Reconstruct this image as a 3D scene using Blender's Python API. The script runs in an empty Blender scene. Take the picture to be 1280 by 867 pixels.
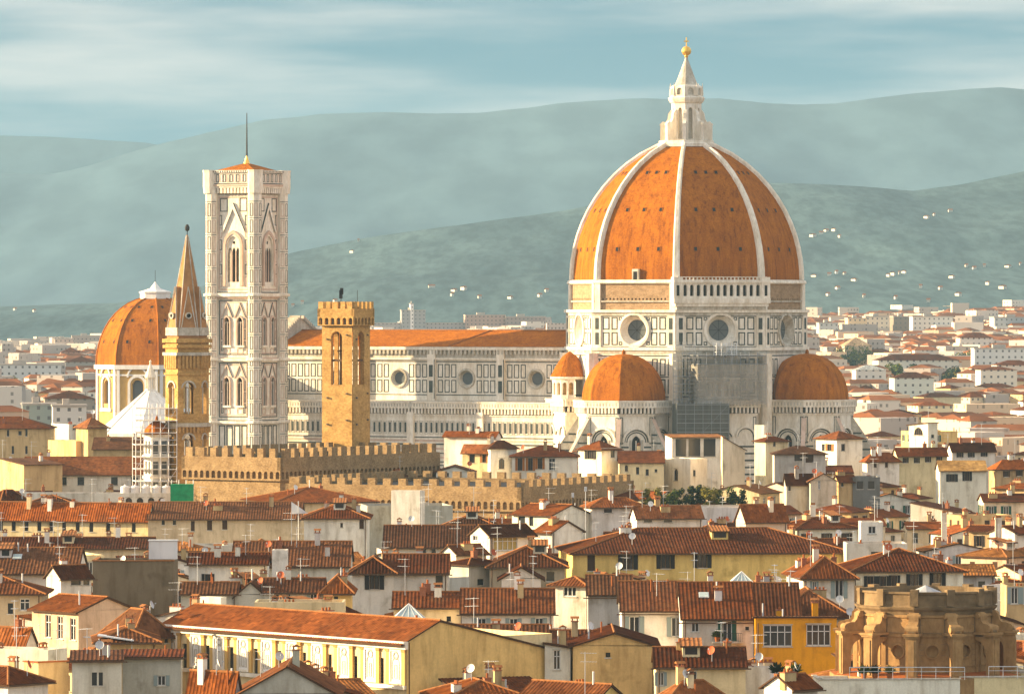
import bpy, math, random
from mathutils import Vector, Matrix
R = math.radians
random.seed(7)
sc = bpy.context.scene
C = sc.collection
# ------------------------------------------------------------------ camera, sky, sun, exposure
FPX, HX, HY, CZ = 7000.0, 640.0, 385.0, 50.0        # focal length in photo pixels, horizon row, eye height (m)
cam_d = bpy.data.cameras.new("Camera"); cam = bpy.data.objects.new("Camera", cam_d); C.objects.link(cam)
cam.location = (0, 0, CZ); cam.rotation_euler = (R(90), 0, 0)
cam_d.sensor_width = 36; cam_d.lens = FPX / 1280 * 36
cam_d.shift_y = -(433.5 - HY) / 1280
cam_d.clip_start = 1; cam_d.clip_end = 60000
sc.camera = cam
SUN_EL, SUN_AZ = 14.0, -83.0                          # azimuth from +Y, clockwise
sd = Vector((math.cos(R(SUN_EL)) * math.sin(R(SUN_AZ)), math.cos(R(SUN_EL)) * math.cos(R(SUN_AZ)), math.sin(R(SUN_EL))))
sun_d = bpy.data.lights.new("sun", 'SUN'); sun = bpy.data.objects.new("sun", sun_d); C.objects.link(sun)
sun_d.energy = 5.0; sun_d.angle = R(0.5); sun_d.color = (1.0, 0.765, 0.45)
sun.rotation_euler = (-sd).to_track_quat('-Z', 'Y').to_euler()
world = bpy.data.worlds.new("World"); sc.world = world; world.use_nodes = True
SKY_STRENGTH = 0.09
HIGH, VEIL, STREAK = (6.0, 5.2, 4.3), (.30, .95, 1.36), (3.5, 3.2, 3.0)
def build_world():
    nt = world.node_tree; nt.nodes.clear(); N = nt.nodes.new; L = nt.links.new
    out = N('ShaderNodeOutputWorld'); bg = N('ShaderNodeBackground'); bg.inputs[1].default_value = SKY_STRENGTH
    sky = N('ShaderNodeTexSky'); sky.sky_type = 'NISHITA'; sky.sun_disc = False
    sky.sun_elevation = R(SUN_EL); sky.sun_rotation = R(SUN_AZ)
    sky.air_density = 1.0; sky.dust_density = 1.2; sky.ozone_density = 1.6; sky.altitude = 100
    tc = N('ShaderNodeTexCoord'); G = tc.outputs['Generated']
    def mth(op, a, b=None):
        m = N('ShaderNodeMath'); m.operation = op; m.use_clamp = False
        for k, v in enumerate((a, b)):
            if v is None: continue
            if isinstance(v, (int, float)): m.inputs[k].default_value = v
            else: L(v, m.inputs[k])
        return m.outputs[0]
    def clouds(scale, loc, rot, lo, hi, detail):
        mp = N('ShaderNodeMapping'); mp.inputs['Scale'].default_value = scale; mp.inputs['Location'].default_value = loc; mp.inputs['Rotation'].default_value = rot
        ns = N('ShaderNodeTexNoise'); ns.inputs['Scale'].default_value = 1.0; ns.inputs['Detail'].default_value = detail; ns.inputs['Roughness'].default_value = .52
        L(G, mp.inputs['Vector']); L(mp.outputs[0], ns.inputs['Vector'])
        mr = N('ShaderNodeMapRange'); mr.interpolation_type = 'SMOOTHSTEP'; mr.inputs['From Min'].default_value = lo; mr.inputs['From Max'].default_value = hi
        L(ns.outputs['Fac'], mr.inputs['Value']); return mr.outputs[0]
    def mixc(f, a, b):
        mx = N('ShaderNodeMixRGB')
        for k, v in enumerate((f, a, b)):
            if isinstance(v, (int, float)): mx.inputs[k].default_value = v
            elif isinstance(v, tuple): mx.inputs[k].default_value = (*v, 1)
            else: L(v, mx.inputs[k])
        return mx.outputs[0]
    sep = N('ShaderNodeSeparateXYZ'); L(G, sep.inputs[0]); z = sep.outputs[2]
    # unseen bright cloud overhead, added to lift the shade, a dimmer teal veil with pale streaks low down
    high = mixc(mth('MULTIPLY', clouds((2.2, 2.2, 5), (4.2, 1, 0), (0, 0, 0), .36, .60, 5), .75), sky.outputs[0], HIGH)
    low = mixc(mth('MULTIPLY', clouds((7, 3, 62), (3.1, 0, 2.2), (0, R(4), 0), .38, .66, 5), .8), VEIL, STREAK)
    mr = N('ShaderNodeMapRange'); mr.interpolation_type = 'SMOOTHSTEP'; mr.inputs['From Min'].default_value = .06; mr.inputs['From Max'].default_value = .22; L(z, mr.inputs['Value'])
    L(mixc(mr.outputs[0], low, high), bg.inputs[0]); L(bg.outputs[0], out.inputs[0])
build_world()
sc.view_settings.view_transform = 'Standard'; sc.view_settings.look = 'None'
sc.view_settings.gamma = 1; sc.view_settings.use_curve_mapping = False
sc.view_settings.exposure = 1.78
sc.render.engine = 'CYCLES'
sc.cycles.use_denoising = True; sc.cycles.max_bounces = 6; sc.cycles.diffuse_bounces = 3; sc.cycles.glossy_bounces = 2
sc.cycles.volume_bounces = 1; sc.cycles.transparent_max_bounces = 12; sc.cycles.sample_clamp_indirect = 4

# ------------------------------------------------------------------ helpers
def P(px, py, Y): return Vector(((px - HX) / FPX * Y, Y, CZ - (py - HY) / FPX * Y))
def zat(py, Y): return CZ - (py - HY) / FPX * Y
def px_of(v): return HX + FPX * v[0] / v[1]
def py_of(v): return HY + FPX * (CZ - v[2]) / v[1]
MATS = {}
class MB:
    def __init__(s): s.v = []; s.f = []; s.m = []; s.uv = {}; s.names = []; s.smooth = set()
    def mi(s, m):
        if m not in s.names: s.names.append(m)
        return s.names.index(m)
    def face(s, pts, m, uvs=None, smooth=False):
        i = len(s.v); s.v.extend([tuple(p) for p in pts]); s.f.append(tuple(range(i, i + len(pts)))); s.m.append(s.mi(m))
        if uvs: s.uv[len(s.f) - 1] = uvs
        if smooth: s.smooth.add(len(s.f) - 1)
    def box(s, x0, x1, y0, y1, z0, z1, m, T=None):
        p = [Vector((x, y, z)) for z in (z0, z1) for y in (y0, y1) for x in (x0, x1)]
        if T is not None: p = [T @ q for q in p]
        for q in ((0, 1, 5, 4), (1, 3, 7, 5), (3, 2, 6, 7), (2, 0, 4, 6), (4, 5, 7, 6), (2, 3, 1, 0)):
            s.face([p[k] for k in q], m)
    def fbox(s, F, u0, u1, z0, z1, d0, d1, m):
        p = [F(u, z, d) for z in (z0, z1) for d in (d1, d0) for u in (u0, u1)]
        for q in ((0, 1, 5, 4), (1, 3, 7, 5), (3, 2, 6, 7), (2, 0, 4, 6), (4, 5, 7, 6), (2, 3, 1, 0)):
            s.face([p[k] for k in q], m)
    def tube(s, a, b, r, m, n=6, r2=None, caps=True):
        a = Vector(a); b = Vector(b); d = (b - a).normalized(); r2 = r if r2 is None else r2
        e = d.orthogonal().normalized(); g = d.cross(e)
        A = [a + (e * math.cos(2 * math.pi * k / n) + g * math.sin(2 * math.pi * k / n)) * r for k in range(n)]
        B = [b + (e * math.cos(2 * math.pi * k / n) + g * math.sin(2 * math.pi * k / n)) * r2 for k in range(n)]
        for k in range(n): s.face([A[k], A[(k + 1) % n], B[(k + 1) % n], B[k]], m, smooth=n > 7)
        if caps: s.face(A[::-1], m); s.face(B, m)
    def lathe(s, prof, m, n=24, c=(0, 0), rot=0, a0=0, a1=360, smooth=False):
        full = abs(a1 - a0) >= 359.9; ks = n if full else n + 1
        ring = []
        for r, z in prof:
            ring.append([(c[0] + r * math.cos(R(rot + a0 + (a1 - a0) * k / n)), c[1] + r * math.sin(R(rot + a0 + (a1 - a0) * k / n)), z) for k in range(ks)])
        for i in range(len(prof) - 1):
            for k in range(n):
                k2 = (k + 1) % ks
                q = [ring[i][k], ring[i][k2], ring[i + 1][k2], ring[i + 1][k]]
                if prof[i][0] < 1e-4: q = q[1:]
                elif prof[i + 1][0] < 1e-4: q = q[:3]
                s.face(q, m, smooth=smooth)
    def prism(s, poly, z0, z1, m, T=None, cap=True):
        T = T or (lambda x, y, z: Vector((x, y, z)))
        n = len(poly)
        for k in range(n):
            a, b = poly[k], poly[(k + 1) % n]
            s.face([T(a[0], a[1], z0), T(b[0], b[1], z0), T(b[0], b[1], z1), T(a[0], a[1], z1)], m)
        if cap:
            s.face([T(p[0], p[1], z1) for p in poly], m); s.face([T(p[0], p[1], z0) for p in poly][::-1], m)
    def build(s, name, parent=None, loc=None, rot=None, mesh_only=False):
        me = bpy.data.meshes.new(name)
        me.from_pydata(s.v, [], s.f)
        for nme in s.names: me.materials.append(MATS[nme])
        me.polygons.foreach_set('material_index', s.m)
        if s.uv:
            ul = me.uv_layers.new(name='UVMap')
            for fi, uvs in s.uv.items():
                p = me.polygons[fi]
                for k, li in enumerate(p.loop_indices): ul.data[li].uv = uvs[k]
        if s.smooth:
            for fi in s.smooth: me.polygons[fi].use_smooth = True
        me.update()
        if mesh_only: return me
        return obj(name, me, parent, loc, rot)
def obj(name, me, parent=None, loc=None, rot=None):
    o = bpy.data.objects.new(name, me); C.objects.link(o)
    if parent is not None: o.parent = parent
    if loc is not None: o.location = loc
    if rot is not None: o.rotation_euler = (0, 0, rot)
    return o
LABELS = {}
def tag(o, label, cat, group=None, kind=None):
    o['label'] = label; o['category'] = cat
    if group: o['group'] = group
    if kind: o['kind'] = kind
    return o
def thing(name, label, cat, loc=(0, 0, 0), rotz=0, group=None):
    o = bpy.data.objects.new(name, None); C.objects.link(o); o.empty_display_size = 1
    o.location = loc; o.rotation_euler = (0, 0, rotz)
    return tag(o, label, cat, group)
def copy_tree(o, parent=None):
    c = o.copy(); C.objects.link(c)
    if parent is not None: c.parent = parent
    for ch in list(o.children): copy_tree(ch, c)
    return c
def Fr(o, u, n):
    o = Vector(o); u = Vector(u).normalized(); n = Vector(n).normalized()
    return lambda a, z, d=0.0: Vector((o.x + u.x * a + n.x * d, o.y + u.y * a + n.y * d, o.z + z))
def frame_lines(mb, F, u0, u1, z0, z1, m, t=.28, d=.06):
    mb.fbox(F, u0, u1, z0, z0 + t, .01, d, m); mb.fbox(F, u0, u1, z1 - t, z1, .01, d, m)
    mb.fbox(F, u0, u0 + t, z0 + t, z1 - t, .01, d, m); mb.fbox(F, u1 - t, u1, z0 + t, z1 - t, .01, d, m)
def wall_holes(mb, F, u0, u1, z0, z1, holes, m, depth=.25, rm=None, back=None):
    us = sorted(set([u0, u1] + [min(max(h[k], u0), u1) for h in holes for k in (0, 1)]))
    zs = sorted(set([z0, z1] + [min(max(h[k], z0), z1) for h in holes for k in (2, 3)]))
    for i in range(len(us) - 1):
        run = None
        for j in range(len(zs) - 1):
            cu = (us[i] + us[i + 1]) / 2; cz = (zs[j] + zs[j + 1]) / 2
            inh = any(h[0] < cu < h[1] and h[2] < cz < h[3] for h in holes)
            if not inh:
                if run is None: run = zs[j]
            if (inh or j == len(zs) - 2) and run is not None:
                top = zs[j] if inh else zs[j + 1]
                mb.face([F(us[i], run), F(us[i + 1], run), F(us[i + 1], top), F(us[i], top)], m); run = None
    rm = rm or m
    for h in holes:
        a, b, c, e = h[:4]
        mb.face([F(a, c), F(a, e), F(a, e, -depth), F(a, c, -depth)], rm); mb.face([F(b, e), F(b, c), F(b, c, -depth), F(b, e, -depth)], rm)
        mb.face([F(b, c), F(a, c), F(a, c, -depth), F(b, c, -depth)], rm); mb.face([F(a, e), F(b, e), F(b, e, -depth), F(a, e, -depth)], rm)
        if back: mb.face([F(a, c, -depth), F(b, c, -depth), F(b, e, -depth), F(a, e, -depth)], back)
def arch_pts(u0, u1, zs, zt, pointed=False, n=8):
    uc = (u0 + u1) / 2; w = (u1 - u0) / 2; h = zt - zs; pts = []
    for k in range(2 * n + 1):
        t = k / (2 * n)
        if pointed:
            x = abs(2 * t - 1); pts.append((uc + (2 * t - 1) * w, zs + h * math.sin(math.acos(min(1, (1 + x) / 2))) / .8660254))
        else:
            an = math.pi * (1 - t); pts.append((uc + w * math.cos(an), zs + h * math.sin(an)))
    return pts
def arch_fill(mb, F, u0, u1, zs, zt, m, depth=.25, pointed=False, n=6, d0=0.0):
    p = arch_pts(u0, u1, zs, zt, pointed, n); k = len(p) // 2
    for i in range(k): mb.face([F(u0, zt, d0), F(*p[i], d0), F(*p[i + 1], d0)], m)
    for i in range(k, 2 * k): mb.face([F(u1, zt, d0), F(*p[i], d0), F(*p[i + 1], d0)], m)
    for i in range(2 * k): mb.face([F(*p[i + 1], d0), F(*p[i], d0), F(*p[i], d0 - depth), F(*p[i + 1], d0 - depth)], m)
def arcade(mb, F, u0, u1, z0, z1, n, frac, zb, m, depth=.5, back='dark', pointed=False):
    p = (u1 - u0) / n; holes = []
    for k in range(n):
        c = u0 + (k + .5) * p; w = p * frac / 2
        holes.append((c - w, c + w, z0 + zb, z1 - .12 * (z1 - z0)))
    wall_holes(mb, F, u0, u1, z0, z1, holes, m, depth, back=back)
    for h in holes:
        zt = h[3]; zs = zt - (h[1] - h[0]) * (.62 if pointed else .5)
        arch_fill(mb, F, h[0], h[1], max(zs, h[2]), zt, m, depth, pointed, 4)
def ring_arch(mb, F, uc, zs, r, t, m, d=.15, n=12, pointed=False, z0=None):
    a = arch_pts(uc - r, uc + r, zs, zs + r * (1.25 if pointed else 1), pointed, n // 2); r2 = r - t
    b = arch_pts(uc - r2, uc + r2, zs, zs + r2 * (1.25 if pointed else 1), pointed, n // 2)
    for i in range(len(a) - 1):
        mb.face([F(*b[i], d), F(*b[i + 1], d), F(*a[i + 1], d), F(*a[i], d)], m)
        mb.face([F(*a[i], d), F(*a[i + 1], d), F(*a[i + 1], 0), F(*a[i], 0)], m)
        mb.face([F(*b[i + 1], d), F(*b[i], d), F(*b[i], 0), F(*b[i + 1], 0)], m)
    if z0 is not None:
        mb.fbox(F, uc - r, uc - r2, z0, zs, 0, d, m); mb.fbox(F, uc + r2, uc + r, z0, zs, 0, d, m)
def wall_circle(mb, F, u0, u1, z0, z1, cu, cz, r, m, n=32):
    s = r * 1.12
    for a, b, c, e in ((u0, cu - s, z0, z1), (cu + s, u1, z0, z1), (cu - s, cu + s, z0, cz - s), (cu - s, cu + s, cz + s, z1)):
        if b - a > 1e-3 and e - c > 1e-3: mb.face([F(a, c), F(b, c), F(b, e), F(a, e)], m)
    for k in range(n):
        q = []
        for t in (k, k + 1):
            an = 2 * math.pi * t / n + math.pi / 4; x, z = math.cos(an), math.sin(an); g = max(abs(x), abs(z))
            q.append(((cu + r * x, cz + r * z), (cu + s * x / g, cz + s * z / g)))
        mb.face([F(*q[0][0]), F(*q[0][1]), F(*q[1][1]), F(*q[1][0])], m)
def lathe_f(mb, F, cu, cz, prof, m, n=32, smooth=True):     # prof of (radius, depth) round the face normal
    for i in range(len(prof) - 1):
        for k in range(n):
            a, b = 2 * math.pi * k / n, 2 * math.pi * (k + 1) / n
            (r0, d0), (r1, d1) = prof[i], prof[i + 1]
            q = [F(cu + r0 * math.cos(a), cz + r0 * math.sin(a), d0), F(cu + r0 * math.cos(b), cz + r0 * math.sin(b), d0),
                 F(cu + r1 * math.cos(b), cz + r1 * math.sin(b), d1), F(cu + r1 * math.cos(a), cz + r1 * math.sin(a), d1)]
            if r1 < 1e-4: q = q[:3]
            mb.face(q, m, smooth=smooth)
def disc_f(mb, F, cu, cz, r, d, m, n=28):
    mb.face([F(cu + r * math.cos(2 * math.pi * k / n), cz + r * math.sin(2 * math.pi * k / n), d) for k in range(n)], m)

# ------------------------------------------------------------------ materials
def mat(name, col, rough=.85, noise=(), bump=None, objcol=False, metal=0, coords='Object', spec=.06, alpha=1.0, extra=None):
    """noise: list of (scale xyz, lo colour mult, hi colour mult, lo pos, hi pos, detail)"""
    m = bpy.data.materials.new(name); m.use_nodes = True; MATS[name] = m
    nt = m.node_tree; N = nt.nodes.new; L = nt.links.new
    b = nt.nodes['Principled BSDF']; b.inputs['Roughness'].default_value = rough; b.inputs['Metallic'].default_value = metal
    b.inputs['Specular IOR Level'].default_value = spec
    tc = N('ShaderNodeTexCoord')
    if objcol:
        oi = N('ShaderNodeObjectInfo'); src = oi.outputs['Color']
    else:
        rgb = N('ShaderNodeRGB'); rgb.outputs[0].default_value = (*col, 1); src = rgb.outputs[0]
    for (scl, lo, hi, p0, p1, det) in noise:
        mp = N('ShaderNodeMapping'); mp.inputs['Scale'].default_value = scl; L(tc.outputs[coords], mp.inputs[0])
        if coords == 'UV' or objcol:
            oi2 = N('ShaderNodeObjectInfo'); ml = N('ShaderNodeMath'); ml.operation = 'MULTIPLY'; ml.inputs[1].default_value = 57
            L(oi2.outputs['Random'], ml.inputs[0]); cx = N('ShaderNodeCombineXYZ'); L(ml.outputs[0], cx.inputs[0]); L(ml.outputs[0], cx.inputs[2])
            L(cx.outputs[0], mp.inputs['Location'])
        ns = N('ShaderNodeTexNoise'); ns.inputs['Scale'].default_value = 1; ns.inputs['Detail'].default_value = det; ns.inputs['Roughness'].default_value = .6
        L(mp.outputs[0], ns.inputs[0])
        rp = N('ShaderNodeValToRGB'); rp.color_ramp.elements[0].position = p0; rp.color_ramp.elements[1].position = p1
        rp.color_ramp.elements[0].color = (*lo, 1); rp.color_ramp.elements[1].color = (*hi, 1); L(ns.outputs['Fac'], rp.inputs[0])
        mx = N('ShaderNodeMixRGB'); mx.blend_type = 'MULTIPLY'; mx.inputs[0].default_value = 1; L(src, mx.inputs[1]); L(rp.outputs[0], mx.inputs[2]); src = mx.outputs[0]
    if extra: src = extra(nt, tc, src, b)
    L(src, b.inputs['Base Color'])
    if bump:
        scl, st, dist = bump
        mp = N('ShaderNodeMapping'); mp.inputs['Scale'].default_value = scl; L(tc.outputs[coords], mp.inputs[0])
        ns = N('ShaderNodeTexNoise'); ns.inputs['Scale'].default_value = 1; ns.inputs['Detail'].default_value = 3; L(mp.outputs[0], ns.inputs[0])
        bp = N('ShaderNodeBump'); bp.inputs['Strength'].default_value = st; bp.inputs['Distance'].default_value = dist
        L(ns.outputs['Fac'], bp.inputs['Height']); L(bp.outputs[0], b.inputs['Normal'])
    if alpha < 1: b.inputs['Alpha'].default_value = alpha
    return m
def g(v): return (v, v, v)
mat('marble', (.85, .80, .71), .7, [((.5, .5, .12), (.80, .75, .68), (1, .99, .98), .35, .6, 4), ((2.2, 2.2, .8), (.86, .83, .78), (1.04, 1.03, 1), .35, .65, 3)])
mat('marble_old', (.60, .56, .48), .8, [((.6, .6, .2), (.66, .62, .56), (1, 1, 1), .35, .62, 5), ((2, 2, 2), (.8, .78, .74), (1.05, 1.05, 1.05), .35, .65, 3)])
mat('marble_pink', (.62, .45, .35), .7, [((.8, .8, .3), (.8, .78, .74), (1, 1, 1), .35, .6, 4)])
mat('green', (.075, .085, .075), .7, [((1, 1, 1), (.7, .7, .7), (1.2, 1.2, 1.2), .3, .7, 3)])
mat('roughbrick', (.42, .30, .18), .9, [((.6, .6, 1.2), (.65, .6, .55), (1.05, 1, 1), .3, .65, 5), ((3, 3, 6), (.75, .72, .7), (1.1, 1.1, 1.1), .3, .7, 3)], bump=((2, 2, 4), .5, .3))
mat('dometile', (.41, .136, .008), .85, [((.55, .55, .10), (.72, .66, .62), (1.05, 1.05, 1.05), .3, .62, 5), ((2.6, 2.6, 2.6), (.72, .66, .62), (1.14, 1.14, 1.14), .3, .7, 4), ((1.3, 1.3, .05), (.62, .56, .52), (1.04, 1.04, 1.04), .30, .5, 4), ((.08, .08, .06), (.86, .82, .8), (1.05, 1.05, 1.05), .3, .7, 2)], bump=((4, 4, 4), .4, .2))
mat('dark', (.025, .022, .02), .6)
mat('glass', (.03, .032, .034), .12, spec=.5)
mat('glass_grey', (.10, .11, .11), .3, spec=.5)
mat('gold', (.85, .52, .12), .3, metal=.7)
mat('lead', (.42, .42, .42), .6, [((1, 1, 1), (.8, .8, .8), (1.1, 1.1, 1.1), .3, .7, 3)])
mat('iron', (.05, .048, .045), .6)
mat('steel', (.34, .35, .36), .45, metal=.4)
mat('galv', (.55, .56, .56), .5, [((1, 1, 1), (.8, .8, .8), (1.1, 1.1, 1.1), .3, .7, 3)])
mat('plain_yellow', (.62, .40, .14), .85, [((.4, .4, .3), (.85, .82, .78), (1.03, 1.03, 1.02), .35, .65, 3)])
mat('whitepaint', (.78, .76, .72), .6, [((.8, .8, .4), (.85, .84, .82), (1, 1, 1), .35, .6, 3)])
mat('ochrestone', (.54, .335, .125), .9, [((.35, .35, .5), (.72, .68, .62), (1.06, 1.05, 1.02), .3, .65, 5), ((1.8, 1.8, 2.6), (.68, .64, .6), (1.15, 1.14, 1.1), .3, .7, 4)], bump=((2.6, 2.6, 4), .4, .12))
mat('pietraforte', (.36, .25, .135), .9, [((.4, .4, .5), (.66, .62, .58), (1.06, 1.05, 1.02), .3, .65, 5), ((2.5, 2.5, 4), (.66, .62, .58), (1.15, 1.14, 1.1), .3, .7, 3)], bump=((2.6, 2.6, 4), .4, .12))
mat('churchstone', (.38, .235, .105), .85, [((.4, .4, .3), (.80, .77, .74), (1.05, 1.03, 1), .3, .62, 5), ((2.2, 2.2, 1.2), (.75, .72, .68), (1.1, 1.1, 1.08), .3, .7, 3)], bump=((6, 6, 6), .3, .04))
mat('weatherstone', (.22, .155, .085), .85, [((.6, .6, .6), (.55, .52, .5), (1.2, 1.15, 1.1), .3, .65, 5)], bump=((3, 3, 3), .3, .1))
mat('darkstone_and_shade', (.17, .14, .11), .85, [((.8, .8, .8), (.6, .6, .6), (1.2, 1.15, 1.1), .3, .7, 4)], bump=((3, 3, 3), .3, .1))
mat('brickspire', (.42, .22, .09), .9, [((.8, .8, .5), (.7, .66, .62), (1.05, 1.05, 1.05), .3, .65, 4)])
mat('plaster', (1, 1, 1), .9, [((.16, .16, .10), (.76, .73, .68), (1.04, 1.03, 1.0), .35, .6, 5), ((.9, .9, .16), (.70, .66, .60), (1.03, 1.03, 1.02), .30, .52, 6), ((.35, .35, .35), (.70, .68, .64), (1, 1, 1), .30, .42, 3), ((5, 5, 5), (.93, .93, .93), (1.04, 1.04, 1.04), .3, .7, 2)], objcol=True, bump=((2.5, 2.5, 2.5), .25, .06))
mat('plain', (1, 1, 1), .85, [((.8, .8, .5), (.85, .83, .8), (1.03, 1.03, 1.02), .35, .65, 3)], objcol=True)
def tile_extra(nt, tc, src, b):        # rows of laid tiles: each tile its own tone
    N = nt.nodes.new; L = nt.links.new
    mp = N('ShaderNodeMapping'); mp.inputs['Scale'].default_value = (1 / .48, 1 / .42, 1); L(tc.outputs['UV'], mp.inputs[0])
    fl = N('ShaderNodeVectorMath'); fl.operation = 'FLOOR'; L(mp.outputs[0], fl.inputs[0])
    wn = N('ShaderNodeTexWhiteNoise'); wn.noise_dimensions = '2D'; L(fl.outputs[0], wn.inputs['Vector'])
    rp = N('ShaderNodeValToRGB'); e = rp.color_ramp.elements; e[0].position = 0; e[0].color = (.55, .52, .52, 1); e[1].position = 1; e[1].color = (1.5, 1.55, 1.6, 1)
    n2 = e.new(.5); n2.color = (1, 1, 1, 1); n3 = e.new(.9); n3.color = (1.12, 1.12, 1.12, 1)
    L(wn.outputs['Value'], rp.inputs[0])
    mx = N('ShaderNodeMixRGB'); mx.blend_type = 'MULTIPLY'; mx.inputs[0].default_value = .75; L(src, mx.inputs[1]); L(rp.outputs[0], mx.inputs[2])
    # lichen, in patches
    mp2 = N('ShaderNodeMapping'); mp2.inputs['Scale'].default_value = (.5, .5, .5); L(tc.outputs['Object'], mp2.inputs[0])
    ns = N('ShaderNodeTexNoise'); ns.inputs['Scale'].default_value = 1; ns.inputs['Detail'].default_value = 6; L(mp2.outputs[0], ns.inputs[0])
    r2 = N('ShaderNodeValToRGB'); r2.color_ramp.elements[0].position = .55; r2.color_ramp.elements[0].color = (0, 0, 0, 1); r2.color_ramp.elements[1].position = .75; r2.color_ramp.elements[1].color = (.4, .4, .4, 1)
    L(ns.outputs['Fac'], r2.inputs[0])
    m2 = N('ShaderNodeMixRGB'); L(r2.outputs[0], m2.inputs[0]); L(mx.outputs[0], m2.inputs[1]); m2.inputs[2].default_value = (.09, .052, .026, 1)
    return m2.outputs[0]
mat('tile', (1, 1, 1), .9, [((.25, .12, 1), (.66, .62, .6), (1.12, 1.12, 1.12), .3, .66, 4), ((1.6, .35, 1), (.75, .72, .7), (1.12, 1.12, 1.12), .3, .7, 3)], objcol=True, coords='UV', extra=tile_extra)
mat('oldtile', (.15, .06, .025), .9)
mat('ridgetile', (.30, .125, .045), .9, [((2.5, 2.5, 2.5), (.7, .66, .6), (1.2, 1.2, 1.2), .3, .7, 3)])
mat('brick', (.34, .14, .075), .9, [((3, 3, 6), (.7, .66, .62), (1.15, 1.12, 1.1), .3, .7, 3)])
mat('eave', (.08, .042, .022), .85)
mat('shut_brown', (.075, .042, .025), .7); mat('shut_green', (.035, .10, .07), .6); mat('shut_grey', (.26, .31, .30), .6); mat('shut_dark', (.035, .03, .027), .6)
mat('frame_white', (.72, .70, .66), .6); mat('frame_brown', (.12, .07, .04), .6); mat('shut_orange', (.36, .14, .04), .7)
mat('paving', (.34, .20, .12), .9, [((1, 1, 1), (.7, .68, .66), (1.1, 1.1, 1.1), .3, .7, 4)])
mat('terracotta', (.32, .10, .03), .8)
mat('dish_red', (.48, .12, .05), .6)
mat('foliage', (.075, .105, .022), .8, [((1.2, 1.2, 1.2), (.55, .55, .55), (1.5, 1.4, 1.3), .3, .7, 3)])
mat('foliage_yellow', (.19, .16, .028), .8, [((1.2, 1.2, 1.2), (.6, .6, .55), (1.4, 1.4, 1.3), .3, .7, 3)])
mat('foliage_dark', (.02, .036, .018), .8)
mat('bark', (.10, .07, .045), .9)
mat('net', (.50, .46, .39), .8, [((.5, .5, .15), (.7, .7, .7), (1.1, 1.1, 1.1), .3, .7, 3)], alpha=.36)
mat('net_dark', (.13, .135, .12), .8, [((.5, .5, .15), (.7, .7, .7), (1.15, 1.15, 1.15), .3, .7, 3)], alpha=.86)
mat('net_green', (.02, .34, .13), .7, [((1, 1, 1), (.7, .7, .7), (1.15, 1.15, 1.15), .3, .7, 3)], alpha=.88)
mat('sheet_white', (.70, .70, .69), .6, [((.6, .6, .2), (.8, .8, .8), (1, 1, 1), .35, .6, 4)])
mat('blue', (.03, .33, .45), .6)
mat('roofglass', (.42, .50, .48), .2, [((1, 1, 1), (.8, .8, .8), (1.1, 1.1, 1.1), .3, .7, 2)])
mat('ground', (.20, .16, .12), .95, [((.01, .01, .01), (.6, .62, .6), (1.2, 1.15, 1.1), .3, .7, 6), ((.1, .1, .1), (.75, .75, .75), (1.1, 1.1, 1.1), .3, .7, 4)])
mat('hillnear', (.050, .084, .100), .95, [((.004, .0006, .006), (.72, .75, .77), (1.3, 1.25, 1.15), .35, .62, 8), ((.018, .0016, .03), (.78, .80, .82), (1.14, 1.12, 1.09), .40, .60, 6), ((.08, .007, .12), (.75, .76, .78), (1.2, 1.2, 1.18), .4, .6, 4)])  # bluish base: part of the distance haze is put into the colour
mat('hillfar', (.062, .108, .145), .95, [((.0016, .0003, .003), (.75, .78, .8), (1.25, 1.2, 1.15), .3, .65, 8), ((.010, .001, .016), (.82, .83, .85), (1.15, 1.14, 1.12), .38, .6, 6)])  # blue of the far haze painted into the base, beside the volume
def fac_extra(nt, tc, src, b):         # rows of windows on far-off apartment blocks
    N = nt.nodes.new; L = nt.links.new
    sx = N('ShaderNodeSeparateXYZ'); L(tc.outputs['UV'], sx.inputs[0])
    def band(o, per, lo, hi):
        d = N('ShaderNodeMath'); d.operation = 'DIVIDE'; d.inputs[1].default_value = per; L(o, d.inputs[0])
        f = N('ShaderNodeMath'); f.operation = 'FRACT'; L(d.outputs[0], f.inputs[0])
        a = N('ShaderNodeMath'); a.operation = 'GREATER_THAN'; a.inputs[1].default_value = lo; L(f.outputs[0], a.inputs[0])
        c = N('ShaderNodeMath'); c.operation = 'LESS_THAN'; c.inputs[1].default_value = hi; L(f.outputs[0], c.inputs[0])
        m = N('ShaderNodeMath'); m.operation = 'MULTIPLY'; L(a.outputs[0], m.inputs[0]); L(c.outputs[0], m.inputs[1]); return m.outputs[0]
    m = N('ShaderNodeMath'); m.operation = 'MULTIPLY'; L(band(sx.outputs[0], 3.4, .36, .66), m.inputs[0]); L(band(sx.outputs[1], 3.2, .35, .70), m.inputs[1])
    mx = N('ShaderNodeMixRGB'); L(m.outputs[0], mx.inputs[0]); L(src, mx.inputs[1]); mx.inputs[2].default_value = (.16, .15, .14, 1)
    return mx.outputs[0]
mat('facade', (1, 1, 1), .85, objcol=True, coords='UV', extra=fac_extra)
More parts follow.
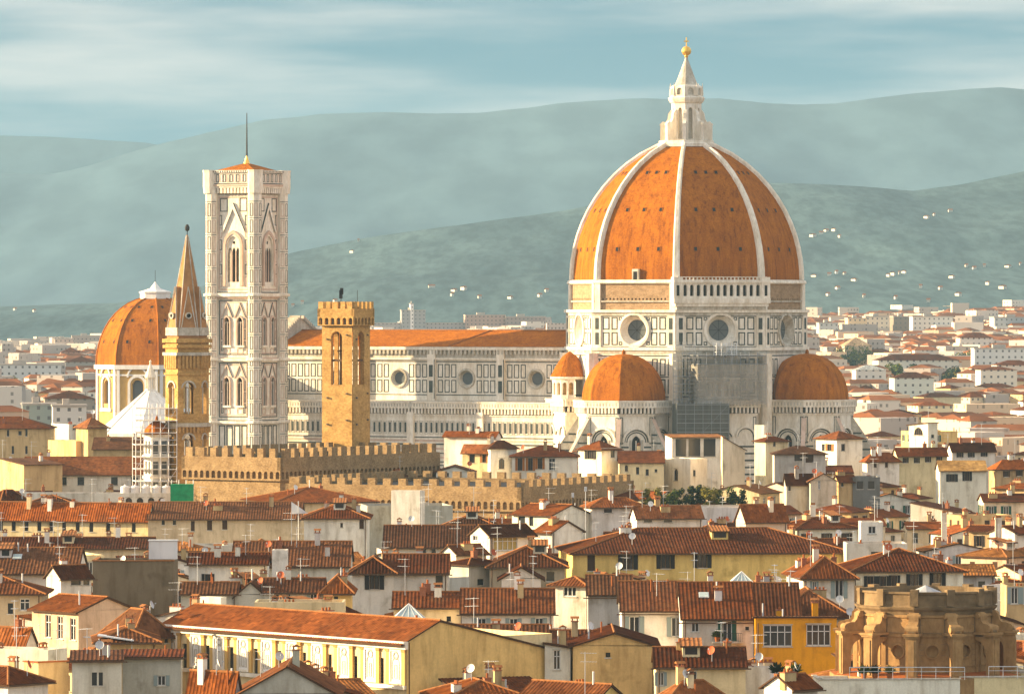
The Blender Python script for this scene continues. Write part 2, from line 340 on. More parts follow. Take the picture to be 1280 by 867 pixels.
# ------------------------------------------------------------------ terrain, hills, haze
def sst(a, b, x):
    t = min(1, max(0, (x - a) / (b - a))); return t * t * (3 - 2 * t)
def gz(X, Y): return sst(1900, 4800, Y) * (20 + 17 * min(1, max(-1, X / 450)))
def interp(pts, x):
    if x <= pts[0][0]: return pts[0][1]
    for (a, b), (c, d) in zip(pts, pts[1:]):
        if x <= c:
            t = (x - a) / (c - a); return b + (d - b) * t
    return pts[-1][1]
from mathutils import noise as MN
def fbm(x, y, z=0, o=5):
    s = 0; a = 1; f = 1
    for _ in range(o): s += a * MN.noise(Vector((x * f, y * f, z))); a *= .5; f *= 2.03
    return s
mb = MB()
ys = [-300, 200, 600, 1200, 1900] + [1900 + 150 * k for k in range(1, 22)] + [6000, 9000, 16500]
xs = [-3300, -1500, -900] + [-600 + 60 * k for k in range(21)] + [900, 1500, 3300]
for i in range(len(xs) - 1):
    for j in range(len(ys) - 1):
        mb.face([(x, y, gz(x, y)) for x, y in ((xs[i], ys[j]), (xs[i + 1], ys[j]), (xs[i + 1], ys[j + 1]), (xs[i], ys[j + 1]))], 'ground')
gr = mb.build('ground'); gr['kind'] = 'structure'
def hills(name, prof, Yr, Yb, m, amp, x0, x1, nx, ny, back):
    def z(X, Y):
        px = HX + FPX * X / Yr; zr = zat(interp(prof, px), Yr)
        base = gz(X, min(Y, 4800)) - 3
        t = (Y - Yb) / (Yr - Yb)
        if t <= 1: s = max(0, t); h = base + (zr - base) * (s ** 1.25); n = amp * (4 * s * (1 - s)) ** .7 * fbm(X / 420, Y / 900, Yr)
        else: h = zr - (t - 1) * (Yr - Yb) * .25; n = 0
        return h + n + (amp * .05 * fbm(X / 60, 3.3, Yr) if t > .5 else 0)
    mb = MB(); X = [x0 + (x1 - x0) * k / nx for k in range(nx + 1)]
    Ys = [Yb + (Yr - Yb) * k / ny for k in range(ny + 1)] + [Yr + back]
    V = [[(x, y, z(x, y)) for y in Ys] for x in X]; n = len(Ys)
    mb.v = [p for r in V for p in r]; mb.names = [m]
    for i in range(nx):
        for j in range(n - 1): mb.f.append((i * n + j, (i + 1) * n + j, (i + 1) * n + j + 1, i * n + j + 1)); mb.m.append(0); mb.smooth.add(len(mb.f) - 1)
    o = mb.build(name); o['kind'] = 'structure'; return z
near_prof = [(-900, 384), (0, 383), (150, 378), (240, 362), (300, 342), (365, 316), (450, 298), (500, 291), (560, 283), (640, 272), (700, 264), (780, 250), (860, 236), (960, 229), (1030, 230), (1090, 234), (1140, 239), (1200, 231), (1280, 214), (1500, 190), (2300, 190)]
far_prof = [(-1500, 250), (-200, 232), (0, 217), (60, 218), (110, 208), (150, 194), (200, 180), (260, 166), (330, 150), (400, 143), (480, 140), (550, 142), (600, 141), (650, 136), (700, 129), (760, 125), (800, 123), (860, 124), (900, 123), (950, 128), (1000, 131), (1040, 130), (1100, 122), (1150, 116), (1200, 112), (1250, 109), (1280, 112), (1500, 120), (2300, 130)]
back_prof = [(-1500, 190), (-200, 172), (0, 169), (80, 172), (180, 178), (300, 200), (900, 215), (2300, 215)]
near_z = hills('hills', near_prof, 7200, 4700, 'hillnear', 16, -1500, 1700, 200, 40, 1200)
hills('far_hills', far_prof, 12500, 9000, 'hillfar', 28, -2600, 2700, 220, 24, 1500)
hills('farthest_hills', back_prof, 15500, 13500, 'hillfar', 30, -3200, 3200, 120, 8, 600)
mb = MB(); mb.box(-3400, 3400, -400, 16600, -1.5, 640, 'dark')
hz = mb.build('haze'); hz['kind'] = 'stuff'
hm = bpy.data.materials.new('haze'); hm.use_nodes = True; hm.node_tree.nodes.clear()
_o = hm.node_tree.nodes.new('ShaderNodeOutputMaterial'); _v = hm.node_tree.nodes.new('ShaderNodeVolumePrincipled')
_v.inputs['Color'].default_value = (.29, .46, .58, 1); _v.inputs['Density'].default_value = .000052; _v.inputs['Anisotropy'].default_value = .0
hm.node_tree.links.new(_v.outputs[0], _o.inputs['Volume'])
hz.data.materials.clear(); hz.data.materials.append(hm)
# ------------------------------------------------------------------ the cathedral (local x = along the nave towards the apse, -y = side towards us)
CR = R(-29.3)
DOME = Vector((43.6, 1400, 0))
cath = thing('cathedral', 'huge cathedral of white and green marble with ribbed orange dome and long nave', 'cathedral', DOME, CR)
def corner(k, r): a = R(22.5 + 45 * k); return (r * math.cos(a), r * math.sin(a))
def octF(k, r, inset=0):                # frame of octagon face k (normal at 45k deg); r = corner radius
    a = R(45 * k); ap = r * math.cos(R(22.5)) - inset; n = (math.cos(a), math.sin(a), 0); u = (-math.sin(a), math.cos(a), 0)
    return Fr((n[0] * ap, n[1] * ap, 0), u, n), 2 * r * math.sin(R(22.5))
S, SE, E, SW, W_, N_, NE, NW = 6, 7, 0, 5, 4, 2, 1, 3
VIS = (SW, S, SE, E)
def rdome(z, c=6.9, rho=36.3): return -c + math.sqrt(max(0, rho * rho - z * z))
# -- dome shell and ribs
shell = MB(); RB = 28.6
zs = [0, 2.5, 5, 8, 11, 14, 17, 20, 23, 26, 28.5, 31, 33.6]
for k in range(8):
    for i in range(len(zs) - 1):
        r0, r1 = rdome(zs[i]) - .7, rdome(zs[i + 1]) - .7
        a, b = corner(k - 1, r0), corner(k, r0); c, d = corner(k, r1), corner(k - 1, r1)
        shell.face([(*a, 57 + zs[i]), (*b, 57 + zs[i]), (*c, 57 + zs[i + 1]), (*d, 57 + zs[i + 1])], 'dometile')
dome = shell.build('dome', cath)
for k in range(8):
    rb = MB(); a = R(22.5 + 45 * k); dr = Vector((math.cos(a), math.sin(a), 0)); t = Vector((-dr.y, dr.x, 0))
    sec = []
    for z in zs:
        r = rdome(z); nz = Vector((0, 0, 1)); tilt = z / 36.3; out = (dr * math.cos(tilt) + nz * math.sin(tilt))
        base = dr * (r - 1.1) + nz * (57 + z); w = .9 - .45 * z / 33.6
        sec.append([base - t * w, base - t * w + out * .75, base - t * w * .55 + out * 1.15, base + t * w * .55 + out * 1.15, base + t * w + out * .75, base + t * w])
    for i in range(len(sec) - 1):
        for j in range(5): rb.face([sec[i][j], sec[i][j + 1], sec[i + 1][j + 1], sec[i + 1][j]], 'marble')
    rb.build('rib', dome)
vm = MB(); vm.box(-.38, .38, -.1, .55, -.45, .45, 'dark'); vm.box(-.5, .5, -.2, .6, .45, .58, 'dometile'); vm.box(-.5, -.38, -.1, .6, -.45, .45, 'dometile'); vm.box(.38, .5, -.1, .6, -.45, .45, 'dometile')
vme = vm.build('vent', mesh_only=True)
for k in (W_, SW, S, SE, E):
    for z, w in ((7.5, .27), (17.2, .25), (26.5, .2)):
        r = (rdome(z) - .7); ap = r * math.cos(R(22.5)); a = R(45 * k); half = r * math.sin(R(22.5))
        for q in (-1, 0, 1):
            o = obj('vent', vme, dome, (math.cos(a) * ap - math.sin(a) * q * half * 2 * w, math.sin(a) * ap + math.cos(a) * q * half * 2 * w, 57 + z), a + R(90))
            o.rotation_euler = (-(z / 36.3) * .9, 0, a + R(90))
dm = MB(); F, w = octF(S, 29.4)                                   # the little roof hatch on the lit side
dm.fbox(F, -.9, .9, 56.8, 59.6, -2, .1, 'marble_old'); dm.fbox(F, -.5, .5, 57, 59, .1, .16, 'dark'); dm.build('hatch', dome)
# -- lantern
lan = MB()
def octr(mb, prof, m): mb.lathe(prof, m, 8, rot=22.5)
octr(lan, [(0, 90.2), (7.3, 90.2), (7.3, 91.0), (6.9, 91.2), (6.9, 91.8), (3.5, 91.8)], 'marble')
octr(lan, [(3.0, 91.8), (3.0, 101)], 'marble_old')
for k in range(8):
    F, w = octF(k, 3.75)
    h = [(-.55, .55, 92.2, 100.0)]
    wall_holes(lan, F, -w / 2, w / 2, 91.8, 101.2, h, 'marble', .7, back='dark'); arch_fill(lan, F, -.55, .55, 99.2, 100, 'marble', .7)
    a = R(22.5 + 45 * k); T = Matrix.Rotation(a, 4, 'Z')
    pr = [(3.5, 91.8), (6.5, 91.8), (6.5, 96.0), (5.9, 96.6), (5.2, 96.4), (4.7, 97.2), (4.5, 98.6), (3.9, 99.4), (3.5, 99.6)]
    for sgn in (-.42, .42): lan.face([T @ Vector((r, sgn, z)) for r, z in pr], 'marble')
    for i in range(len(pr) - 1): lan.face([T @ Vector((pr[i][0], -.42, pr[i][1])), T @ Vector((pr[i][0], .42, pr[i][1])), T @ Vector((pr[i + 1][0], .42, pr[i + 1][1])), T @ Vector((pr[i + 1][0], -.42, pr[i + 1][1]))], 'marble')
    lan.box(5.55, 6.62, -.5, .5, 95.6, 96.0, 'marble', T)
    lan.tube(T @ Vector((4.0, 0, 103)), T @ Vector((4.0, 0, 106.2)), .32, 'marble', 5, .04)
    pass
    F, w = octF(k, 4.05)
    arcade(lan, F, -w / 2, w / 2, 102.8, 105.2, 1, .5, .35, 'marble', .3, 'marble_old')
octr(lan, [(3.75, 101.0), (4.2, 101.4), (4.5, 102.0), (4.6, 102.5), (4.2, 102.8), (4.0, 102.8)], 'marble')
octr(lan, [(4.05, 105.2), (3.6, 105.5), (3.0, 105.7)], 'marble')
lantern = lan.build('lantern', cath)
cn = MB(); cn.lathe([(3.0, 105.6), (2.5, 106.6), (.45, 112), (.35, 112.6)], 'marble_old', 16); cn.build('spire', lantern)
bl = MB(); bl.lathe([(.3, 112.4), (.5, 112.9), (.45, 113.1)] + [(1.22 * math.cos(R(t)), 114.2 + 1.22 * math.sin(R(t))) for t in range(-70, 91, 16)], 'gold', 20, smooth=True); bl.build('ball', lantern)
cr = MB(); cr.box(-.1, .1, -.1, .1, 115.3, 117.6, 'gold'); cr.box(-.6, .6, -.1, .1, 116.5, 116.8, 'gold', Matrix.Rotation(R(29), 4, 'Z')); cr.build('cross', lantern)
# -- drum
dr_ = MB(); ocs = MB(); RD = 30.0
dr_.lathe([(29.2, 57.0), (29.9, 56.8), (30.1, 56.2), (29.6, 55.9), (29.3, 55.9), (28.9, 55.9)], 'marble', 8, rot=22.5)
for k in range(8):
    F, w = octF(k, 29.2)
    if k == SE: continue
    wall_holes(dr_, F, -w / 2, w / 2, 49.6, 56, [(-w / 2 + 1.8 + i * 1.02, -w / 2 + 2.25 + i * 1.02, 52.0, 52.45) for i in range(int((w - 4) / 1.02) + 1)], 'roughbrick', .5, back='dark')
    dr_.fbox(F, -w / 2, w / 2, 51.5, 51.8, 0, .45, 'marble_old')
    for s_ in (-1, 1): dr_.fbox(F, s_ * (w / 2 - .75) - .75, s_ * (w / 2 - .75) + .75, 49.6, 56.9, -.2, .55, 'marble')
for k in range(8):
    F, w = octF(k, RD); hw = w / 2
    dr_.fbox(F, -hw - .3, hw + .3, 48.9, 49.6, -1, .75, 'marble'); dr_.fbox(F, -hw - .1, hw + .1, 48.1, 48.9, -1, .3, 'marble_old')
    wall_circle(dr_, F, -hw, hw, 40.4, 48.1, 0, 44.6, 3.75, 'marble')
    lathe_f(dr_, F, 0, 44.6, [(4.35, .02), (4.3, .4), (3.75, .45), (3.6, .1), (2.55, -1.5)], 'marble' if k != E else 'marble_old')
    if k in VIS or k in (W_, NE):
        for s_ in (-1, 1):
            cols = [(4.65, 6.35), (6.95, 8.75)] if True else []
            for (a, b) in cols:
                for (z0, z1) in ((40.9, 44.1), (44.7, 47.8)):
                    frame_lines(dr_, F, min(s_ * a, s_ * b), max(s_ * a, s_ * b), z0, z1, 'green', .27)
            a, b = 9.5, 10.9                                      # corner pilaster
            dr_.fbox(F, min(s_ * 9.25, s_ * hw), max(s_ * 9.25, s_ * hw), 40.4, 48.1, 0, .3, 'marble')
            for (z0, z1) in ((41, 44), (44.8, 47.6)): dr_.fbox(F, min(s_ * 9.75, s_ * 10.75), max(s_ * 9.75, s_ * 10.75), z0, z1, .3, .34, 'green')
            for (z0, z1) in ((40.9, 41.8), (47.0, 47.8)): frame_lines(dr_, F, min(s_ * 3.4, s_ * 4.3), max(s_ * 3.4, s_ * 4.3), z0, z1, 'green', .2)
        for z in (40.45, 47.92): dr_.fbox(F, -9.2, 9.2, z, z + .16, 0, .08, 'green')
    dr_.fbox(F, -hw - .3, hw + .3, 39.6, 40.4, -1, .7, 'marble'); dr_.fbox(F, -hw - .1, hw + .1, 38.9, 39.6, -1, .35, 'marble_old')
drum = dr_.build('drum', cath)
for k in range(8):
    F, w = octF(k, RD); o_ = MB(); disc_f(o_, F, 0, 44.6, 2.56, -1.45, 'glass_grey'); 
    for q in range(4):
        a = math.pi * q / 4; o_.face([F(2.5 * math.cos(a) + .05 * math.sin(a), 44.6 + 2.5 * math.sin(a) - .05 * math.cos(a), -1.4), F(2.5 * math.cos(a) - .05 * math.sin(a), 44.6 + 2.5 * math.sin(a) + .05 * math.cos(a), -1.4),
            F(-2.5 * math.cos(a) - .05 * math.sin(a), 44.6 - 2.5 * math.sin(a) + .05 * math.cos(a), -1.4), F(-2.5 * math.cos(a) + .05 * math.sin(a), 44.6 - 2.5 * math.sin(a) - .05 * math.cos(a), -1.4)], 'iron')
    o_.build('oculus', drum)
ga = MB(); F0, w = octF(SE, 30.6)                                  # white marble gallery on one side only
F = lambda u, z, d=0.0: F0(u, z, d + .6)
wall_ = w / 2 - .2
arcade(ga, F, -wall_ + 1.3, wall_ - 1.3, 52.4, 56.2, 12, .56, .55, 'marble', .9, 'dark')
for s_ in (-1, 1):
    a = (s_ * (wall_ - 1.3), s_ * (wall_ + .9)); ga.fbox(F, min(a), max(a), 52.4, 57.6, -2, .25, 'marble'); ga.fbox(F, s_ * (wall_ - .2) - .35, s_ * (wall_ - .2) + .35, 53, 55.6, .25, .3, 'dark')
ga.fbox(F, -wall_ - .9, wall_ + .9, 51.2, 52.4, -2, .55, 'marble'); ga.fbox(F, -wall_ - .5, wall_ + .5, 50.4, 51.2, -2, .25, 'marble'); ga.fbox(F, -wall_ - .9, wall_ + .9, 56.2, 56.7, -2, .5, 'marble')
for i in range(24): ga.fbox(F, -wall_ + i * wall_ / 12 + .2, -wall_ + i * wall_ / 12 + .5, 56.7, 57.5, .1, .3, 'marble')
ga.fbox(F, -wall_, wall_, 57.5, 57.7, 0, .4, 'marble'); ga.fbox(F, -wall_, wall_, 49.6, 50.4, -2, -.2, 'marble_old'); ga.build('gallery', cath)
# -- lower octagon
lo = MB(); hw = 30.2 * math.sin(R(22.5))
for k in range(8):
    F, w = octF(k, 30.2); lo.face([F(-w / 2, 0), F(w / 2, 0), F(w / 2, 38.9), F(-w / 2, 38.9)], 'marble')
    if k in VIS:
        for s_ in (-1, 1):
            for (a, b) in ((5.0, 6.6), (7.2, 8.8), (9.4, 11.0)):
                for (z0, z1) in ((29, 32.6), (33.4, 37.6)): frame_lines(lo, F, min(s_ * a, s_ * b), max(s_ * a, s_ * b), z0, z1, 'green', .3)
        for z in (28.2, 33.0, 38.2): lo.fbox(F, -w / 2, w / 2, z, z + .25, 0, .07, 'green')
for k in range(8):
    x, y = corner(k, 30.3); lo.lathe([(1.7, 0), (1.7, 38.9)], 'marble', 8, (x, y), rot=45 * k)
lo.build('crossing_wall', cath)
# -- tribunes (three-quarter octagons under half domes)
def side_wall(mb, F, w, zt=24.2, pointed=True, arch=True, rows=True, lancet=True):
    m = 'marble'
    holes = [(-1.15, 1.15, 9.5, 19.0)] if lancet else []
    wall_holes(mb, F, -w / 2, w / 2, 0, zt, holes, m, .6, back='dark')
    if lancet:
        arch_fill(mb, F, -1.15, 1.15, 17.2, 19.0, m, .6, True); mb.fbox(F, -.12, .12, 9.5, 17.8, -.4, -.2, 'marble')
        mb.fbox(F, -1.7, -1.15, 9, 18, 0, .15, 'marble_old'); mb.fbox(F, 1.15, 1.7, 9, 18, 0, .15, 'marble_old')
    if arch:
        r = min(3.9, w / 2 - .7)
        ring_arch(mb, F, 0, 17.4, r, .55, 'marble', .5); ring_arch(mb, F, 0, 17.4, r - .55, .3, 'green', .12); ring_arch(mb, F, 0, 17.4, r - 1.15, .25, 'green', .08)
    if rows:
        for z in (5.5, 7.6, 9.2, 10.9, 12.6, 14.3, 16.0):
            for s_ in (-1, 1): mb.fbox(F, s_ * (w / 4 + .95) - w / 4 + 1.0, s_ * (w / 4 + .95) + w / 4 - 1.0, z, z + .42, 0, .06, 'green')
        for s_ in (-1, 1): frame_lines(mb, F, min(s_ * (w / 2 - .15), s_ * (w / 2 - 1.0)), max(s_ * (w / 2 - .15), s_ * (w / 2 - 1.0)), 17, 23.5, 'green', .18)
def gallery_band(mb, F, w, z=24.2, d=.9):
    mb.fbox(F, -w / 2 - d * .41, w / 2 + d * .41, z + 1.55, z + 3.2, -.5, d, 'marble'); n = max(3, int(w / .95))
    for i in range(n):
        u = -w / 2 + (i + .5) * w / n; mb.fbox(F, u - .22, u + .22, z + .2, z + 1.55, 0, d - .1, 'marble'); mb.fbox(F, u + .26, u + w / n - .26, z + .1, z + 1.5, .01, .05, 'dark')
    mb.fbox(F, -w / 2, w / 2, z - .35, z + .1, 0, .25, 'marble')
    n2 = max(3, int(w / .8))
    for i in range(n2): u = -w / 2 + (i + .5) * w / n2; mb.fbox(F, u - .2, u + .2, z + 1.95, z + 2.75, d, d + .04, 'marble_old')
    mb.fbox(F, -w / 2 - d * .41 - .1, w / 2 + d * .41 + .1, z + 3.0, z + 3.3, -.5, d + .15, 'marble')
def tribune(a_deg, t, name):
    T = Matrix.Rotation(R(a_deg), 4, 'Z'); c = Vector((t, 0, 0)); r = 11.4
    wl = MB(); sb = []
    for k in (-2, -1, 0, 1, 2):
        a = R(45 * k); ap = r * math.cos(R(22.5)); n = T @ Vector((math.cos(a), math.sin(a), 0)); u = T @ Vector((-math.sin(a), math.cos(a), 0)); o = T @ c + n * ap
        F = Fr(o, u, n); w = 2 * r * math.sin(R(22.5)); side_wall(wl, F, w); gallery_band(wl, F, w)
    part = wl.build(name, cath)
    for k in (-2, -1, 0, 1):                                        # sloping spur buttresses on the corners
        b = MB(); a = R(22.5 + 45 * k); M = T @ Matrix.Translation(c) @ Matrix.Rotation(a, 4, 'Z'); pr = [(r - .4, 0), (r + 7.5, 0), (r + 7.5, 12.0), (r - .4, 23.6)]
        for s_ in (-.55, .55): b.face([M @ Vector((x, s_, z)) for x, z in pr], 'marble_old')
        for i in range(4): x0, z0 = pr[i]; x1, z1 = pr[(i + 1) % 4]; b.face([M @ Vector((x0, -.55, z0)), M @ Vector((x0, .55, z0)), M @ Vector((x1, .55, z1)), M @ Vector((x1, -.55, z1))], 'marble_pink')
        for z in range(3, 20, 2):
            xe = r + 7.3 if z < 11.6 else r - .4 + 7.9 * (23.6 - z) / 11.6 - .6
            if xe > r + .6: b.box(r, xe, -.6, .6, z, z + .4, 'green', M)
        b.build('buttress', part)
    d = MB(); n = 10; rr = 10.3; H = 11.4
    pf = [(rr * math.cos(math.asin(min(1, (i / n) ** 1.0))), 27.4 + H * (i / n)) for i in range(n + 1)]
    pf = [(rr * math.cos(R(90 * i / n)) ** .92 if i < n else 0, 27.4 + H * math.sin(R(90 * i / n))) for i in range(n + 1)]
    cc = T @ c; d.lathe(pf, 'dometile', 8, (cc.x, cc.y), rot=a_deg + 22.5)
    d.lathe([(.5, 38.6), (.45, 39.4), (0, 40)], 'dometile', 8, (cc.x, cc.y)); d.build('half_dome', part)
tribune(-90, 33.2, 'tribune'); tribune(0, 33.6, 'tribune'); tribune(90, 33.2, 'tribune')
# -- blocks and small conical exedrae on the diagonals
def exedra(a_deg, t=30.4, roof=True):
    T = Matrix.Rotation(R(a_deg), 4, 'Z'); wl = MB(); n = T @ Vector((1, 0, 0)); u = T @ Vector((0, 1, 0))
    ap = 33.5; F = Fr(n * ap, u, n); side_wall(wl, F, 15, lancet=False, arch=False); gallery_band(wl, F, 15)
    for uc, r_ in ((-4.6, 2.6), (4.6, 2.6), (0, 1.5)):
        ring_arch(wl, F, uc, 18.6, r_, .45, 'marble', .4); ring_arch(wl, F, uc, 18.6, r_ - .45, .25, 'green', .1)
    for s_ in (-1, 1):
        F3 = Fr(n * (ap if s_ < 0 else ap - 8) + u * (7.5 * s_), n * (-1 if s_ < 0 else 1), u * s_); L_ = 8.0
        wl.face([F3(0, 0), F3(L_, 0), F3(L_, 24.2), F3(0, 24.2)], 'marble'); ring_arch(wl, F3, 4, 18.2, 2.7, .45, 'marble', .4); ring_arch(wl, F3, 4, 18.2, 2.2, .25, 'green', .1)
        for z in (5.5, 7.6, 9.2, 10.9, 12.6, 14.3, 16.0): wl.fbox(F3, .3, L_ - .3, z, z + .42, 0, .06, 'green')
        gallery_band(wl, (lambda q, z, d=0.0, F3=F3: F3(q + 4, z, d)), 8)
    wl.face([T @ Vector((ap + .5, -7.5, 27.3)), T @ Vector((ap + .5, 7.5, 27.3)), T @ Vector((24, 7.5, 27.3)), T @ Vector((24, -7.5, 27.3))], 'lead')
    ex = wl.build('exedra', cath)
    e = MB(); c = n * t
    e.lathe([(4.4, 27.3), (4.4, 28.0)], 'marble', 16, (c.x, c.y)); 
    for k in range(8):
        a = R(a_deg - 90 + 22.5 * (k + .5)); nn = Vector((math.cos(a), math.sin(a), 0)); uu = Vector((-nn.y, nn.x, 0)); F = Fr(c + nn * 4.3, uu, nn); w = 2 * 4.4 * math.tan(R(11.25))
        wall_holes(e, F, -w / 2, w / 2, 28, 32.4, [(-.52, .52, 28.5, 31.6)], 'marble', .8, back='ochrestone'); arch_fill(e, F, -.52, .52, 31.08, 31.6, 'marble', .8)
    e.lathe([(4.3, 32.3), (4.9, 32.5), (4.9, 33.0), (4.4, 33.1)], 'marble', 16, (c.x, c.y)); e.build('niche_ring', ex)
    rf = MB(); rf.lathe([(4.85, 33.0), (3.5, 35.6), (1.9, 38.0), (.25, 39.2), (0, 39.3)], 'dometile', 20, (c.x, c.y)); 
    if roof: rf.build('cone_roof', ex)
exedra(-135); exedra(-45, 30.4, False)
# -- nave
cl = MB(); F = Fr((-113, -10.5, 0), (1, 0, 0), (0, -1, 0)); X0, X1 = 0, 87
bays = [15.9, 35.8, 55.7, 75.9]                                    # centres measured from the west front
edges = [0, 25.9, 45.7, 65.9, 87]
zt = 40.2
for i, b in enumerate(bays):
    wall_circle(cl, F, edges[i], edges[i + 1], 25, zt, b, 32.2, 1.9, 'marble')
    lathe_f(cl, F, b, 32.2, [(2.55, .02), (2.5, .35), (2.1, .4), (1.9, .1), (1.55, -.7)], 'marble_old'); disc_f(cl, F, b, 32.2, 1.6, -.65, 'glass_grey')
    for side in (-1, 1):
        lim = (b - edges[i] if side < 0 else edges[i + 1] - b) - 1.4; a = 3.0
        while a + 1.5 < lim:
            for z0, z1 in ((28.6, 31.8), (32.4, 35.8)):
                u0, u1 = sorted((b + side * a, b + side * (a + 1.45))); frame_lines(cl, F, u0, u1, z0, z1, 'green', .22)
            a += 1.95
    for z in (27.9, 36.3): cl.fbox(F, edges[i], edges[i + 1], z, z + .22, 0, .07, 'green')
for e in edges[1:-1]:
    cl.fbox(F, e - 1.1, e + 1.1, 25, zt, 0, .8, 'marble')
    for z0, z1 in ((28.6, 31.6), (32.6, 35.6)): cl.fbox(F, e - .55, e + .55, z0, z1, .8, .84, 'green')
    cl.fbox(F, e + .9, e + 1.1, 27, 37, .8, .84, 'green')
for z0, z1, d in ((36.9, 37.4, .5), (39.4, 40.2, 1.0)): cl.fbox(F, 0, 87, z0, z1, 0, d, 'marble')
cl.fbox(F, 0, 87, 37.4, 39.4, 0, .25, 'marble_old')
for k in range(72): cl.fbox(F, k * 1.2 + .3, k * 1.2 + .85, 38.3, 39.4, .25, .85, 'marble_old')
F2 = Fr((-26, 10.5, 0), (-1, 0, 0), (0, 1, 0)); cl.face([F2(0, 20), F2(87, 20), F2(87, 40.2), F2(0, 40.2)], 'marble')
cl.face([(-113, -10.5, 20), (-113, 10.5, 20), (-113, 10.5, 40.2), (-113, 0, 44), (-113, -10.5, 40.2)], 'marble_old')
cl.build('nave_wall', cath)
nr = MB()
for s_ in (-1, 1): nr.face([(-112.6, s_ * 11.6, 40.25), (-24, s_ * 11.6, 40.25), (-24, 0, 44.3), (-112.6, 0, 44.3)], 'dometile')
nr.tube((-112.6, 0, 44.3), (-24, 0, 44.3), .25, 'ridgetile'); nr.tube((-62, -11.5, 40.4), (-56, -.1, 44.4), .16, 'ridgetile', 4); nr.build('nave_roof', cath)
ai = MB(); F = Fr((-113, -21, 0), (1, 0, 0), (0, -1, 0)); 
ai.face([F(0, 0), F(91, 0), F(91, 23.8), F(0, 23.8)], 'marble')
for z, h_ in ((15.6, .35), (17.4, .22), (13.4, .22), (11.2, .3)): ai.fbox(F, 0, 91, z, z + h_, 0, .12, 'green')
k = 1.0
while k < 88:
    ai.fbox(F, k + .08, k + .62, 18.7, 21.2, 0, .06, 'green'); frame_lines(ai, F, k - .2, k + .95, 18.3, 21.6, 'marble_old', .12, .1); k += 1.52
k = .8
while k < 88: frame_lines(ai, F, k, k + 1.6, 5.5, 10.6, 'green', .3); k += 2.3
for z in (12.2, 14.4, 16.4): ai.fbox(F, 0, 91, z, z + .5, 0, .05, 'marble_pink')
for e in edges[1:-1]: ai.fbox(F, e - .9, e + .9, 0, 23.8, 0, .9, 'marble'); ai.fbox(F, e - .45, e + .45, 6, 16, .9, .94, 'green')
for a, b in zip(edges, edges[1:] ): 
    Fb = (lambda c_: (lambda u, z, d=0.0: F(u + c_, z, d)))((a + b) / 2); gallery_band(ai, Fb, b - a, 23.2, .8)
ai.face([(-113, -21.6, 26.0), (-22, -21.6, 26.0), (-22, -10.5, 26.6), (-113, -10.5, 26.6)], 'marble_old')
ai.face([(-113, -21, 0), (-113, 0, 0), (-113, 0, 23), (-113, -21, 23)], 'marble'); ai.build('aisle_wall', cath)
fc = MB()                                                          # the west front rises above the roof as a gabled screen
pr = [(-21.8, 0), (21.8, 0), (21.8, 29.5), (11.6, 33.5), (11.6, 41.5), (0, 47.6), (-11.6, 41.5), (-11.6, 33.5), (-21.8, 29.5)]
fc.prism(pr, 0, 2.4, 'marble_old', T=lambda x, y, z: Vector((-113 - z, x, y)))
for s_ in (-1, 1):
    for i in range(13): t = i / 13; y0, z0 = s_ * 11.6 * (1 - t), 41.5 + 6.1 * t; fc.box(-115.6, -112.4, y0 - .3, y0 + .3, z0, z0 + .95, 'marble_old')
fc.build('west_front', cath)
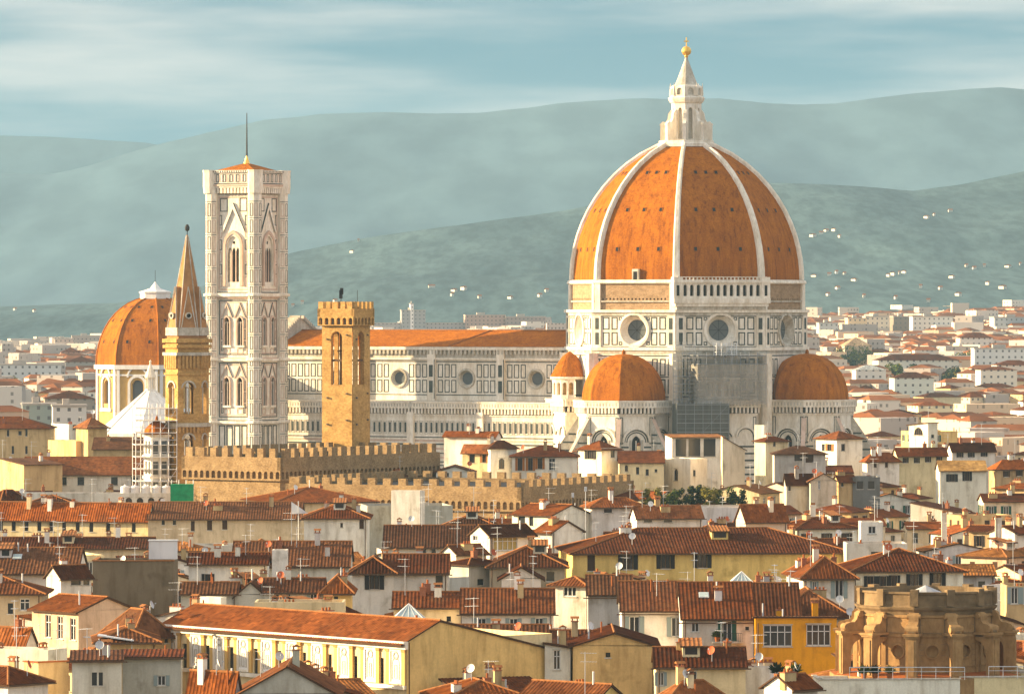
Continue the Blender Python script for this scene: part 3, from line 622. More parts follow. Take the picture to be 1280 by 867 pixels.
# ------------------------------------------------------------------ bell tower beside the nave
def LW(x, y): return DOME + Matrix.Rotation(CR, 4, 'Z') @ Vector((x, y, 0))
bt = thing('bell_tower', 'tall square marble bell tower with paired pointed windows and a thin roof pole', 'bell tower', LW(-107.2, -35.6), CR)
a = 6.3
sides = [Fr((0, -a, 0), (1, 0, 0), (0, -1, 0)), Fr((a, 0, 0), (0, 1, 0), (1, 0, 0)), Fr((0, a, 0), (-1, 0, 0), (0, 1, 0)), Fr((-a, 0, 0), (0, -1, 0), (-1, 0, 0))]
sh = MB(); WL = [(21.5, 36.8), (37.6, 52.4), (54.0, 78.6)]
for si, F in enumerate(sides):
    H1 = [(s_ * 1.95 - .8, s_ * 1.95 + .8, 25.4, 33.0) for s_ in (-1, 1)]; H2 = [(s_ * 1.95 - .8, s_ * 1.95 + .8, 40.6, 48.2) for s_ in (-1, 1)]
    H3 = [(-1.75, 1.75, 56.6, 68.6)]
    wall_holes(sh, F, -a, a, 0, 78.6, H1 + H2 + H3, 'marble', .32)
    wall_holes(sh, (lambda u, z, d=0.0, F=F: F(u, z, d - .34)), -a + .4, a - .4, 0, 78.6, H1 + H2 + H3, 'darkstone_and_shade', .7)
    for h in H1 + H2:
        arch_fill(sh, F, h[0], h[1], h[3] - 1.5, h[3], 'marble', .32, True, 5); uc = (h[0] + h[1]) / 2
        sh.tube(F(uc, h[2], -.2), F(uc, h[3] - 1.6, -.2), .11, 'marble', 6); arch_fill(sh, F, h[0], uc, h[3] - 2.6, h[3] - 1.7, 'marble', .15, True, 3, -.15); arch_fill(sh, F, uc, h[1], h[3] - 2.6, h[3] - 1.7, 'marble', .15, True, 3, -.15)
        ring_arch(sh, F, uc, h[3] - 1.5, 1.15, .33, 'marble_pink', .35, 10, True, h[2] - .3)
        # steep gable over each window
        for q in (-1, 1):
            p0, p1 = (uc + q * 1.75, h[3] - .6), (uc, h[3] + 3.2)
            sh.face([F(*p0, .3), F(p0[0] - q * .35, p0[1], .3), F(p1[0], p1[1] - .75, .3), F(*p1, .3)][::q], 'marble_pink')
            sh.face([F(*p0, .3), F(*p1, .3), F(*p1, 0), F(*p0, 0)], 'green')
        sh.fbox(F, h[0] - .5, h[1] + .5, h[2] - .5, h[2], 0, .45, 'marble'); frame_lines(sh, F, h[0] - .1, h[1] + .1, h[2] - 2.2, h[2] - .8, 'marble_pink', .2, .1)
    for z0, z1 in ((22.4, 36.2), (38.2, 52.0)):
        frame_lines(sh, F, -4.3, 4.3, z0, z1, 'green', .22, .1); frame_lines(sh, F, -3.95, 3.95, z0 + .4, z1 - .4, 'marble_pink', .2, .1)
        for q in (-1, 1): 
            for k in range(3): frame_lines(sh, F, q * 3.35 - .3, q * 3.35 + .3, z0 + 1 + k * 2.9, z0 + 3.4 + k * 2.9, 'green', .14, .08)
    h = H3[0]; arch_fill(sh, F, h[0], h[1], 66.2, 68.6, 'marble', .32, True, 6)
    for q in (-.6, .6):
        sh.tube(F(q, 56.6, -.2), F(q, 64.4, -.2), .16, 'marble_pink', 6)
    for q in (-1.18, 0, 1.18): arch_fill(sh, F, q - .58, q + .58, 63.6, 65.4, 'marble', .2, True, 4, -.15)
    wall_holes(sh, F if False else (lambda u, z, d=0.0, F=F: F(u, z, d - .16)), -1.75, 1.75, 65.4, 68.6, [(-.35, .35, 66.2, 66.9)], 'marble', .2)
    ring_arch(sh, F, 0, 66.0, 2.9, .7, 'marble_pink', .5, 12, True, 55.6); ring_arch(sh, F, 0, 66.0, 2.2, .4, 'marble', .3, 12, True, 55.6)
    for q in (-1, 1):
        p0, p1 = (q * 3.6, 69.2), (0, 76.6)
        sh.face([F(*p0, .45), F(p0[0] - q * .75, p0[1], .45), F(p1[0], p1[1] - 1.5, .45), F(*p1, .45)][::q], 'marble'); sh.face([F(*p0, .45), F(*p1, .45), F(*p1, 0), F(*p0, 0)], 'green')
        frame_lines(sh, F, q * 2.9 - 1.1, q * 2.9 + 1.1, 74.4, 77.8, 'green', .2, .08)
        for k in range(6): frame_lines(sh, F, q * 3.85 - .42, q * 3.85 + .42, 55.4 + k * 3.1, 58.0 + k * 3.1, 'green' if k % 2 else 'marble_pink', .17, .1)
    frame_lines(sh, F, -4.4, 4.4, 54.6, 78.2, 'marble_pink', .3, .12)
    for z0, z1 in ((9.5, 20.4),):
        for k in range(4): frame_lines(sh, F, -4.3 + k * 2.2, -2.5 + k * 2.2, z0, z1, 'green', .26, .1)
    for z, hh, d, m in ((20.8, .7, .8, 'marble'), (21.5, .25, .3, 'green'), (36.6, .6, .7, 'marble'), (37.2, .3, .35, 'marble_pink'), (52.4, .5, .5, 'marble_pink'), (52.9, .9, 1.0, 'marble'), (53.8, .25, .3, 'green')):
        sh.fbox(F, -a, a, z, z + hh, 0, d, m)
shaft = sh.build('shaft', bt)
fl = MB(); fl.box(-5.2, 5.2, -5.2, 5.2, 55.8, 56.2, 'ochrestone'); fl.box(-5.2, 5.2, -5.2, 5.2, 37, 37.4, 'dark'); fl.box(-5.2, 5.2, -5.2, 5.2, 21, 21.4, 'dark'); fl.box(-.35, .35, -5, 5, 37.4, 53, 'dark'); fl.box(-5, 5, -.35, .35, 21.4, 37, 'dark'); fl.build('floor', bt)
for sx in (-1, 1):
    for sy in (-1, 1):
        b = MB(); c = (sx * a, sy * a)
        b.lathe([(1.75, 0), (1.75, 79)], 'marble', 8, c, rot=22.5)
        for z in (20.8, 36.6, 52.9): b.lathe([(1.75, z), (2.3, z + .15), (2.3, z + .7), (1.75, z + .9)], 'marble', 8, c, rot=22.5)
        for k in range(8):
            an = R(45 * k); n = Vector((math.cos(an), math.sin(an), 0))
            if n.x * sx + n.y * sy < -.1: continue
            F = Fr(Vector((c[0], c[1], 0)) + n * 1.75 * math.cos(R(22.5)), (-n.y, n.x, 0), n); z = 6
            while z < 77:
                hgt = 3.3; frame_lines(b, F, -.45, .45, z, z + hgt, 'green' if k % 2 == 0 else 'marble_pink', .16, .06); b.fbox(F, -.6, .6, z + hgt + .35, z + hgt + .5, 0, .05, 'green'); z += 4.2
        b.build('corner_buttress', bt)
tp = MB(); o = a + 1.2
for F in [Fr((0, -o, 0), (1, 0, 0), (0, -1, 0)), Fr((o, 0, 0), (0, 1, 0), (1, 0, 0)), Fr((0, o, 0), (-1, 0, 0), (0, 1, 0)), Fr((-o, 0, 0), (0, -1, 0), (-1, 0, 0))]:
    tp.fbox(F, -o, o, 81.0, 84.2, -.6, 0, 'marble'); tp.fbox(F, -o, o, 84.2, 84.8, -.8, .25, 'marble'); tp.fbox(F, -o, o, 80.8, 81.3, -.6, .2, 'marble_pink')
    for k in range(15): u = -o + (k + .5) * 2 * o / 15; tp.fbox(F, u - .3, u + .3, 79.0, 80.8, -1.8, -.1, 'marble'); frame_lines(tp, F, u - .4, u + .4, 81.8, 83.8, 'green' if k % 2 else 'marble_pink', .16, .06)
    tp.fbox(F, -o, o, 80.4, 80.8, -1.8, 0, 'marble'); tp.fbox(F, -o + .6, o - .6, 78.9, 80.4, -1.3, -1.15, 'darkstone_and_shade'); tp.fbox(F, -o, o, 81.35, 81.55, 0, .06, 'green'); tp.fbox(F, -o, o, 83.95, 84.12, 0, .06, 'green')  # dark strip behind the brackets paints the shade in their gaps
    for k in range(22): u = -o + (k + .5) * 2 * o / 22; tp.fbox(F, u - .14, u + .14, 84.3, 84.7, .25, .3, 'darkstone_and_shade')
for sx in (-1, 1):
    for sy in (-1, 1): tp.lathe([(1.75, 79), (1.95, 80.8), (1.95, 84.3), (2.1, 84.9), (0, 84.9)], 'marble', 8, (sx * (a + .35), sy * (a + .35)), rot=22.5)
tp.box(-a, a, -a, a, 78.5, 79.2, 'marble_old'); tp.build('cornice', bt)
rf = MB(); q = 6.9; apex = (0, 0, 86.9)
for (x0, y0), (x1, y1) in (((-q, -q), (q, -q)), ((q, -q), (q, q)), ((q, q), (-q, q)), ((-q, q), (-q, -q))): rf.face([(x0, y0, 84.4), (x1, y1, 84.4), apex], 'dometile')
rf.lathe([(.9, 86.5), (.5, 87.6), (.2, 88.6)], 'gold', 8); rf.build('roof', bt)
po = MB(); po.tube((0, 0, 88), (0, 0, 99.5), .24, 'iron', 6, .1); po.build('pole', bt)
# ------------------------------------------------------------------ fortified palace with its tower
def boxF(c, yaw, w, d):             # frames of a yawed block whose near corner is c: left face (lit) and right face
    ul = Vector((-math.sin(yaw), math.cos(yaw), 0)); ur = Vector((math.cos(yaw), math.sin(yaw), 0)); c = Vector((c[0], c[1], 0))
    return Fr(c + ul * d, -ul, -ur), Fr(c, ur, -ul), Fr(c + ur * w, ul, ur), Fr(c + ur * w + ul * d, -ur, ul)
def tray(c, px, ang):                # length along direction ang (from corner c) that ends at image column px
    q = (px - HX) / FPX; dx, dy = math.cos(ang), math.sin(ang); return (q * c[1] - c[0]) / (dx - q * dy)
pal = thing('fortified_palace', 'medieval stone palace with battlements and a square crenellated tower', 'palace', (0, 0, 0))
def crenel(mb, F, L, z, n, m, h=1.75, t=.8, frac=.5):
    p = L / n
    for k in range(n): mb.fbox(F, k * p + p * (1 - frac) / 2, (k + 1) * p - p * (1 - frac) / 2, z, z + h, -t, 0, m)
def fort(px_l, px_c, px_r, Y, yaw, zt, name, nl, nr, arcs, par=2.3, mh=1.6):
    c = P(px_c, 500, Y); wl = tray(c, px_l, yaw + math.pi / 2); wr = tray(c, px_r, yaw); fs = boxF(c, yaw, wr, wl)
    mb = MB(); Ls = (wl, wr, wl, wr)
    for F, L, n in zip(fs, Ls, (nl, nr, nl, nr)):
        mb.face([F(0, 0), F(L, 0), F(L, zt), F(0, zt)], 'pietraforte'); mb.face([F(0, zt - par), F(L, zt - par), F(L, zt, -.8), F(0, zt, -.8)][::-1], 'pietraforte')
    roof = [f_(0, zt - .6) for f_ in fs]; mb.face(roof[::-1] if False else [fs[0](0, zt - .6), fs[1](0, zt - .6), fs[2](0, zt - .6), fs[3](0, zt - .6)], 'dark')
    part = mb.build(name, pal)
    bm_ = MB()
    for F, L, n in zip(fs, Ls, (nl, nr, nl, nr)):
        F2 = lambda u, z, d=0.0, F=F: F(u, z, d + .55)
        if arcs: arcade(bm_, F2, -.5, L + .5, zt - par - 1.9, zt - par, max(4, int(L / 1.22)), .62, .35, 'pietraforte', .5, 'pietraforte')
        bm_.fbox(F2, -.55, L + .55, zt - par, zt, -.8, 0, 'pietraforte'); crenel(bm_, F2, L, zt, n, 'pietraforte', mh)
    bm_.build('battlement', part); return part
fort(232, 350, 545, 1005, R(55), 23.2, 'upper_block', 8, 17, True)
fort(362, 650, 787, 958, R(62), 19.4, 'lower_block', 15, 14, True, 2.3, 1.15)
# tower
c = P(441, 500, 1052); ty = R(62); ts = 6.55; fs = boxF(c, ty, ts, ts * 1.02)
mb = MB()
for i, F in enumerate(fs):
    hole = [(1.95, 4.35, 35.6, 45.6)]
    wall_holes(mb, F, 0, ts, 0, 47.2, hole, 'ochrestone', .9); arch_fill(mb, F, 1.95, 4.35, 44.4, 45.6, 'ochrestone', .9)
    mb.fbox(F, 1.95, 4.35, 40.0, 40.35, -.6, -.3, 'frame_brown')
    for k in range(2):
        for zz in (22, 28, 33, 44): mb.fbox(F, 1.1 + k * 4.2, 1.35 + k * 4.2, zz + k * .8, zz + .3 + k * .8, 0, .35, 'darkstone_and_shade')
cx = fs[1](ts / 2, 0, -ts / 2); mb.box(-3, 3, -3, 3, 35.0, 35.5, 'ochrestone', Matrix.Translation(cx) @ Matrix.Rotation(ty, 4, 'Z'))
tw = mb.build('tower', pal)
bl = MB(); bl.tube(cx + Vector((-1.7, .6, 41.9)), cx + Vector((1.7, -.6, 41.9)), .14, 'frame_brown'); bl.lathe([(.1, 41.7), (.45, 41.5), (.55, 40.6), (.8, 40.0), (.86, 39.7)], 'iron', 14, (cx.x, cx.y)); bl.build('bell', tw)
mb = MB()
for F in fs:
    F2 = lambda u, z, d=0.0, F=F: F(u, z, d + .62)
    arcade(mb, F2, -.6, ts + .6, 46.7, 48.4, 6, .62, .2, 'ochrestone', .55, 'darkstone_and_shade'); mb.fbox(F2, -.62, ts + .62, 48.4, 49.9, -.6, 0, 'ochrestone')
    p = (ts + 1.24) / 5
    for k in range(5): mb.fbox(F2, -.62 + (k + .2) * p, -.62 + (k + .8) * p, 49.9, 51.2, -.6, 0, 'ochrestone')
mb.box(-3.5, 3.5, -3.5, 3.5, 48.3, 48.7, 'darkstone_and_shade', Matrix.Translation(cx) @ Matrix.Rotation(ty, 4, 'Z')); mb.build('battlement', tw)
mb = MB(); q = cx + Vector((-1.0, 0, 0)); mb.tube(q + Vector((0, 0, 48.7)), q + Vector((0, 0, 53.8)), .07, 'iron'); mb.box(-.35, .3, -.05, .05, 51.8, 53.4, 'iron', Matrix.Translation((q.x, q.y, 0))); mb.box(-.15, .45, -.05, .05, 52.6, 53.8, 'iron', Matrix.Translation((q.x, q.y, 0)))
mb.tube(cx + Vector((2.1, 0, 48.7)), cx + Vector((2.1, 0, 53.4)), .05, 'iron'); mb.build('weathervane', tw)
# ------------------------------------------------------------------ hexagonal spire
sp = thing('church_spire', 'slender hexagonal brick belfry with pointed spire beside the marble bell tower', 'bell tower', (P(234, 500, 1042).x, 1042, 0), R(8))
mb = MB(); r = 4.05
def hexF(k, r, n=6): a_ = R(60 * k - 90); return Fr((math.cos(a_) * r * math.cos(R(30)), math.sin(a_) * r * math.cos(R(30)), 0), (-math.sin(a_), math.cos(a_), 0), (math.cos(a_), math.sin(a_), 0)), r
for k in range(6):
    F, w = hexF(k, r); H = [(-.95, .95, 30.4, 36.2), (-.85, .85, 21.6, 26.6)]
    wall_holes(mb, F, -w / 2, w / 2, 0, 44.4, H, 'ochrestone', .7)
    for h in H:
        arch_fill(mb, F, h[0], h[1], h[3] - 1, h[3], 'ochrestone', .7); mb.tube(F(0, h[2], -.35), F(0, h[3] - .9, -.35), .14, 'marble_old'); arch_fill(mb, F, h[0], 0, h[3] - 1.6, h[3] - .9, 'ochrestone', .2, False, 4, -.3); arch_fill(mb, F, 0, h[1], h[3] - 1.6, h[3] - .9, 'ochrestone', .2, False, 4, -.3)
        ring_arch(mb, F, 0, h[3] - 1, h[1] + .45, .3, 'marble_old', .18, 10)
    for z, d, hh, m in ((28.0, .45, .7, 'marble_old'), (37.6, .25, .4, 'ochrestone'), (41.2, .5, .6, 'marble_old'), (20.4, .3, .5, 'ochrestone'), (42.6, .45, .6, 'ochrestone'), (43.6, .55, .7, 'ochrestone')): mb.fbox(F, -w / 2 - d * .55, w / 2 + d * .55, z, z + hh, -.3, d, m)
    for q in range(6): u = -w / 2 + (q + .5) * w / 6; mb.fbox(F, u - .2, u + .2, 38.8, 41.2, 0, .4, 'ochrestone'); mb.fbox(F, u - .17, u + .17, 26.9, 28.0, 0, .35, 'ochrestone')
mb.lathe([(3.4, 20), (0, 20)], 'ochrestone', 6, rot=-90 + 30); body = mb.build('belfry', sp)
mb = MB(); mb.lathe([(3.75, 44.3), (3.75, 45.6), (3.4, 46.2), (.16, 63.6)], 'brickspire', 6, rot=-60)
for k in range(6):
    a_ = R(60 * k - 60); mb.tube((3.5 * math.cos(a_), 3.5 * math.sin(a_), 45.6), (.2 * math.cos(a_), .2 * math.sin(a_), 63.4), .13, 'marble_old', 5, .08)
    F, w = hexF(k, 3.6)
    q = [F(-1.35, 46.4, .35), F(1.35, 46.4, .35), F(0, 54.0, -.6)]; mb.face(q, 'brickspire'); mb.face([q[0], q[2], F(0, 54, -2.4), F(-1.35, 46.4, -1)], 'brickspire'); mb.face([q[2], q[1], F(1.35, 46.4, -1), F(0, 54, -2.4)], 'brickspire')
    mb.tube(q[0], q[2], .12, 'marble_old', 4); mb.tube(q[1], q[2], .12, 'marble_old', 4)
    lathe_f(mb, F, 0, 48.6, [(.62, .22), (.62, .5), (.38, .5), (.38, .3)], 'marble_old', 12); disc_f(mb, F, 0, 48.6, .4, .3, 'dark', 12); mb.fbox(F, -1.9, 1.9, 44.9, 46.4, -.4, .45, 'marble_old')
mb.build('spire', sp)
mb = MB(); mb.tube((0, 0, 63.4), (0, 0, 65.4), .08, 'iron'); mb.lathe([(0, 64.2), (.4, 64.5), (.45, 65), (.25, 65.5), (0, 65.6)], 'iron', 8); mb.build('finial', sp)
# ------------------------------------------------------------------ orange chapel dome on the left
cd = thing('domed_chapel', 'chapel with broad orange octagonal dome and pale yellow drum at far left', 'church', (P(194, 500, 1700).x, 1700, 0), R(-29.3 + 14))
mb = MB(); rr = 18.2
for k in range(8):
    F, w = octF(k, rr - .6); H = [(-1.8, 1.8, 21.2, 28.4)]
    wall_holes(mb, F, -w / 2, w / 2, 0, 32.3, H, 'plain_yellow', .9, back='glass_grey'); arch_fill(mb, F, -1.8, 1.8, 26.6, 28.4, 'plain_yellow', .9)
    ring_arch(mb, F, 0, 26.9, 3.0, .75, 'whitepaint', .5, 12, False, 19.6); mb.fbox(F, -3.6, 3.6, 18.8, 19.8, 0, .6, 'whitepaint')
    for s_ in (-1, 1): mb.fbox(F, s_ * (w / 2 - .7) - .45, s_ * (w / 2 - .7) + .45, 14, 32.3, 0, .5, 'whitepaint')
    mb.fbox(F, -w / 2 - .4, w / 2 + .4, 31.6, 32.9, -.8, .9, 'whitepaint'); mb.fbox(F, -w / 2, w / 2, 29.6, 30.1, 0, .4, 'whitepaint'); mb.fbox(F, -w / 2, w / 2, 0, 14, -.3, 1.2, 'plain_yellow')
    ring_arch(mb, F, 0, 29.2, 3.3, .5, 'whitepaint', .6, 12)
mb.build('drum', cd)
mb = MB(); pf = []
for i in range(11): t = R(80 * i / 10); pf.append((rr * .98 * math.cos(t) ** .95 if i else rr * .98, 32.9 + 20.6 * math.sin(t)))
mb.lathe(pf, 'dometile', 8, rot=22.5); shell = mb.build('dome', cd)
for k in range(8):
    rb = MB(); a_ = R(22.5 + 45 * k)
    for (r0, z0), (r1, z1) in zip(pf, pf[1:]): rb.tube((r0 * math.cos(a_), r0 * math.sin(a_), z0), (r1 * math.cos(a_), r1 * math.sin(a_), z1), .3, 'dometile', 5, caps=False)
    rb.build('rib', shell)
    for zi, (rr_, zz) in enumerate(((.90, 7), (.72, 13.4), (.5, 17.4))):
        for q in (-.3, .3):
            a2 = R(45 * k); 
            i0 = [i for i in range(10) if pf[i][1] - 32.9 <= zz][-1]; tt = (zz + 32.9 - pf[i0][1]) / (pf[i0 + 1][1] - pf[i0][1]); r_ = pf[i0][0] + (pf[i0 + 1][0] - pf[i0][0]) * tt; ap = r_ * math.cos(R(22.5))
            obj('vent', vme, shell, (math.cos(a2) * ap - math.sin(a2) * q * r_ * .7, math.sin(a2) * ap + math.cos(a2) * q * r_ * .7, 32.9 + zz), a2 + R(90)).rotation_euler = (-R(8 + zz * 2.6), 0, a2 + R(90))
mb = MB(); mb.lathe([(4.6, 52.8), (4.6, 54.4), (4.9, 54.6), (4.9, 55.0), (3.4, 55.4), (1.6, 56.0), (.5, 57.4), (.1, 58)], 'whitepaint', 8, rot=22.5); mb.tube((0, 0, 57.5), (0, 0, 61.5), .08, 'iron'); mb.build('lantern', cd)
# ------------------------------------------------------------------ white octagonal pyramid roof
bp = thing('baptistery', 'octagonal building with a plain white pyramid roof and tiny lantern', 'church', (P(188, 500, 1512).x, 1512, 0), R(-29.3))
mb = MB()
for k in range(8):
    F, w = octF(k, 14.2); mb.face([F(-w / 2, 0), F(w / 2, 0), F(w / 2, 16.2), F(-w / 2, 16.2)], 'marble')
    for q in range(3): frame_lines(mb, F, -w / 2 + .6 + q * 3.3, -w / 2 + 3.4 + q * 3.3, 9, 14.8, 'green', .3)
    mb.fbox(F, -w / 2 - .3, w / 2 + .3, 15.6, 16.4, -.5, .6, 'marble')
mb.build('wall', bp); mb = MB(); mb.lathe([(14.7, 16.4), (1.5, 27.6)], 'whitepaint', 8, rot=22.5)
for k in range(8): a_ = R(22.5 + 45 * k); mb.tube((14.7 * math.cos(a_), 14.7 * math.sin(a_), 16.45), (1.5 * math.cos(a_), 1.5 * math.sin(a_), 27.7), .16, 'whitepaint', 4)
roof = mb.build('roof', bp); mb = MB(); mb.lathe([(1.5, 27.5), (1.5, 28.2), (.7, 28.2), (.7, 31.2)], 'whitepaint', 8)
for k in range(8): a_ = R(45 * k); mb.tube((1.2 * math.cos(a_), 1.2 * math.sin(a_), 28.2), (1.2 * math.cos(a_), 1.2 * math.sin(a_), 31.2), .16, 'marble', 5)
mb.lathe([(1.3, 31.1), (1.6, 31.3), (1.5, 31.7), (.9, 33.2), (.25, 35), (.2, 35.3), (.35, 35.6), (0, 36.1)], 'marble', 8); mb.build('lantern', roof)
# ------------------------------------------------------------------ drum-shaped church at lower right
Yc = 569; ch = thing('round_church', 'unfinished round stone church drum ringed by scroll buttresses on square piers', 'church', (P(1157, 500, Yc).x, Yc, 0), R(0)); rd = 6.95
A0 = -90 - 18.7 + 5.2
def dodF(k, r): a_ = R(A0 + 15 + 30 * k); return Fr((math.cos(a_) * r * math.cos(R(15)), math.sin(a_) * r * math.cos(R(15)), 0), (-math.sin(a_), math.cos(a_), 0), (math.cos(a_), math.sin(a_), 0)), 2 * r * math.sin(R(15))
mb = MB()
for k in range(12):
    F, w = dodF(k, rd); wall_circle(mb, F, -w / 2, w / 2, 0, 19.9, 0, 15.55, .62, 'churchstone', 20); lathe_f(mb, F, 0, 15.55, [(.8, .01), (.78, .12), (.62, .14), (.6, -.3), (0, -.34)], 'churchstone', 20)
    frame_lines(mb, F, -w / 2 + .55, w / 2 - .55, 17.35, 19.0, 'weatherstone', .07, .06); mb.fbox(F, -w / 2, w / 2, 17.0, 17.14, 0, .12, 'churchstone'); mb.fbox(F, -w / 2, w / 2, 14.0, 14.12, 0, .1, 'churchstone')
    for q in (-1, 1): mb.fbox(F, q * (w / 2 - .3) - .16, q * (w / 2 - .3) + .16, 13.4, 19.2, 0, .1, 'churchstone')
    for z in (14.6, 15.15, 15.7, 16.25, 18.2): mb.fbox(F, -w / 2 + .5, -.9, z, z + .025, 0, .012, 'darkstone_and_shade'); mb.fbox(F, .9, w / 2 - .5, z, z + .025, 0, .012, 'darkstone_and_shade')
drumw = mb.build('drum', ch)
mb = MB(); mb.lathe([(rd + .02, 18.9), (rd + .14, 18.95), (rd + .14, 19.1), (rd + .02, 19.15)], 'churchstone', 12, rot=A0); mb.lathe([(rd, 19.2), (rd + .1, 19.5), (rd + .35, 19.75), (rd + .42, 19.95), (rd + .1, 20.0), (rd + .05, 20.15)], 'weatherstone', 12, rot=A0); mb.lathe([(rd + .05, 20.1), (rd + .05, 21.25), (rd + .22, 21.3), (rd + .22, 21.5), (rd - .45, 21.5), (rd - .45, 19.6), (0, 19.6)], 'weatherstone', 12, rot=A0)
for k in range(12): a_ = R(A0 + 30 * k); mb.box(rd - .5, rd + .32, -.42, .42, 20.1, 21.75, 'weatherstone', Matrix.Rotation(a_, 4, 'Z'))
mb.build('parapet', ch)
mb = MB(); mb.lathe([(4.0, 19.6), (3.2, 20.5), (0, 21.9)], 'lead', 12); mb.build('roof', ch)
for k in range(12):
    T = Matrix.Rotation(R(A0 + 30 * k), 4, 'Z'); mb = MB()
    arc = [(7.05 + .05, 15.6)] + [(7.1 + 1.15 * math.sin(R(t)), 15.2 + 1.35 * math.cos(R(t))) for t in range(0, 91, 15)]
    pr = [(9.15, 12.5), (9.15, 17.0), (6.8, 17.0), (6.8, 16.75)] + arc[1:] + [(8.25, 12.5)]
    for s_ in (-.55, .55): mb.face([T @ Vector((x, s_, z)) for x, z in pr], 'churchstone')
    for i in range(len(pr)): x0, z0 = pr[i]; x1, z1 = pr[(i + 1) % len(pr)]; mb.face([T @ Vector((x0, -.55, z0)), T @ Vector((x0, .55, z0)), T @ Vector((x1, .55, z1)), T @ Vector((x1, -.55, z1))], 'churchstone')
    mb.box(8.1, 9.3, -.72, .72, 17.0, 17.18, 'churchstone', T); mb.box(6.8, 9.42, -.82, .82, 17.18, 17.42, 'churchstone', T); mb.box(9.15, 9.24, -.32, .32, 13.2, 16.7, 'churchstone', T); mb.box(8.1, 9.3, -.7, .7, 12.5, 13.1, 'churchstone', T)
    pier = mb.build('pier', ch); mb = MB()
    oc = [(6.85, 19.45), (7.25, 19.42), (7.5, 19.05), (7.58, 18.6), (7.85, 18.3), (8.3, 18.28), (8.75, 18.12), (9.0, 17.75), (8.95, 17.42)]; pr = oc + [(6.85, 17.42)]; hw_ = .5
    for s_ in (-hw_, hw_): mb.face([T @ Vector((x, s_, z)) for x, z in pr], 'churchstone')
    for i in range(len(oc) - 1): x0, z0 = oc[i]; x1, z1 = oc[i + 1]; mb.face([T @ Vector((x0, -hw_, z0)), T @ Vector((x0, hw_, z0)), T @ Vector((x1, hw_, z1)), T @ Vector((x1, -hw_, z1))], 'churchstone', smooth=True)
    for (x, z, r_) in ((8.6, 17.8, .38), (7.2, 19.05, .28)): mb.tube(T @ Vector((x, -.68, z)), T @ Vector((x, .68, z)), r_, 'churchstone', 12)
    mb.box(8.95, 9.02, -.3, .3, 17.5, 17.7, 'weatherstone', T); mb.build('scroll', pier)
mb = MB(); mb.lathe([(9.9, 0), (9.9, 13.0), (rd - .1, 13.35)], 'churchstone', 12, rot=A0); mb.lathe([(9.8, 13.02), (rd, 13.4)], 'terracotta', 12, rot=A0); mb.build('base', ch)
# ------------------------------------------------------------------ houses
W = (.80, .75, .66); WG = (.68, .65, .59); CR_ = (.74, .61, .38); Y_ = (.76, .54, .19); YD = (.76, .53, .21); OR = (.74, .33, .015); GY = (.48, .46, .42); ST = (.30, .23, .14); TN = (.55, .40, .21); PK = (.68, .49, .34)
TB = (.072, .019, .004); TM = (.118, .031, .006); TR = (.24, .066, .011); TL = (.30, .12, .03); TD = (.05, .018, .007)
WMESH = {}
def window_mesh(w, h, st):
    key = (round(w, 1), round(h, 1), st)
    if key in WMESH: return WMESH[key]
    w, h = key[0], key[1]; mb = MB(); hw, hh = w / 2, h / 2
    fr = {'w': 'frame_white', 'g': 'frame_white', 'b': 'frame_white', 'y': 'frame_white'}.get(st, 'frame_brown')
    if st != 'd':
        t = .07 if w < 1.5 else .09
        for x0, x1, z0, z1 in ((-hw, hw, hh - t, hh), (-hw, hw, -hh, -hh + t), (-hw, -hw + t, -hh, hh), (hw - t, hw, -hh, hh)): mb.box(x0, x1, .10, .16, z0, z1, fr)
        n = 1 if w < 1.7 else int(w / .8)
        for k in range(1, n + 1): x = -hw + k * w / (n + 1); mb.box(x - .04, x + .04, .10, .16, -hh, hh, fr)
        if h > 1.2 and st in 'wy': mb.box(-hw, hw, .10, .16, hh * .3, hh * .3 + .08, fr)
    sc_ = {'s': 'shut_brown', 'g': 'shut_green', 'b': 'shut_grey', 'k': 'shut_dark', 'o': 'shut_orange'}.get(st)
    if sc_:
        lw = min(w * .5, .75)
        for s_ in (-1, 1):
            mb.box(min(s_ * (hw + .02), s_ * (hw + lw)), max(s_ * (hw + .02), s_ * (hw + lw)), -.07, -.02, -hh - .03, hh + .03, sc_)
            for q in range(int(h / .3)): mb.box(min(s_ * (hw + .08), s_ * (hw + lw - .06)), max(s_ * (hw + .08), s_ * (hw + lw - .06)), -.095, -.07, -hh + q * .3 + .08, -hh + q * .3 + .2, sc_)
    if st == 'c':
        for s_ in (-1, 1):
            mb.box(min(0, s_ * hw) + .01, max(0, s_ * hw) - .01, .02, .07, -hh, hh, 'shut_brown')
            for q in range(int(h / .25)): mb.box(min(s_ * .07, s_ * (hw - .05)), max(s_ * .07, s_ * (hw - .05)), -.01, .02, -hh + q * .25 + .06, -hh + q * .25 + .16, 'shut_brown')
    mb.box(-hw - .12, hw + .12, -.10, .02, -hh - .12, -hh - .005, 'marble_old')
    if st in 'wsgbka' and h > 1: 
        for x0, x1, z0, z1 in ((-hw - .1, hw + .1, hh + .005, hh + .11),): mb.box(x0, x1, -.04, .01, z0, z1, 'marble_old')
    me = mb.build('window', mesh_only=True)
    pb = MB(); pb.face([(-hw, .2, -hh), (hw, .2, -hh), (hw, .2, hh), (-hw, .2, hh)], 'glass' if st not in ('y',) else 'pane_yellow')
    pm = pb.build('pane', mesh_only=True); WMESH[key] = (me, pm); return WMESH[key]
mat('pane_yellow', (.42, .32, .12), .5)
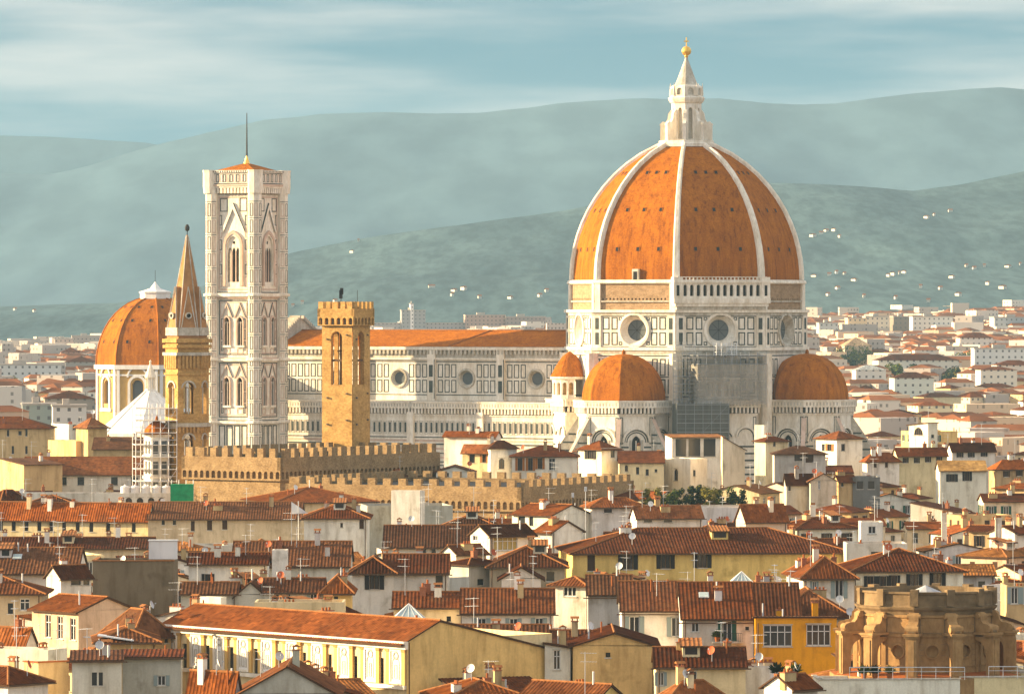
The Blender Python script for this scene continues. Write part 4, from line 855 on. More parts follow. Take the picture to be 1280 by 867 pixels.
def put_window(par, face, dims, u, z, w, h, st):
    me, pm = window_mesh(w, h, st); Wd, D = dims
    loc, rot = {'F': ((u, 0, z), 0), 'L': ((0, D - u, z), -R(90)), 'R': ((Wd, u, z), R(90)), 'B': ((Wd - u, D, z), R(180))}[face]
    o = obj('window', me, par, loc, rot); obj('pane', pm, o); return o
def slope(mb, A, B, tops, near=True, m='tile', amp=.05, per=.42):
    A = Vector(A); B = Vector(B); tops = [Vector(t) for t in tops]; u = (B - A).normalized(); n = u.cross(tops[0] - A).normalized()
    if n.z < 0: n = -n
    v = n.cross(u)
    if v.z < 0: v = -v
    poly = [A, B] + tops; p2 = [((p - A).dot(u), (p - A).dot(v)) for p in poly]
    umin = min(p[0] for p in p2); umax = max(p[0] for p in p2)
    def vr(x):
        hit = []
        for i in range(len(p2)):
            a, b = p2[i], p2[(i + 1) % len(p2)]
            if abs(b[0] - a[0]) < 1e-6:
                if abs(x - a[0]) < 1e-4: hit += [a[1], b[1]]
                continue
            t = (x - a[0]) / (b[0] - a[0])
            if -1e-6 <= t <= 1 + 1e-6: hit.append(a[1] + (b[1] - a[1]) * t)
        return (min(hit), max(hit)) if hit else (0, 0)
    if not near:
        mb.face(poly, m, uvs=p2)
    else:
        N = max(2, int((umax - umin) / (per / 3))); pts = []
        for i in range(N + 1):
            x = umin + (umax - umin) * i / N; xx = min(max(x, umin + 1e-4), umax - 1e-4); lo, hi = vr(xx); pts.append((x, lo, hi, amp if i % 3 == 0 else (0 if i % 3 == 1 else .012)))
        for (x0, l0, h0, a0), (x1, l1, h1, a1) in zip(pts, pts[1:]):
            if h0 - l0 < .01 and h1 - l1 < .01: continue
            q = [(x0, l0, a0), (x1, l1, a1), (x1, h1, a1), (x0, h0, a0)]
            mb.face([A + u * x + v * y + n * a for x, y, a in q], m, uvs=[(x, y) for x, y, a in q])
    dz = Vector((0, 0, -.16)); mb.face([p + dz for p in poly][::-1], 'eave')
    mb.face([A + dz, B + dz, B, A], 'eave')
    for i in range(1, len(poly)):
        a, b = poly[i], poly[(i + 1) % len(poly)]; mb.face([a + dz, b + dz, b, a], 'eave')
CHIM = {}
def chimney_mesh(k):
    if k in CHIM: return CHIM[k]
    mb = MB(); m = ('plaster', 'brick', 'plaster', 'plaster')[k]; h = (1.5, 1.3, 2.1, 1.0)[k]; w, d = ((.5, .38), (.45, .35), (.42, .42), (.95, .45))[k]
    mb.box(-w, w, -d, d, -1.2, h, m); mb.box(-w - .08, w + .08, -d - .08, d + .08, h, h + .1, 'brick')
    if k in (0, 2):
        for s_ in (-1, 1):
            for t in (-1, 1): mb.box(s_ * (w - .1) - .08, s_ * (w - .1) + .08, t * (d - .08) - .06, t * (d - .08) + .06, h + .1, h + .45, 'brick')
        z = h + .45; mb.face([(-w - .15, -d - .15, z), (w + .15, -d - .15, z), (w + .15, 0, z + .3), (-w - .15, 0, z + .3)], 'ridgetile'); mb.face([(w + .15, d + .15, z), (-w - .15, d + .15, z), (-w - .15, 0, z + .3), (w + .15, 0, z + .3)], 'ridgetile')
        mb.face([(-w - .15, -d - .15, z), (-w - .15, 0, z + .3), (-w - .15, d + .15, z)], 'ridgetile'); mb.face([(w + .15, -d - .15, z), (w + .15, d + .15, z), (w + .15, 0, z + .3)], 'ridgetile')
    elif k == 1:
        mb.tube((0, 0, h), (0, 0, h + .7), .16, 'terracotta', 8)
    else:
        for q in (-.55, 0, .55): mb.tube((q, 0, h), (q, 0, h + .5), .15, 'terracotta', 8)
    CHIM[k] = mb.build('chimney', mesh_only=True); return CHIM[k]
ANT = {}
def antenna_mesh(k):
    if k in ANT: return ANT[k]
    mb = MB(); h = (3.4, 2.6, 4.2)[k]; mb.tube((0, 0, -.6), (0, 0, h), .035, 'galv', 5); rr = random.Random(k)
    for z in (h - .1, h - .9):
        L_ = 1.5; an = rr.uniform(-.6, .6); dx, dy = math.cos(an), math.sin(an); mb.tube((-dx * .4, -dy * .4, z), (dx * (L_ - .4), dy * (L_ - .4), z), .022, 'galv', 4)
        for q in range(6): c = -.35 + q * .28; l = .42 - q * .03; mb.tube((dx * c - dy * l, dy * c + dx * l, z), (dx * c + dy * l, dy * c - dx * l, z), .016, 'galv', 4)
    ANT[k] = mb.build('antenna', mesh_only=True); return ANT[k]
DISH = {}
def dish_mesh(k):
    if k in DISH: return DISH[k]
    m = ('frame_white', 'dish_red', 'galv')[k]; mb = MB(); mb.tube((0, 0, -.5), (0, 0, 1.0), .04, 'galv', 5)
    T = Matrix.Translation((0, -.12, 1.1)) @ Matrix.Rotation(R(70), 4, 'X'); n = 16; pf = [(0, 0), (.2, .02), (.36, .07), (.45, .12)]
    ring = [[T @ Vector((r * math.cos(2 * math.pi * i / n), r * math.sin(2 * math.pi * i / n), z)) for i in range(n)] for r, z in pf]
    for j in range(3):
        for i in range(n): mb.face([ring[j][i], ring[j][(i + 1) % n], ring[j + 1][(i + 1) % n], ring[j + 1][i]] if j else [ring[0][0], ring[1][i], ring[1][(i + 1) % n]], m, smooth=True)
    mb.tube(T @ Vector((0, -.42, .1)), T @ Vector((0, 0, .5)), .02, 'galv', 4); mb.box(-.05, .05, -.05, .05, .45, .58, 'galv', T)
    DISH[k] = mb.build('satellite_dish', mesh_only=True); return DISH[k]
HOUSES = []                        # footprints and picture extents, so that fill-in houses keep clear
RH = random.Random(11)
def vary(c, r, a=.10):
    k = 1 + r.uniform(-a, a); return (min(1, c[0] * k), min(1, c[1] * k * (1 + r.uniform(-.03, .03))), min(1, c[2] * k * (1 + r.uniform(-.05, .05))))
def make_house(name, label, cat, group, Cx, Cy, a, Wd, D, h, rise, roof, wall, tile, wins, ov=.55, chim=None, ant=None, dish=None, near=True, rf=.5, h2=None, z0=0, skyl=0, seed=None, base=None, lean=None):
    """Cx,Cy near corner; local x along the right face, y along the left face. wins: (face,u,z,w,h,style)"""
    r = random.Random(seed if seed is not None else hash((round(Cx), round(Cy))) & 0xffff)
    t = thing(name, label, cat, (Cx, Cy, 0), a, group); wl = MB()
    fr = {'F': (Fr((0, 0, 0), (1, 0, 0), (0, -1, 0)), Wd), 'R': (Fr((Wd, 0, 0), (0, 1, 0), (1, 0, 0)), D), 'B': (Fr((Wd, D, 0), (-1, 0, 0), (0, 1, 0)), Wd), 'L': (Fr((0, D, 0), (0, -1, 0), (-1, 0, 0)), D)}
    par = roof == 'flat'; hw = h; hh = {}
    ok = []
    for (fc, u, z, w, ht, st) in wins:
        F, L = fr[fc]
        if u - w / 2 < .1 or u + w / 2 > L - .1 or z + ht / 2 > h - .1: continue
        if any(o[0] == fc and abs(o[1] - u) < (o[3] + w) / 2 and abs(o[2] - z) < (o[4] + ht) / 2 for o in ok): continue
        ok.append((fc, u, z, w, ht, st))
    for fc, (F, L) in fr.items():
        ho = [(u - round(w, 1) / 2, u + round(w, 1) / 2, z - round(ht, 1) / 2, z + round(ht, 1) / 2) for (f2, u, z, w, ht, st) in ok if f2 == fc]
        wall_holes(wl, F, 0, L, z0, hw, ho, 'plaster', .3)
        for (f2, u, z, w, ht, st) in ok:
            if f2 == fc and st in ('a',):
                rr = round(w, 1) / 2; zt = z + round(ht, 1) / 2; arch_fill(wl, F, u - rr, u + rr, zt - rr, zt, 'plaster', .3, False, 4)
    rm = MB(); s = rise
    def zf(x, y): return h
    if roof == 'flat':
        p = .95
        for fc, (F, L) in fr.items(): wl.face([F(.25 if True else 0, h, -.25), F(L - .25, h, -.25), F(L - .25, h - p, -.25), F(.25, h - p, -.25)], 'plaster'); wl.face([F(0, h), F(L, h), F(L - .25, h, -.25), F(.25, h, -.25)], 'plaster')
        rm.face([(.2, .2, h - p), (Wd - .2, .2, h - p), (Wd - .2, D - .2, h - p), (.2, D - .2, h - p)], 'paving')
        if base: 
            for fc in 'FL': F, L = fr[fc]; rm.fbox(F, -.1, L + .1, h, h + .12, -.35, .12, base)
        zf = lambda x, y: h - p
    else:
        rg = []
        if roof == 'hip' and D > Wd + .5: kind = 'hipy'
        elif roof == 'hip': kind = 'hipx'
        else: kind = roof
        if kind == 'pyr': kind = 'hipx'
        if kind in ('hipx', 'hipy'):
            m = min(Wd, D) / 2; k = s / m; e = h - k * ov; ins = m + ov
            x0, x1, y0, y1 = -ov, Wd + ov, -ov, D + ov; zt = h + s
            if kind == 'hipx':
                r0, r1 = Vector((m, D / 2, zt)), Vector((Wd - m, D / 2, zt))
                if Wd - 2 * m < .4: r0 = r1 = Vector((Wd / 2, D / 2, zt)); 
                tri = (r0 - r1).length < .01
                slope(rm, (x0, y0, e), (x1, y0, e), [r1] if tri else [r1, r0], near); slope(rm, (x1, y1, e), (x0, y1, e), [r0] if tri else [r0, r1], False)
                slope(rm, (x0, y1, e), (x0, y0, e), [r0], near); slope(rm, (x1, y0, e), (x1, y1, e), [r1], near)
                rg = [((x0, y0, e), r0), ((x1, y0, e), r1), ((x0, y1, e), r0), ((x1, y1, e), r1)] + ([] if tri else [(r0, r1)])
            else:
                r0, r1 = Vector((Wd / 2, m, zt)), Vector((Wd / 2, D - m, zt))
                slope(rm, (x0, y0, e), (x1, y0, e), [r0], near); slope(rm, (x1, y1, e), (x0, y1, e), [r1], False)
                slope(rm, (x0, y1, e), (x0, y0, e), [r0, r1], near); slope(rm, (x1, y0, e), (x1, y1, e), [r1, r0], near)
                rg = [((x0, y0, e), r0), ((x1, y0, e), r0), ((x0, y1, e), r1), ((x1, y1, e), r1), (r0, r1)]
            zf = lambda x, y, k=k: h + k * max(0, min(x, Wd - x, y, D - y))
        elif kind == 'gx':
            yr = rf * D; k = s / yr; hb = h if h2 is None else h2; kb = (h + s - hb) / (D - yr); o2 = .25; zt = h + s
            slope(rm, (-o2, -ov, h - k * ov), (Wd + o2, -ov, h - k * ov), [(Wd + o2, yr, zt), (-o2, yr, zt)], near); slope(rm, (Wd + o2, D + ov, hb - kb * ov), (-o2, D + ov, hb - kb * ov), [(-o2, yr, zt), (Wd + o2, yr, zt)], False)
            wl.face([(0, D, min(h, hb)), (0, 0, h), (0, yr, zt - .12), (0, D, hb - .12)], 'plaster'); wl.face([(Wd, 0, h), (Wd, D, min(h, hb)), (Wd, D, hb - .12), (Wd, yr, zt - .12)], 'plaster')
            rg = [((-o2, yr, zt), (Wd + o2, yr, zt))]; zf = lambda x, y, k=k: h + k * y if y < yr else zt - kb * (y - yr)
        elif kind == 'gy':
            xr = rf * Wd; k = s / xr; hb = h if h2 is None else h2; kb = (h + s - hb) / (Wd - xr); o2 = .25; zt = h + s
            slope(rm, (-ov, D + o2, h - k * ov), (-ov, -o2, h - k * ov), [(xr, -o2, zt), (xr, D + o2, zt)], near); slope(rm, (Wd + ov, -o2, hb - kb * ov), (Wd + ov, D + o2, hb - kb * ov), [(xr, D + o2, zt), (xr, -o2, zt)], near)
            if hb >= h - .01: gp = [(0, h), (Wd, h), (Wd, hb - .1), (xr, zt - .12), (0, h - .02)]
            else: gp = [(0, h - .1), (Wd, h - .1), (Wd, h), (xr, zt - .12)]
            if hb < h - .01:
                gp = [(0, h), (xr + (zt - h) / kb, h), (xr, zt - .12)]
            wl.face([(x, 0, z) for x, z in gp], 'plaster'); wl.face([(x, D, z) for x, z in gp][::-1], 'plaster')
            rg = [((xr, -o2, zt), (xr, D + o2, zt))]; zf = lambda x, y, k=k: h + k * x if x < xr else zt - kb * (x - xr)
        elif kind in ('sf', 'sb', 'sl', 'sr'):
            z = {'sf': (h, h, h + s, h + s), 'sb': (h + s, h + s, h, h), 'sl': (h, h + s, h + s, h), 'sr': (h + s, h, h, h + s)}[kind]   # corners FL FR BR BL
            cs = [Vector((0, 0, z[0])), Vector((Wd, 0, z[1])), Vector((Wd, D, z[2])), Vector((0, D, z[3]))]
            A = {'sf': (0, 1, 2, 3), 'sb': (2, 3, 0, 1), 'sl': (3, 0, 1, 2), 'sr': (1, 2, 3, 0)}[kind]
            q = [cs[i] for i in A]; u = (q[1] - q[0]).normalized(); dn = (q[0] - q[3]).normalized()
            slope(rm, q[0] - u * .25 + dn * ov, q[1] + u * .25 + dn * ov, [q[2] + u * .25 - dn * .2, q[3] - u * .25 - dn * .2], near)
            lo = Vector((0, 0, -.14))
            for i in range(4):
                a_, b_ = cs[i], cs[(i + 1) % 4]
                pts = [Vector((a_.x, a_.y, h)), Vector((b_.x, b_.y, h))] + ([b_ + lo] if b_.z > h + .01 else []) + ([a_ + lo] if a_.z > h + .01 else [])
                if len(pts) > 2: wl.face(pts, 'plaster')
            zf = lambda x, y: h + s * {'sf': y / D, 'sb': 1 - y / D, 'sl': x / Wd, 'sr': 1 - x / Wd}[kind]
        if near:
            for a_, b_ in rg: rm.tube(a_, b_, .13, 'ridgetile', 6)
        if near and roof != 'flat':
            for p_ in (1,): rm.tube((-ov, -ov - .06, h - .12 - (rise / max(1, min(Wd, D) / 2)) * ov if kind in ('hipx', 'hipy', 'gx') else h - .2), (Wd + ov, -ov - .06, h - .12 - (rise / max(1, min(Wd, D) / 2)) * ov if kind in ('hipx', 'hipy', 'gx') else h - .2), .07, 'frame_brown', 5) if kind in ('hipx', 'hipy', 'gx', 'sf') else None
    wo = wl.build('wall', t); wo.color = (*wall, 1); ro = rm.build('roof', t); ro.color = (*tile, 1)
    for (fc, u, z, w, ht, st) in ok: put_window(t, fc, (Wd, D), u, z, w, ht, st)
    if near and roof != 'flat' and Wd > 6:
        dp = MB(); x = Wd - .3 if r.random() < .5 else .3; dp.tube((x, -.1, z0), (x, -.1, h - .2), .06, 'frame_brown', 6); dp.build('drainpipe', t)
    nch = chim + (r.randrange(3) if near and Wd * D > 60 and roof != 'flat' else 0) if chim is not None else (r.choice((0, 1, 1, 2)) if Wd * D > 60 else r.choice((0, 1)))
    for _ in range(nch):
        x, y = r.uniform(.15, .85) * Wd, r.uniform(.2, .8) * D; k = r.randrange(4); o = obj('chimney', chimney_mesh(k), ro, (x, y, zf(x, y) - .1)); o.color = (*vary(r.choice((wall, TN, W)), r), 1); o.rotation_euler.z = r.choice((0, R(90))); o.scale = (.8, .8, .75)
    if near and roof in ('gx', 'hip', 'sf') and Wd > 8 and D > 6 and r.random() < .4:
        x = r.uniform(.25, .75) * Wd; y = r.uniform(.18, .3) * D; z = zf(x, y); dm = MB(); w_ = r.uniform(.7, 1.1); F = Fr((0, 0, 0), (1, 0, 0), (0, -1, 0))
        wall_holes(dm, F, -w_, w_, -.6, 1.15, [(-w_ + .25, w_ - .25, .25, .95)], 'plaster', .15, back='glass'); dm.box(-w_, -w_ + .12, .01, 2.6, -1, 1.15, 'plaster'); dm.box(w_ - .12, w_, .01, 2.6, -1, 1.15, 'plaster')
        slope(dm, (-w_ - .25, -.35, 1.12), (w_ + .25, -.35, 1.12), [(w_ + .25, 3.2, 1.75), (-w_ - .25, 3.2, 1.75)], True, 'ridgetile'); o = dm.build('dormer', ro, (x, y, z)); o.color = (*vary(wall, r), 1)
    for _ in range(r.randrange(3) if near and roof != 'flat' else 0):
        x, y = r.uniform(.1, .9) * Wd, r.uniform(.1, .5) * D; fm = MB(); fm.tube((0, 0, -.3), (0, 0, r.uniform(.7, 1.5)), .09, r.choice(('galv', 'terracotta', 'whitepaint')), 7); fm.build('flue', ro, (x, y, zf(x, y)))
    for _ in range(ant if ant is not None else (1 if r.random() < .5 else 0)):
        x, y = r.uniform(.1, .9) * Wd, r.uniform(.15, .7) * D; obj('antenna', antenna_mesh(r.randrange(3)), ro, (x, y, zf(x, y)), r.uniform(0, 6))
    for _ in range(dish if dish is not None else (1 if r.random() < .3 else 0)):
        x, y = r.uniform(.1, .9) * Wd, r.uniform(.1, .6) * D; obj('satellite_dish', dish_mesh(r.choice((0, 0, 1, 2))), ro, (x, y, zf(x, y)), r.uniform(-.9, .9))
    for _ in range(skyl):
        x, y = r.uniform(.25, .75) * Wd, .3 * D; k = (zf(x, y + .2) - zf(x, y - .2)) / .4; sm = MB(); sm.box(-.55, .55, -.75, .75, .05, .16, 'galv'); sm.box(-.47, .47, -.67, .67, .16, .18, 'roofglass'); o = sm.build('skylight', ro, (x, y, zf(x, y) + .02)); o.rotation_euler = (math.atan(k), 0, 0)
    return t, zf
def tlen(c, px, ang):
    q = (px - HX) / FPX; dx, dy = math.cos(ang), math.sin(ang); return (q * c.y - c.x) / (dx - q * dy)
def H(name, label, short, xl, xc, xr, ye, h, a=0, roof='hip', yr=None, wall=W, tile=TM, wins=(), D=None, vis=None, cat='house', group=None, rise=None, **kw):
    """a house from picture columns: left end, near corner, right end, eave row at the corner; h = eave height in metres"""
    a = R(a); Y = (CZ - h) * FPX / (ye - HY); c = P(xc, ye, Y)
    Wd = tlen(c, xr, a) if xr > xc else (D or 9)
    Dd = tlen(c, xl, a + math.pi / 2) if xl < xc and a > .02 and not (D and a < R(15)) else D
    if Dd is not None and not 1.0 < Dd < 60: Dd = D or 9
    tile = vary(tile, RH, .28); q_ = RH.random() ** 2 * .4; tile = tuple(tile[i] * (1 - q_) + (.24, .125, .06)[i] * q_ for i in range(3)); wall = vary(wall, RH, .06)
    if rise is None and yr is not None:
        if roof in ('gy', 'sr', 'sl') and a < R(45): rise = zat(yr, Y + .1) - h
        else:
            k = (yr - HY) / FPX
            if Dd is None: Dd = 2 * (CZ - k * Y - h) / (k + .33); Dd = min(max(Dd, 6), 26); rise = CZ - k * (Y + Dd / 2) - h
            else:
                m = Dd / 2 if roof != 'sf' else Dd
                cc = math.cos(a) * m + math.sin(a) * Wd / 2 * (0 if a < .3 else 1); rise = CZ - k * (Y + cc) - h
    if Dd is None: Dd = 10
    if rise is None: rise = .3 * min(Wd, Dd) / 2
    rise = max(.3, min(rise, .62 * max(Wd, Dd) / 2)) if roof != 'flat' else 0
    ws = []
    for wn in wins:
        x, y, w, hh, st = wn[:5]; fc = wn[5] if len(wn) > 5 else ('F' if x >= xc or a <= .02 else 'L')
        ang = a if fc == 'F' else a + math.pi / 2; tt = tlen(c, x, ang); t2 = tlen(c, x + w / 2, ang); t1 = tlen(c, x - w / 2, ang); yy = c.y + math.sin(ang) * tt
        z = zat(y, yy); u = tt if fc == 'F' else Dd - tt; ws.append((fc, u, z, max(.4, abs(t2 - t1)), max(.4, hh / FPX * yy), st))
    t, zf = make_house(name, label, cat, group, c.x, c.y, a, Wd, Dd, h, rise, roof, wall, tile, ws, near=kw.pop('near', Y < 980), **kw)
    reg(c.x, c.y, a, Wd, Dd, h + (rise or 0), ye, yr or ye, xl, xr, vis or ye + 14, short)
    return t, zf, (c, a, Wd, Dd, h)
def foot(cx, cy, a, Wd, D):
    ur = (math.cos(a), math.sin(a)); ul = (-math.sin(a), math.cos(a))
    return [(cx + ur[0] * i + ul[0] * j, cy + ur[1] * i + ul[1] * j) for i, j in ((0, 0), (Wd, 0), (Wd, D), (0, D))]
def reg(cx, cy, a, Wd, D, ztop, ye, yt, xl, xr, vis, short):
    ff = foot(cx, cy, a, Wd, D)
    HOUSES.append(dict(f=ff, Y=cy, Y2=max(p[1] for p in ff) if cy < 1300 and D < 50 else cy, x=(xl - 3, xr + 3), top=yt, vis=vis, short=short, z=ztop))
def sat(A, B, g=.6):
    for P1 in (A, B):
        for i in range(4):
            e = (P1[(i + 1) % 4][0] - P1[i][0], P1[(i + 1) % 4][1] - P1[i][1]); l = math.hypot(*e) or 1; n = (e[1] / l, -e[0] / l)
            a = [p[0] * n[0] + p[1] * n[1] for p in A]; b = [p[0] * n[0] + p[1] * n[1] for p in B]
            if max(a) + g < min(b) or max(b) + g < min(a): return False
    return True
# ------------------------------------------------------------------ the houses one can tell apart, near to far
def row(xs, y, w, h, st): return [(x, y, w, h, st) for x in xs]
# --- nearest rows
pal_t, pal_z, pal_g = H('townhouse', 'long cream palazzo with white decorated panels between narrow windows and bright orange roof', 'the panelled palazzo', 205, 508, 690, 800, 16.6, 40, 'gy', 777, CR_, TR,
    [(x, 782 + (x - 205) * .072 + 36, 5.5, 32, 'd', 'L') for x in (231, 259, 289, 320, 349, 380, 412, 444, 477)], rf=.22, rise=1.9, h2=15.0, chim=1, ant=0, dish=0, vis=850, ov=.9)
H('yellow_house', 'blank yellow gable wall with one tiny square window, right of the lower yellow wall', 'the yellow gable', 716, 716, 820, 806, 15.5, 0, 'gy', 790, YD, TB, [(760, 818, 6, 6, 'd')], D=15, vis=867, chim=0, ant=0, dish=0)
H('house', 'narrow white house with one dark curtained doorway between two yellow walls', 'the narrow white house', 681, 681, 713, 808, 15.3, 0, 'sr', 803, WG, TB, [(696, 824, 9, 24, 'w')], D=8, vis=850, chim=1, ant=0, dish=0)
H('house', 'low house with orange tile roof at the bottom edge, below the lower yellow wall', 'the bottom orange roof', 552, 560, 662, 872, 13.0, 12, 'hip', 849, CR_, TR, [], D=11, vis=880, chim=1, dish=1)
H('house', 'low tile roof with a yellow side wall at the bottom edge, under the yellow gable', 'the bottom yellow house', 640, 735, 790, 884, 13.2, 50, 'gy', 852, Y_, TM, [], vis=890, chim=1, ant=1)
H('house', 'low orange roofed house at the bottom edge, left of the white terrace block', 'the bottom right orange roof', 828, 840, 905, 868, 13.2, 15, 'hip', 850, CR_, TR, [], D=9, vis=880, dish=1, chim=2)
H('terrace_house', 'bright white flat roofed terrace block with small side window, above the bottom edge', 'the white terrace block', 908, 962, 975, 834, 14.2, 60, 'flat', None, W, TM, [], vis=866, chim=2, ant=1)
H('house', 'long grey gable wall under a thin brown roof at the bottom edge, below the palazzo', 'the grey bottom gable', 298, 298, 420, 866, 13.6, 0, 'gy', 832, GY, TM, [], D=14, vis=880, chim=1, ant=1, dish=1)
H('house', 'small orange roof with two red dishes at the bottom edge, left of the grey gable', 'the dish roof', 236, 292, 300, 862, 13.8, 55, 'gy', 838, W, TR, [], vis=880, chim=1, ant=1, dish=2)
H('house', 'grey stained plaster house with one dark square window near the bottom left', 'the stained grey house', 152, 153, 226, 820, 15.2, 2, 'sf', 811, GY, TM, [(202, 850, 10, 12, 'b')], D=7, vis=867, chim=0, ant=0)
H('house', 'shabby grey white house with a brown sloping roof beside the stained grey wall', 'the shabby house', 88, 90, 152, 824, 15.4, 4, 'sf', 812, WG, TB, [(118, 848, 6, 16, 'd'), (126, 848, 5, 16, 'd')], D=9, vis=867, chim=1, ant=1)
H('terrace_house', 'low tan walled terrace block with a flat tiled top at the bottom left corner', 'the tan terrace', 30, 48, 86, 828, 14.6, 40, 'flat', None, TN, TM, [(38, 846, 5, 10, 'd')], vis=867, chim=1, ant=1, base='terracotta')
H('terrace_house', 'white parapet roof terrace at the left edge above the tan block', 'the left white parapet', -40, 60, 84, 812, 15.0, 66, 'flat', None, W, TM, [], vis=832, chim=2, ant=1, D=12)
H('house', 'low white walled house with orange roof in the bottom left corner', 'the corner house', -60, 10, 60, 852, 13.8, 50, 'hip', 832, W, TM, [], vis=867, chim=1, dish=1, ant=1)
H('pavilion', 'small orange house with white pilasters and three tall white windows on its lit side', 'the pilaster pavilion', 40, 98, 168, 763, 17.0, 42, 'gy', 750, PK, TR, [(60, 782, 7, 28, 'w', 'L'), (75, 784, 7, 28, 'w', 'L'), (91, 786, 7, 28, 'w', 'L')], rise=1.4, vis=800, chim=0, ant=0, dish=0)
H('house', 'brown hip roofed house half hidden behind the small orange pilaster house', 'the hidden brown roof', 130, 168, 214, 790, 15.8, 30, 'hip', 757, TN, TB, [(200, 797, 4, 12, 'd'), (208, 797, 4, 12, 'd')], vis=803, chim=1, dish=1)
H('house', 'low hipped orange brown roof with white awning beside the pilaster house', 'the awning house', 117, 122, 196, 800, 15.6, 5, 'hip', 783, TN, TM, [], D=10, vis=812, chim=1, ant=0)
H('stone_tower', 'broad blank wall of dark rough stone with a tiled top and white tank', 'the dark stone wall', 116, 116, 217, 701, 19.3, 0, 'flat', None, (.20, .155, .095), TM, [], D=9, vis=755, chim=1, ant=1, base='ridgetile')
H('house', 'beige house with brown eaves, one framed window and two arches at left edge', 'the arched left house', -60, -60, 52, 740, 17.6, 0, 'hip', 720, (.5, .40, .26), TM, [(13, 760, 7, 13, 'd'), (31, 755, 12, 14, 'w')], vis=768, chim=0, ant=0)
H('house', 'wide dark brown roof with a white bright chimney wall in the left upper foreground', 'the wide dark roof', -60, -60, 96, 715, 17.8, 0, 'gx', 684, WG, TB, [], vis=720, chim=2, ant=1, skyl=2)
H('house', 'white gabled house with a dark loggia, squeezed beside the dark stone wall', 'the little white gable', 58, 76, 114, 720, 18.2, 30, 'gx', 700, W, TB, [(95, 726, 12, 9, 'd'), (108, 726, 8, 9, 'd')], vis=740, chim=1, ant=1)
H('house', 'low house with bright orange roof left of the pilaster house', 'the low orange roof', -30, 30, 46, 806, 14.9, 60, 'gy', 783, W, TR, [], vis=815, chim=1)
# --- behind the palazzo
H('terrace_house', 'long cream roof parapet running above the panelled palazzo roof', 'the cream parapet', 318, 318, 430, 752, 17.4, 0, 'flat', None, CR_, TM, [], D=6, vis=765, chim=3, ant=1)
H('house', 'white house with dark brown roof and brown awning, left of the white chimney wall', 'the awned white house', 236, 236, 334, 703, 18.2, 0, 'gx', 690, W, TB, [(260, 722, 8, 10, 'k')], vis=726, chim=1, ant=1)
H('wall_block', 'plain pale upright wall block standing between two brown roofs', 'the pale upright block', 340, 340, 359, 687, 20.0, 0, 'flat', None, W, TM, [], D=3, vis=720, chim=0, ant=0, dish=0)
H('house', 'large flat brown roof in shade with a row of ridge tiles and white dish', 'the large shaded roof', 290, 290, 436, 706, 17.6, 0, 'gx', 676, WG, TB, [], vis=716, chim=2, ant=2, dish=1)
H('house', 'low dark roofed house with small windows above the cream parapet', 'the low dark house', 330, 330, 404, 738, 16.6, 0, 'gx', 722, GY, TB, [(345, 747, 6, 8, 'd'), (360, 746, 6, 8, 'w'), (392, 746, 8, 9, 'b')], vis=756, chim=2, ant=1, dish=1)
H('yellow_house', 'small yellow house with lit orange hip roof beside the white shuttered house', 'the small yellow house', 404, 404, 438, 736, 16.8, 0, 'hip', 718, Y_, TR, [(420, 750, 5, 11, 'd')], vis=757, chim=2, ant=0)
H('house', 'white house with one dark shuttered window under a brown roof, left of centre', 'the dark shuttered white house', 440, 440, 492, 713, 17.6, 0, 'hip', 695, W, TB, [(468, 726, 12, 20, 'k')], vis=756, chim=0, ant=0)
H('house', 'grey white gabled house with a broad grey roller shutter and dark doorway', 'the roller shutter house', 480, 480, 560, 714, 17.5, 0, 'gx', 692, WG, TB, [(510, 725, 36, 24, 'y'), (549, 725, 9, 18, 'd')], vis=744, chim=1, ant=0)
H('house', 'small low house with dark roof and grey gable, left of the cream parapet', 'the grey little gable', 296, 296, 330, 742, 16.2, 0, 'gy', 727, GY, TB, [], D=8, vis=756, chim=0, ant=0)
H('house', 'low dark roof in front of the awned white house', 'the dark front roof', 226, 226, 296, 740, 16.4, 0, 'gx', 727, GY, TB, [(240, 747, 5, 8, 'd'), (255, 747, 5, 8, 'd')], vis=752, chim=0, ant=1)
H('wall_block', 'small white box shed with one dark slot, above the palazzo roof', 'the white box shed', 249, 276, 283, 746, 16.2, 60, 'flat', None, W, TM, [], vis=760, chim=0, ant=0, dish=0)
H('house', 'grey blank house with two small square windows under a dark roof in the centre', 'the two square windows house', 562, 586, 624, 704, 17.4, 40, 'hip', 697, GY, TB, [(597, 708, 6, 7, 'd'), (601, 727, 8, 8, 'd')], vis=735, chim=1, ant=1)
H('house', 'tan walled house with dark brown hip roof and one dark window, near centre', 'the tan hip house', 612, 612, 706, 706, 17.3, 0, 'hip', 682, (.5, .42, .28), TB, [(688, 720, 10, 12, 'd')], vis=735, chim=0, ant=1)
H('house', 'cube house with a broad yellow glazed loggia and lit white gable', 'the yellow loggia house', 588, 612, 668, 668, 20.2, 28, 'gx', 655, W, TB, [(632, 679, 30, 17, 'y'), (594, 672, 6, 7, 'w', 'L')], vis=696, chim=0, ant=0, dish=0)
H('house', 'low white gable with a dark slot, below the yellow loggia house', 'the low white gable', 627, 627, 676, 722, 16.8, 0, 'gy', 708, W, TB, [(655, 716, 8, 6, 'd')], D=8, vis=738, chim=0, ant=0)
H('house', 'small lit white dormer house with skylight roof, left of the yellow loggia house', 'the lit dormer house', 552, 570, 608, 690, 18.4, 40, 'gx', 680, W, TM, [], vis=700, chim=1, ant=1)
H('house', 'cream house under a short ribbed tile roof, left half of the long tiled pair', 'the left tiled house', 492, 492, 580, 757, 16.2, 0, 'gx', 739, CR_, TM, [(561, 773, 6, 7, 'd')], vis=785, chim=1, ant=1, dish=0)
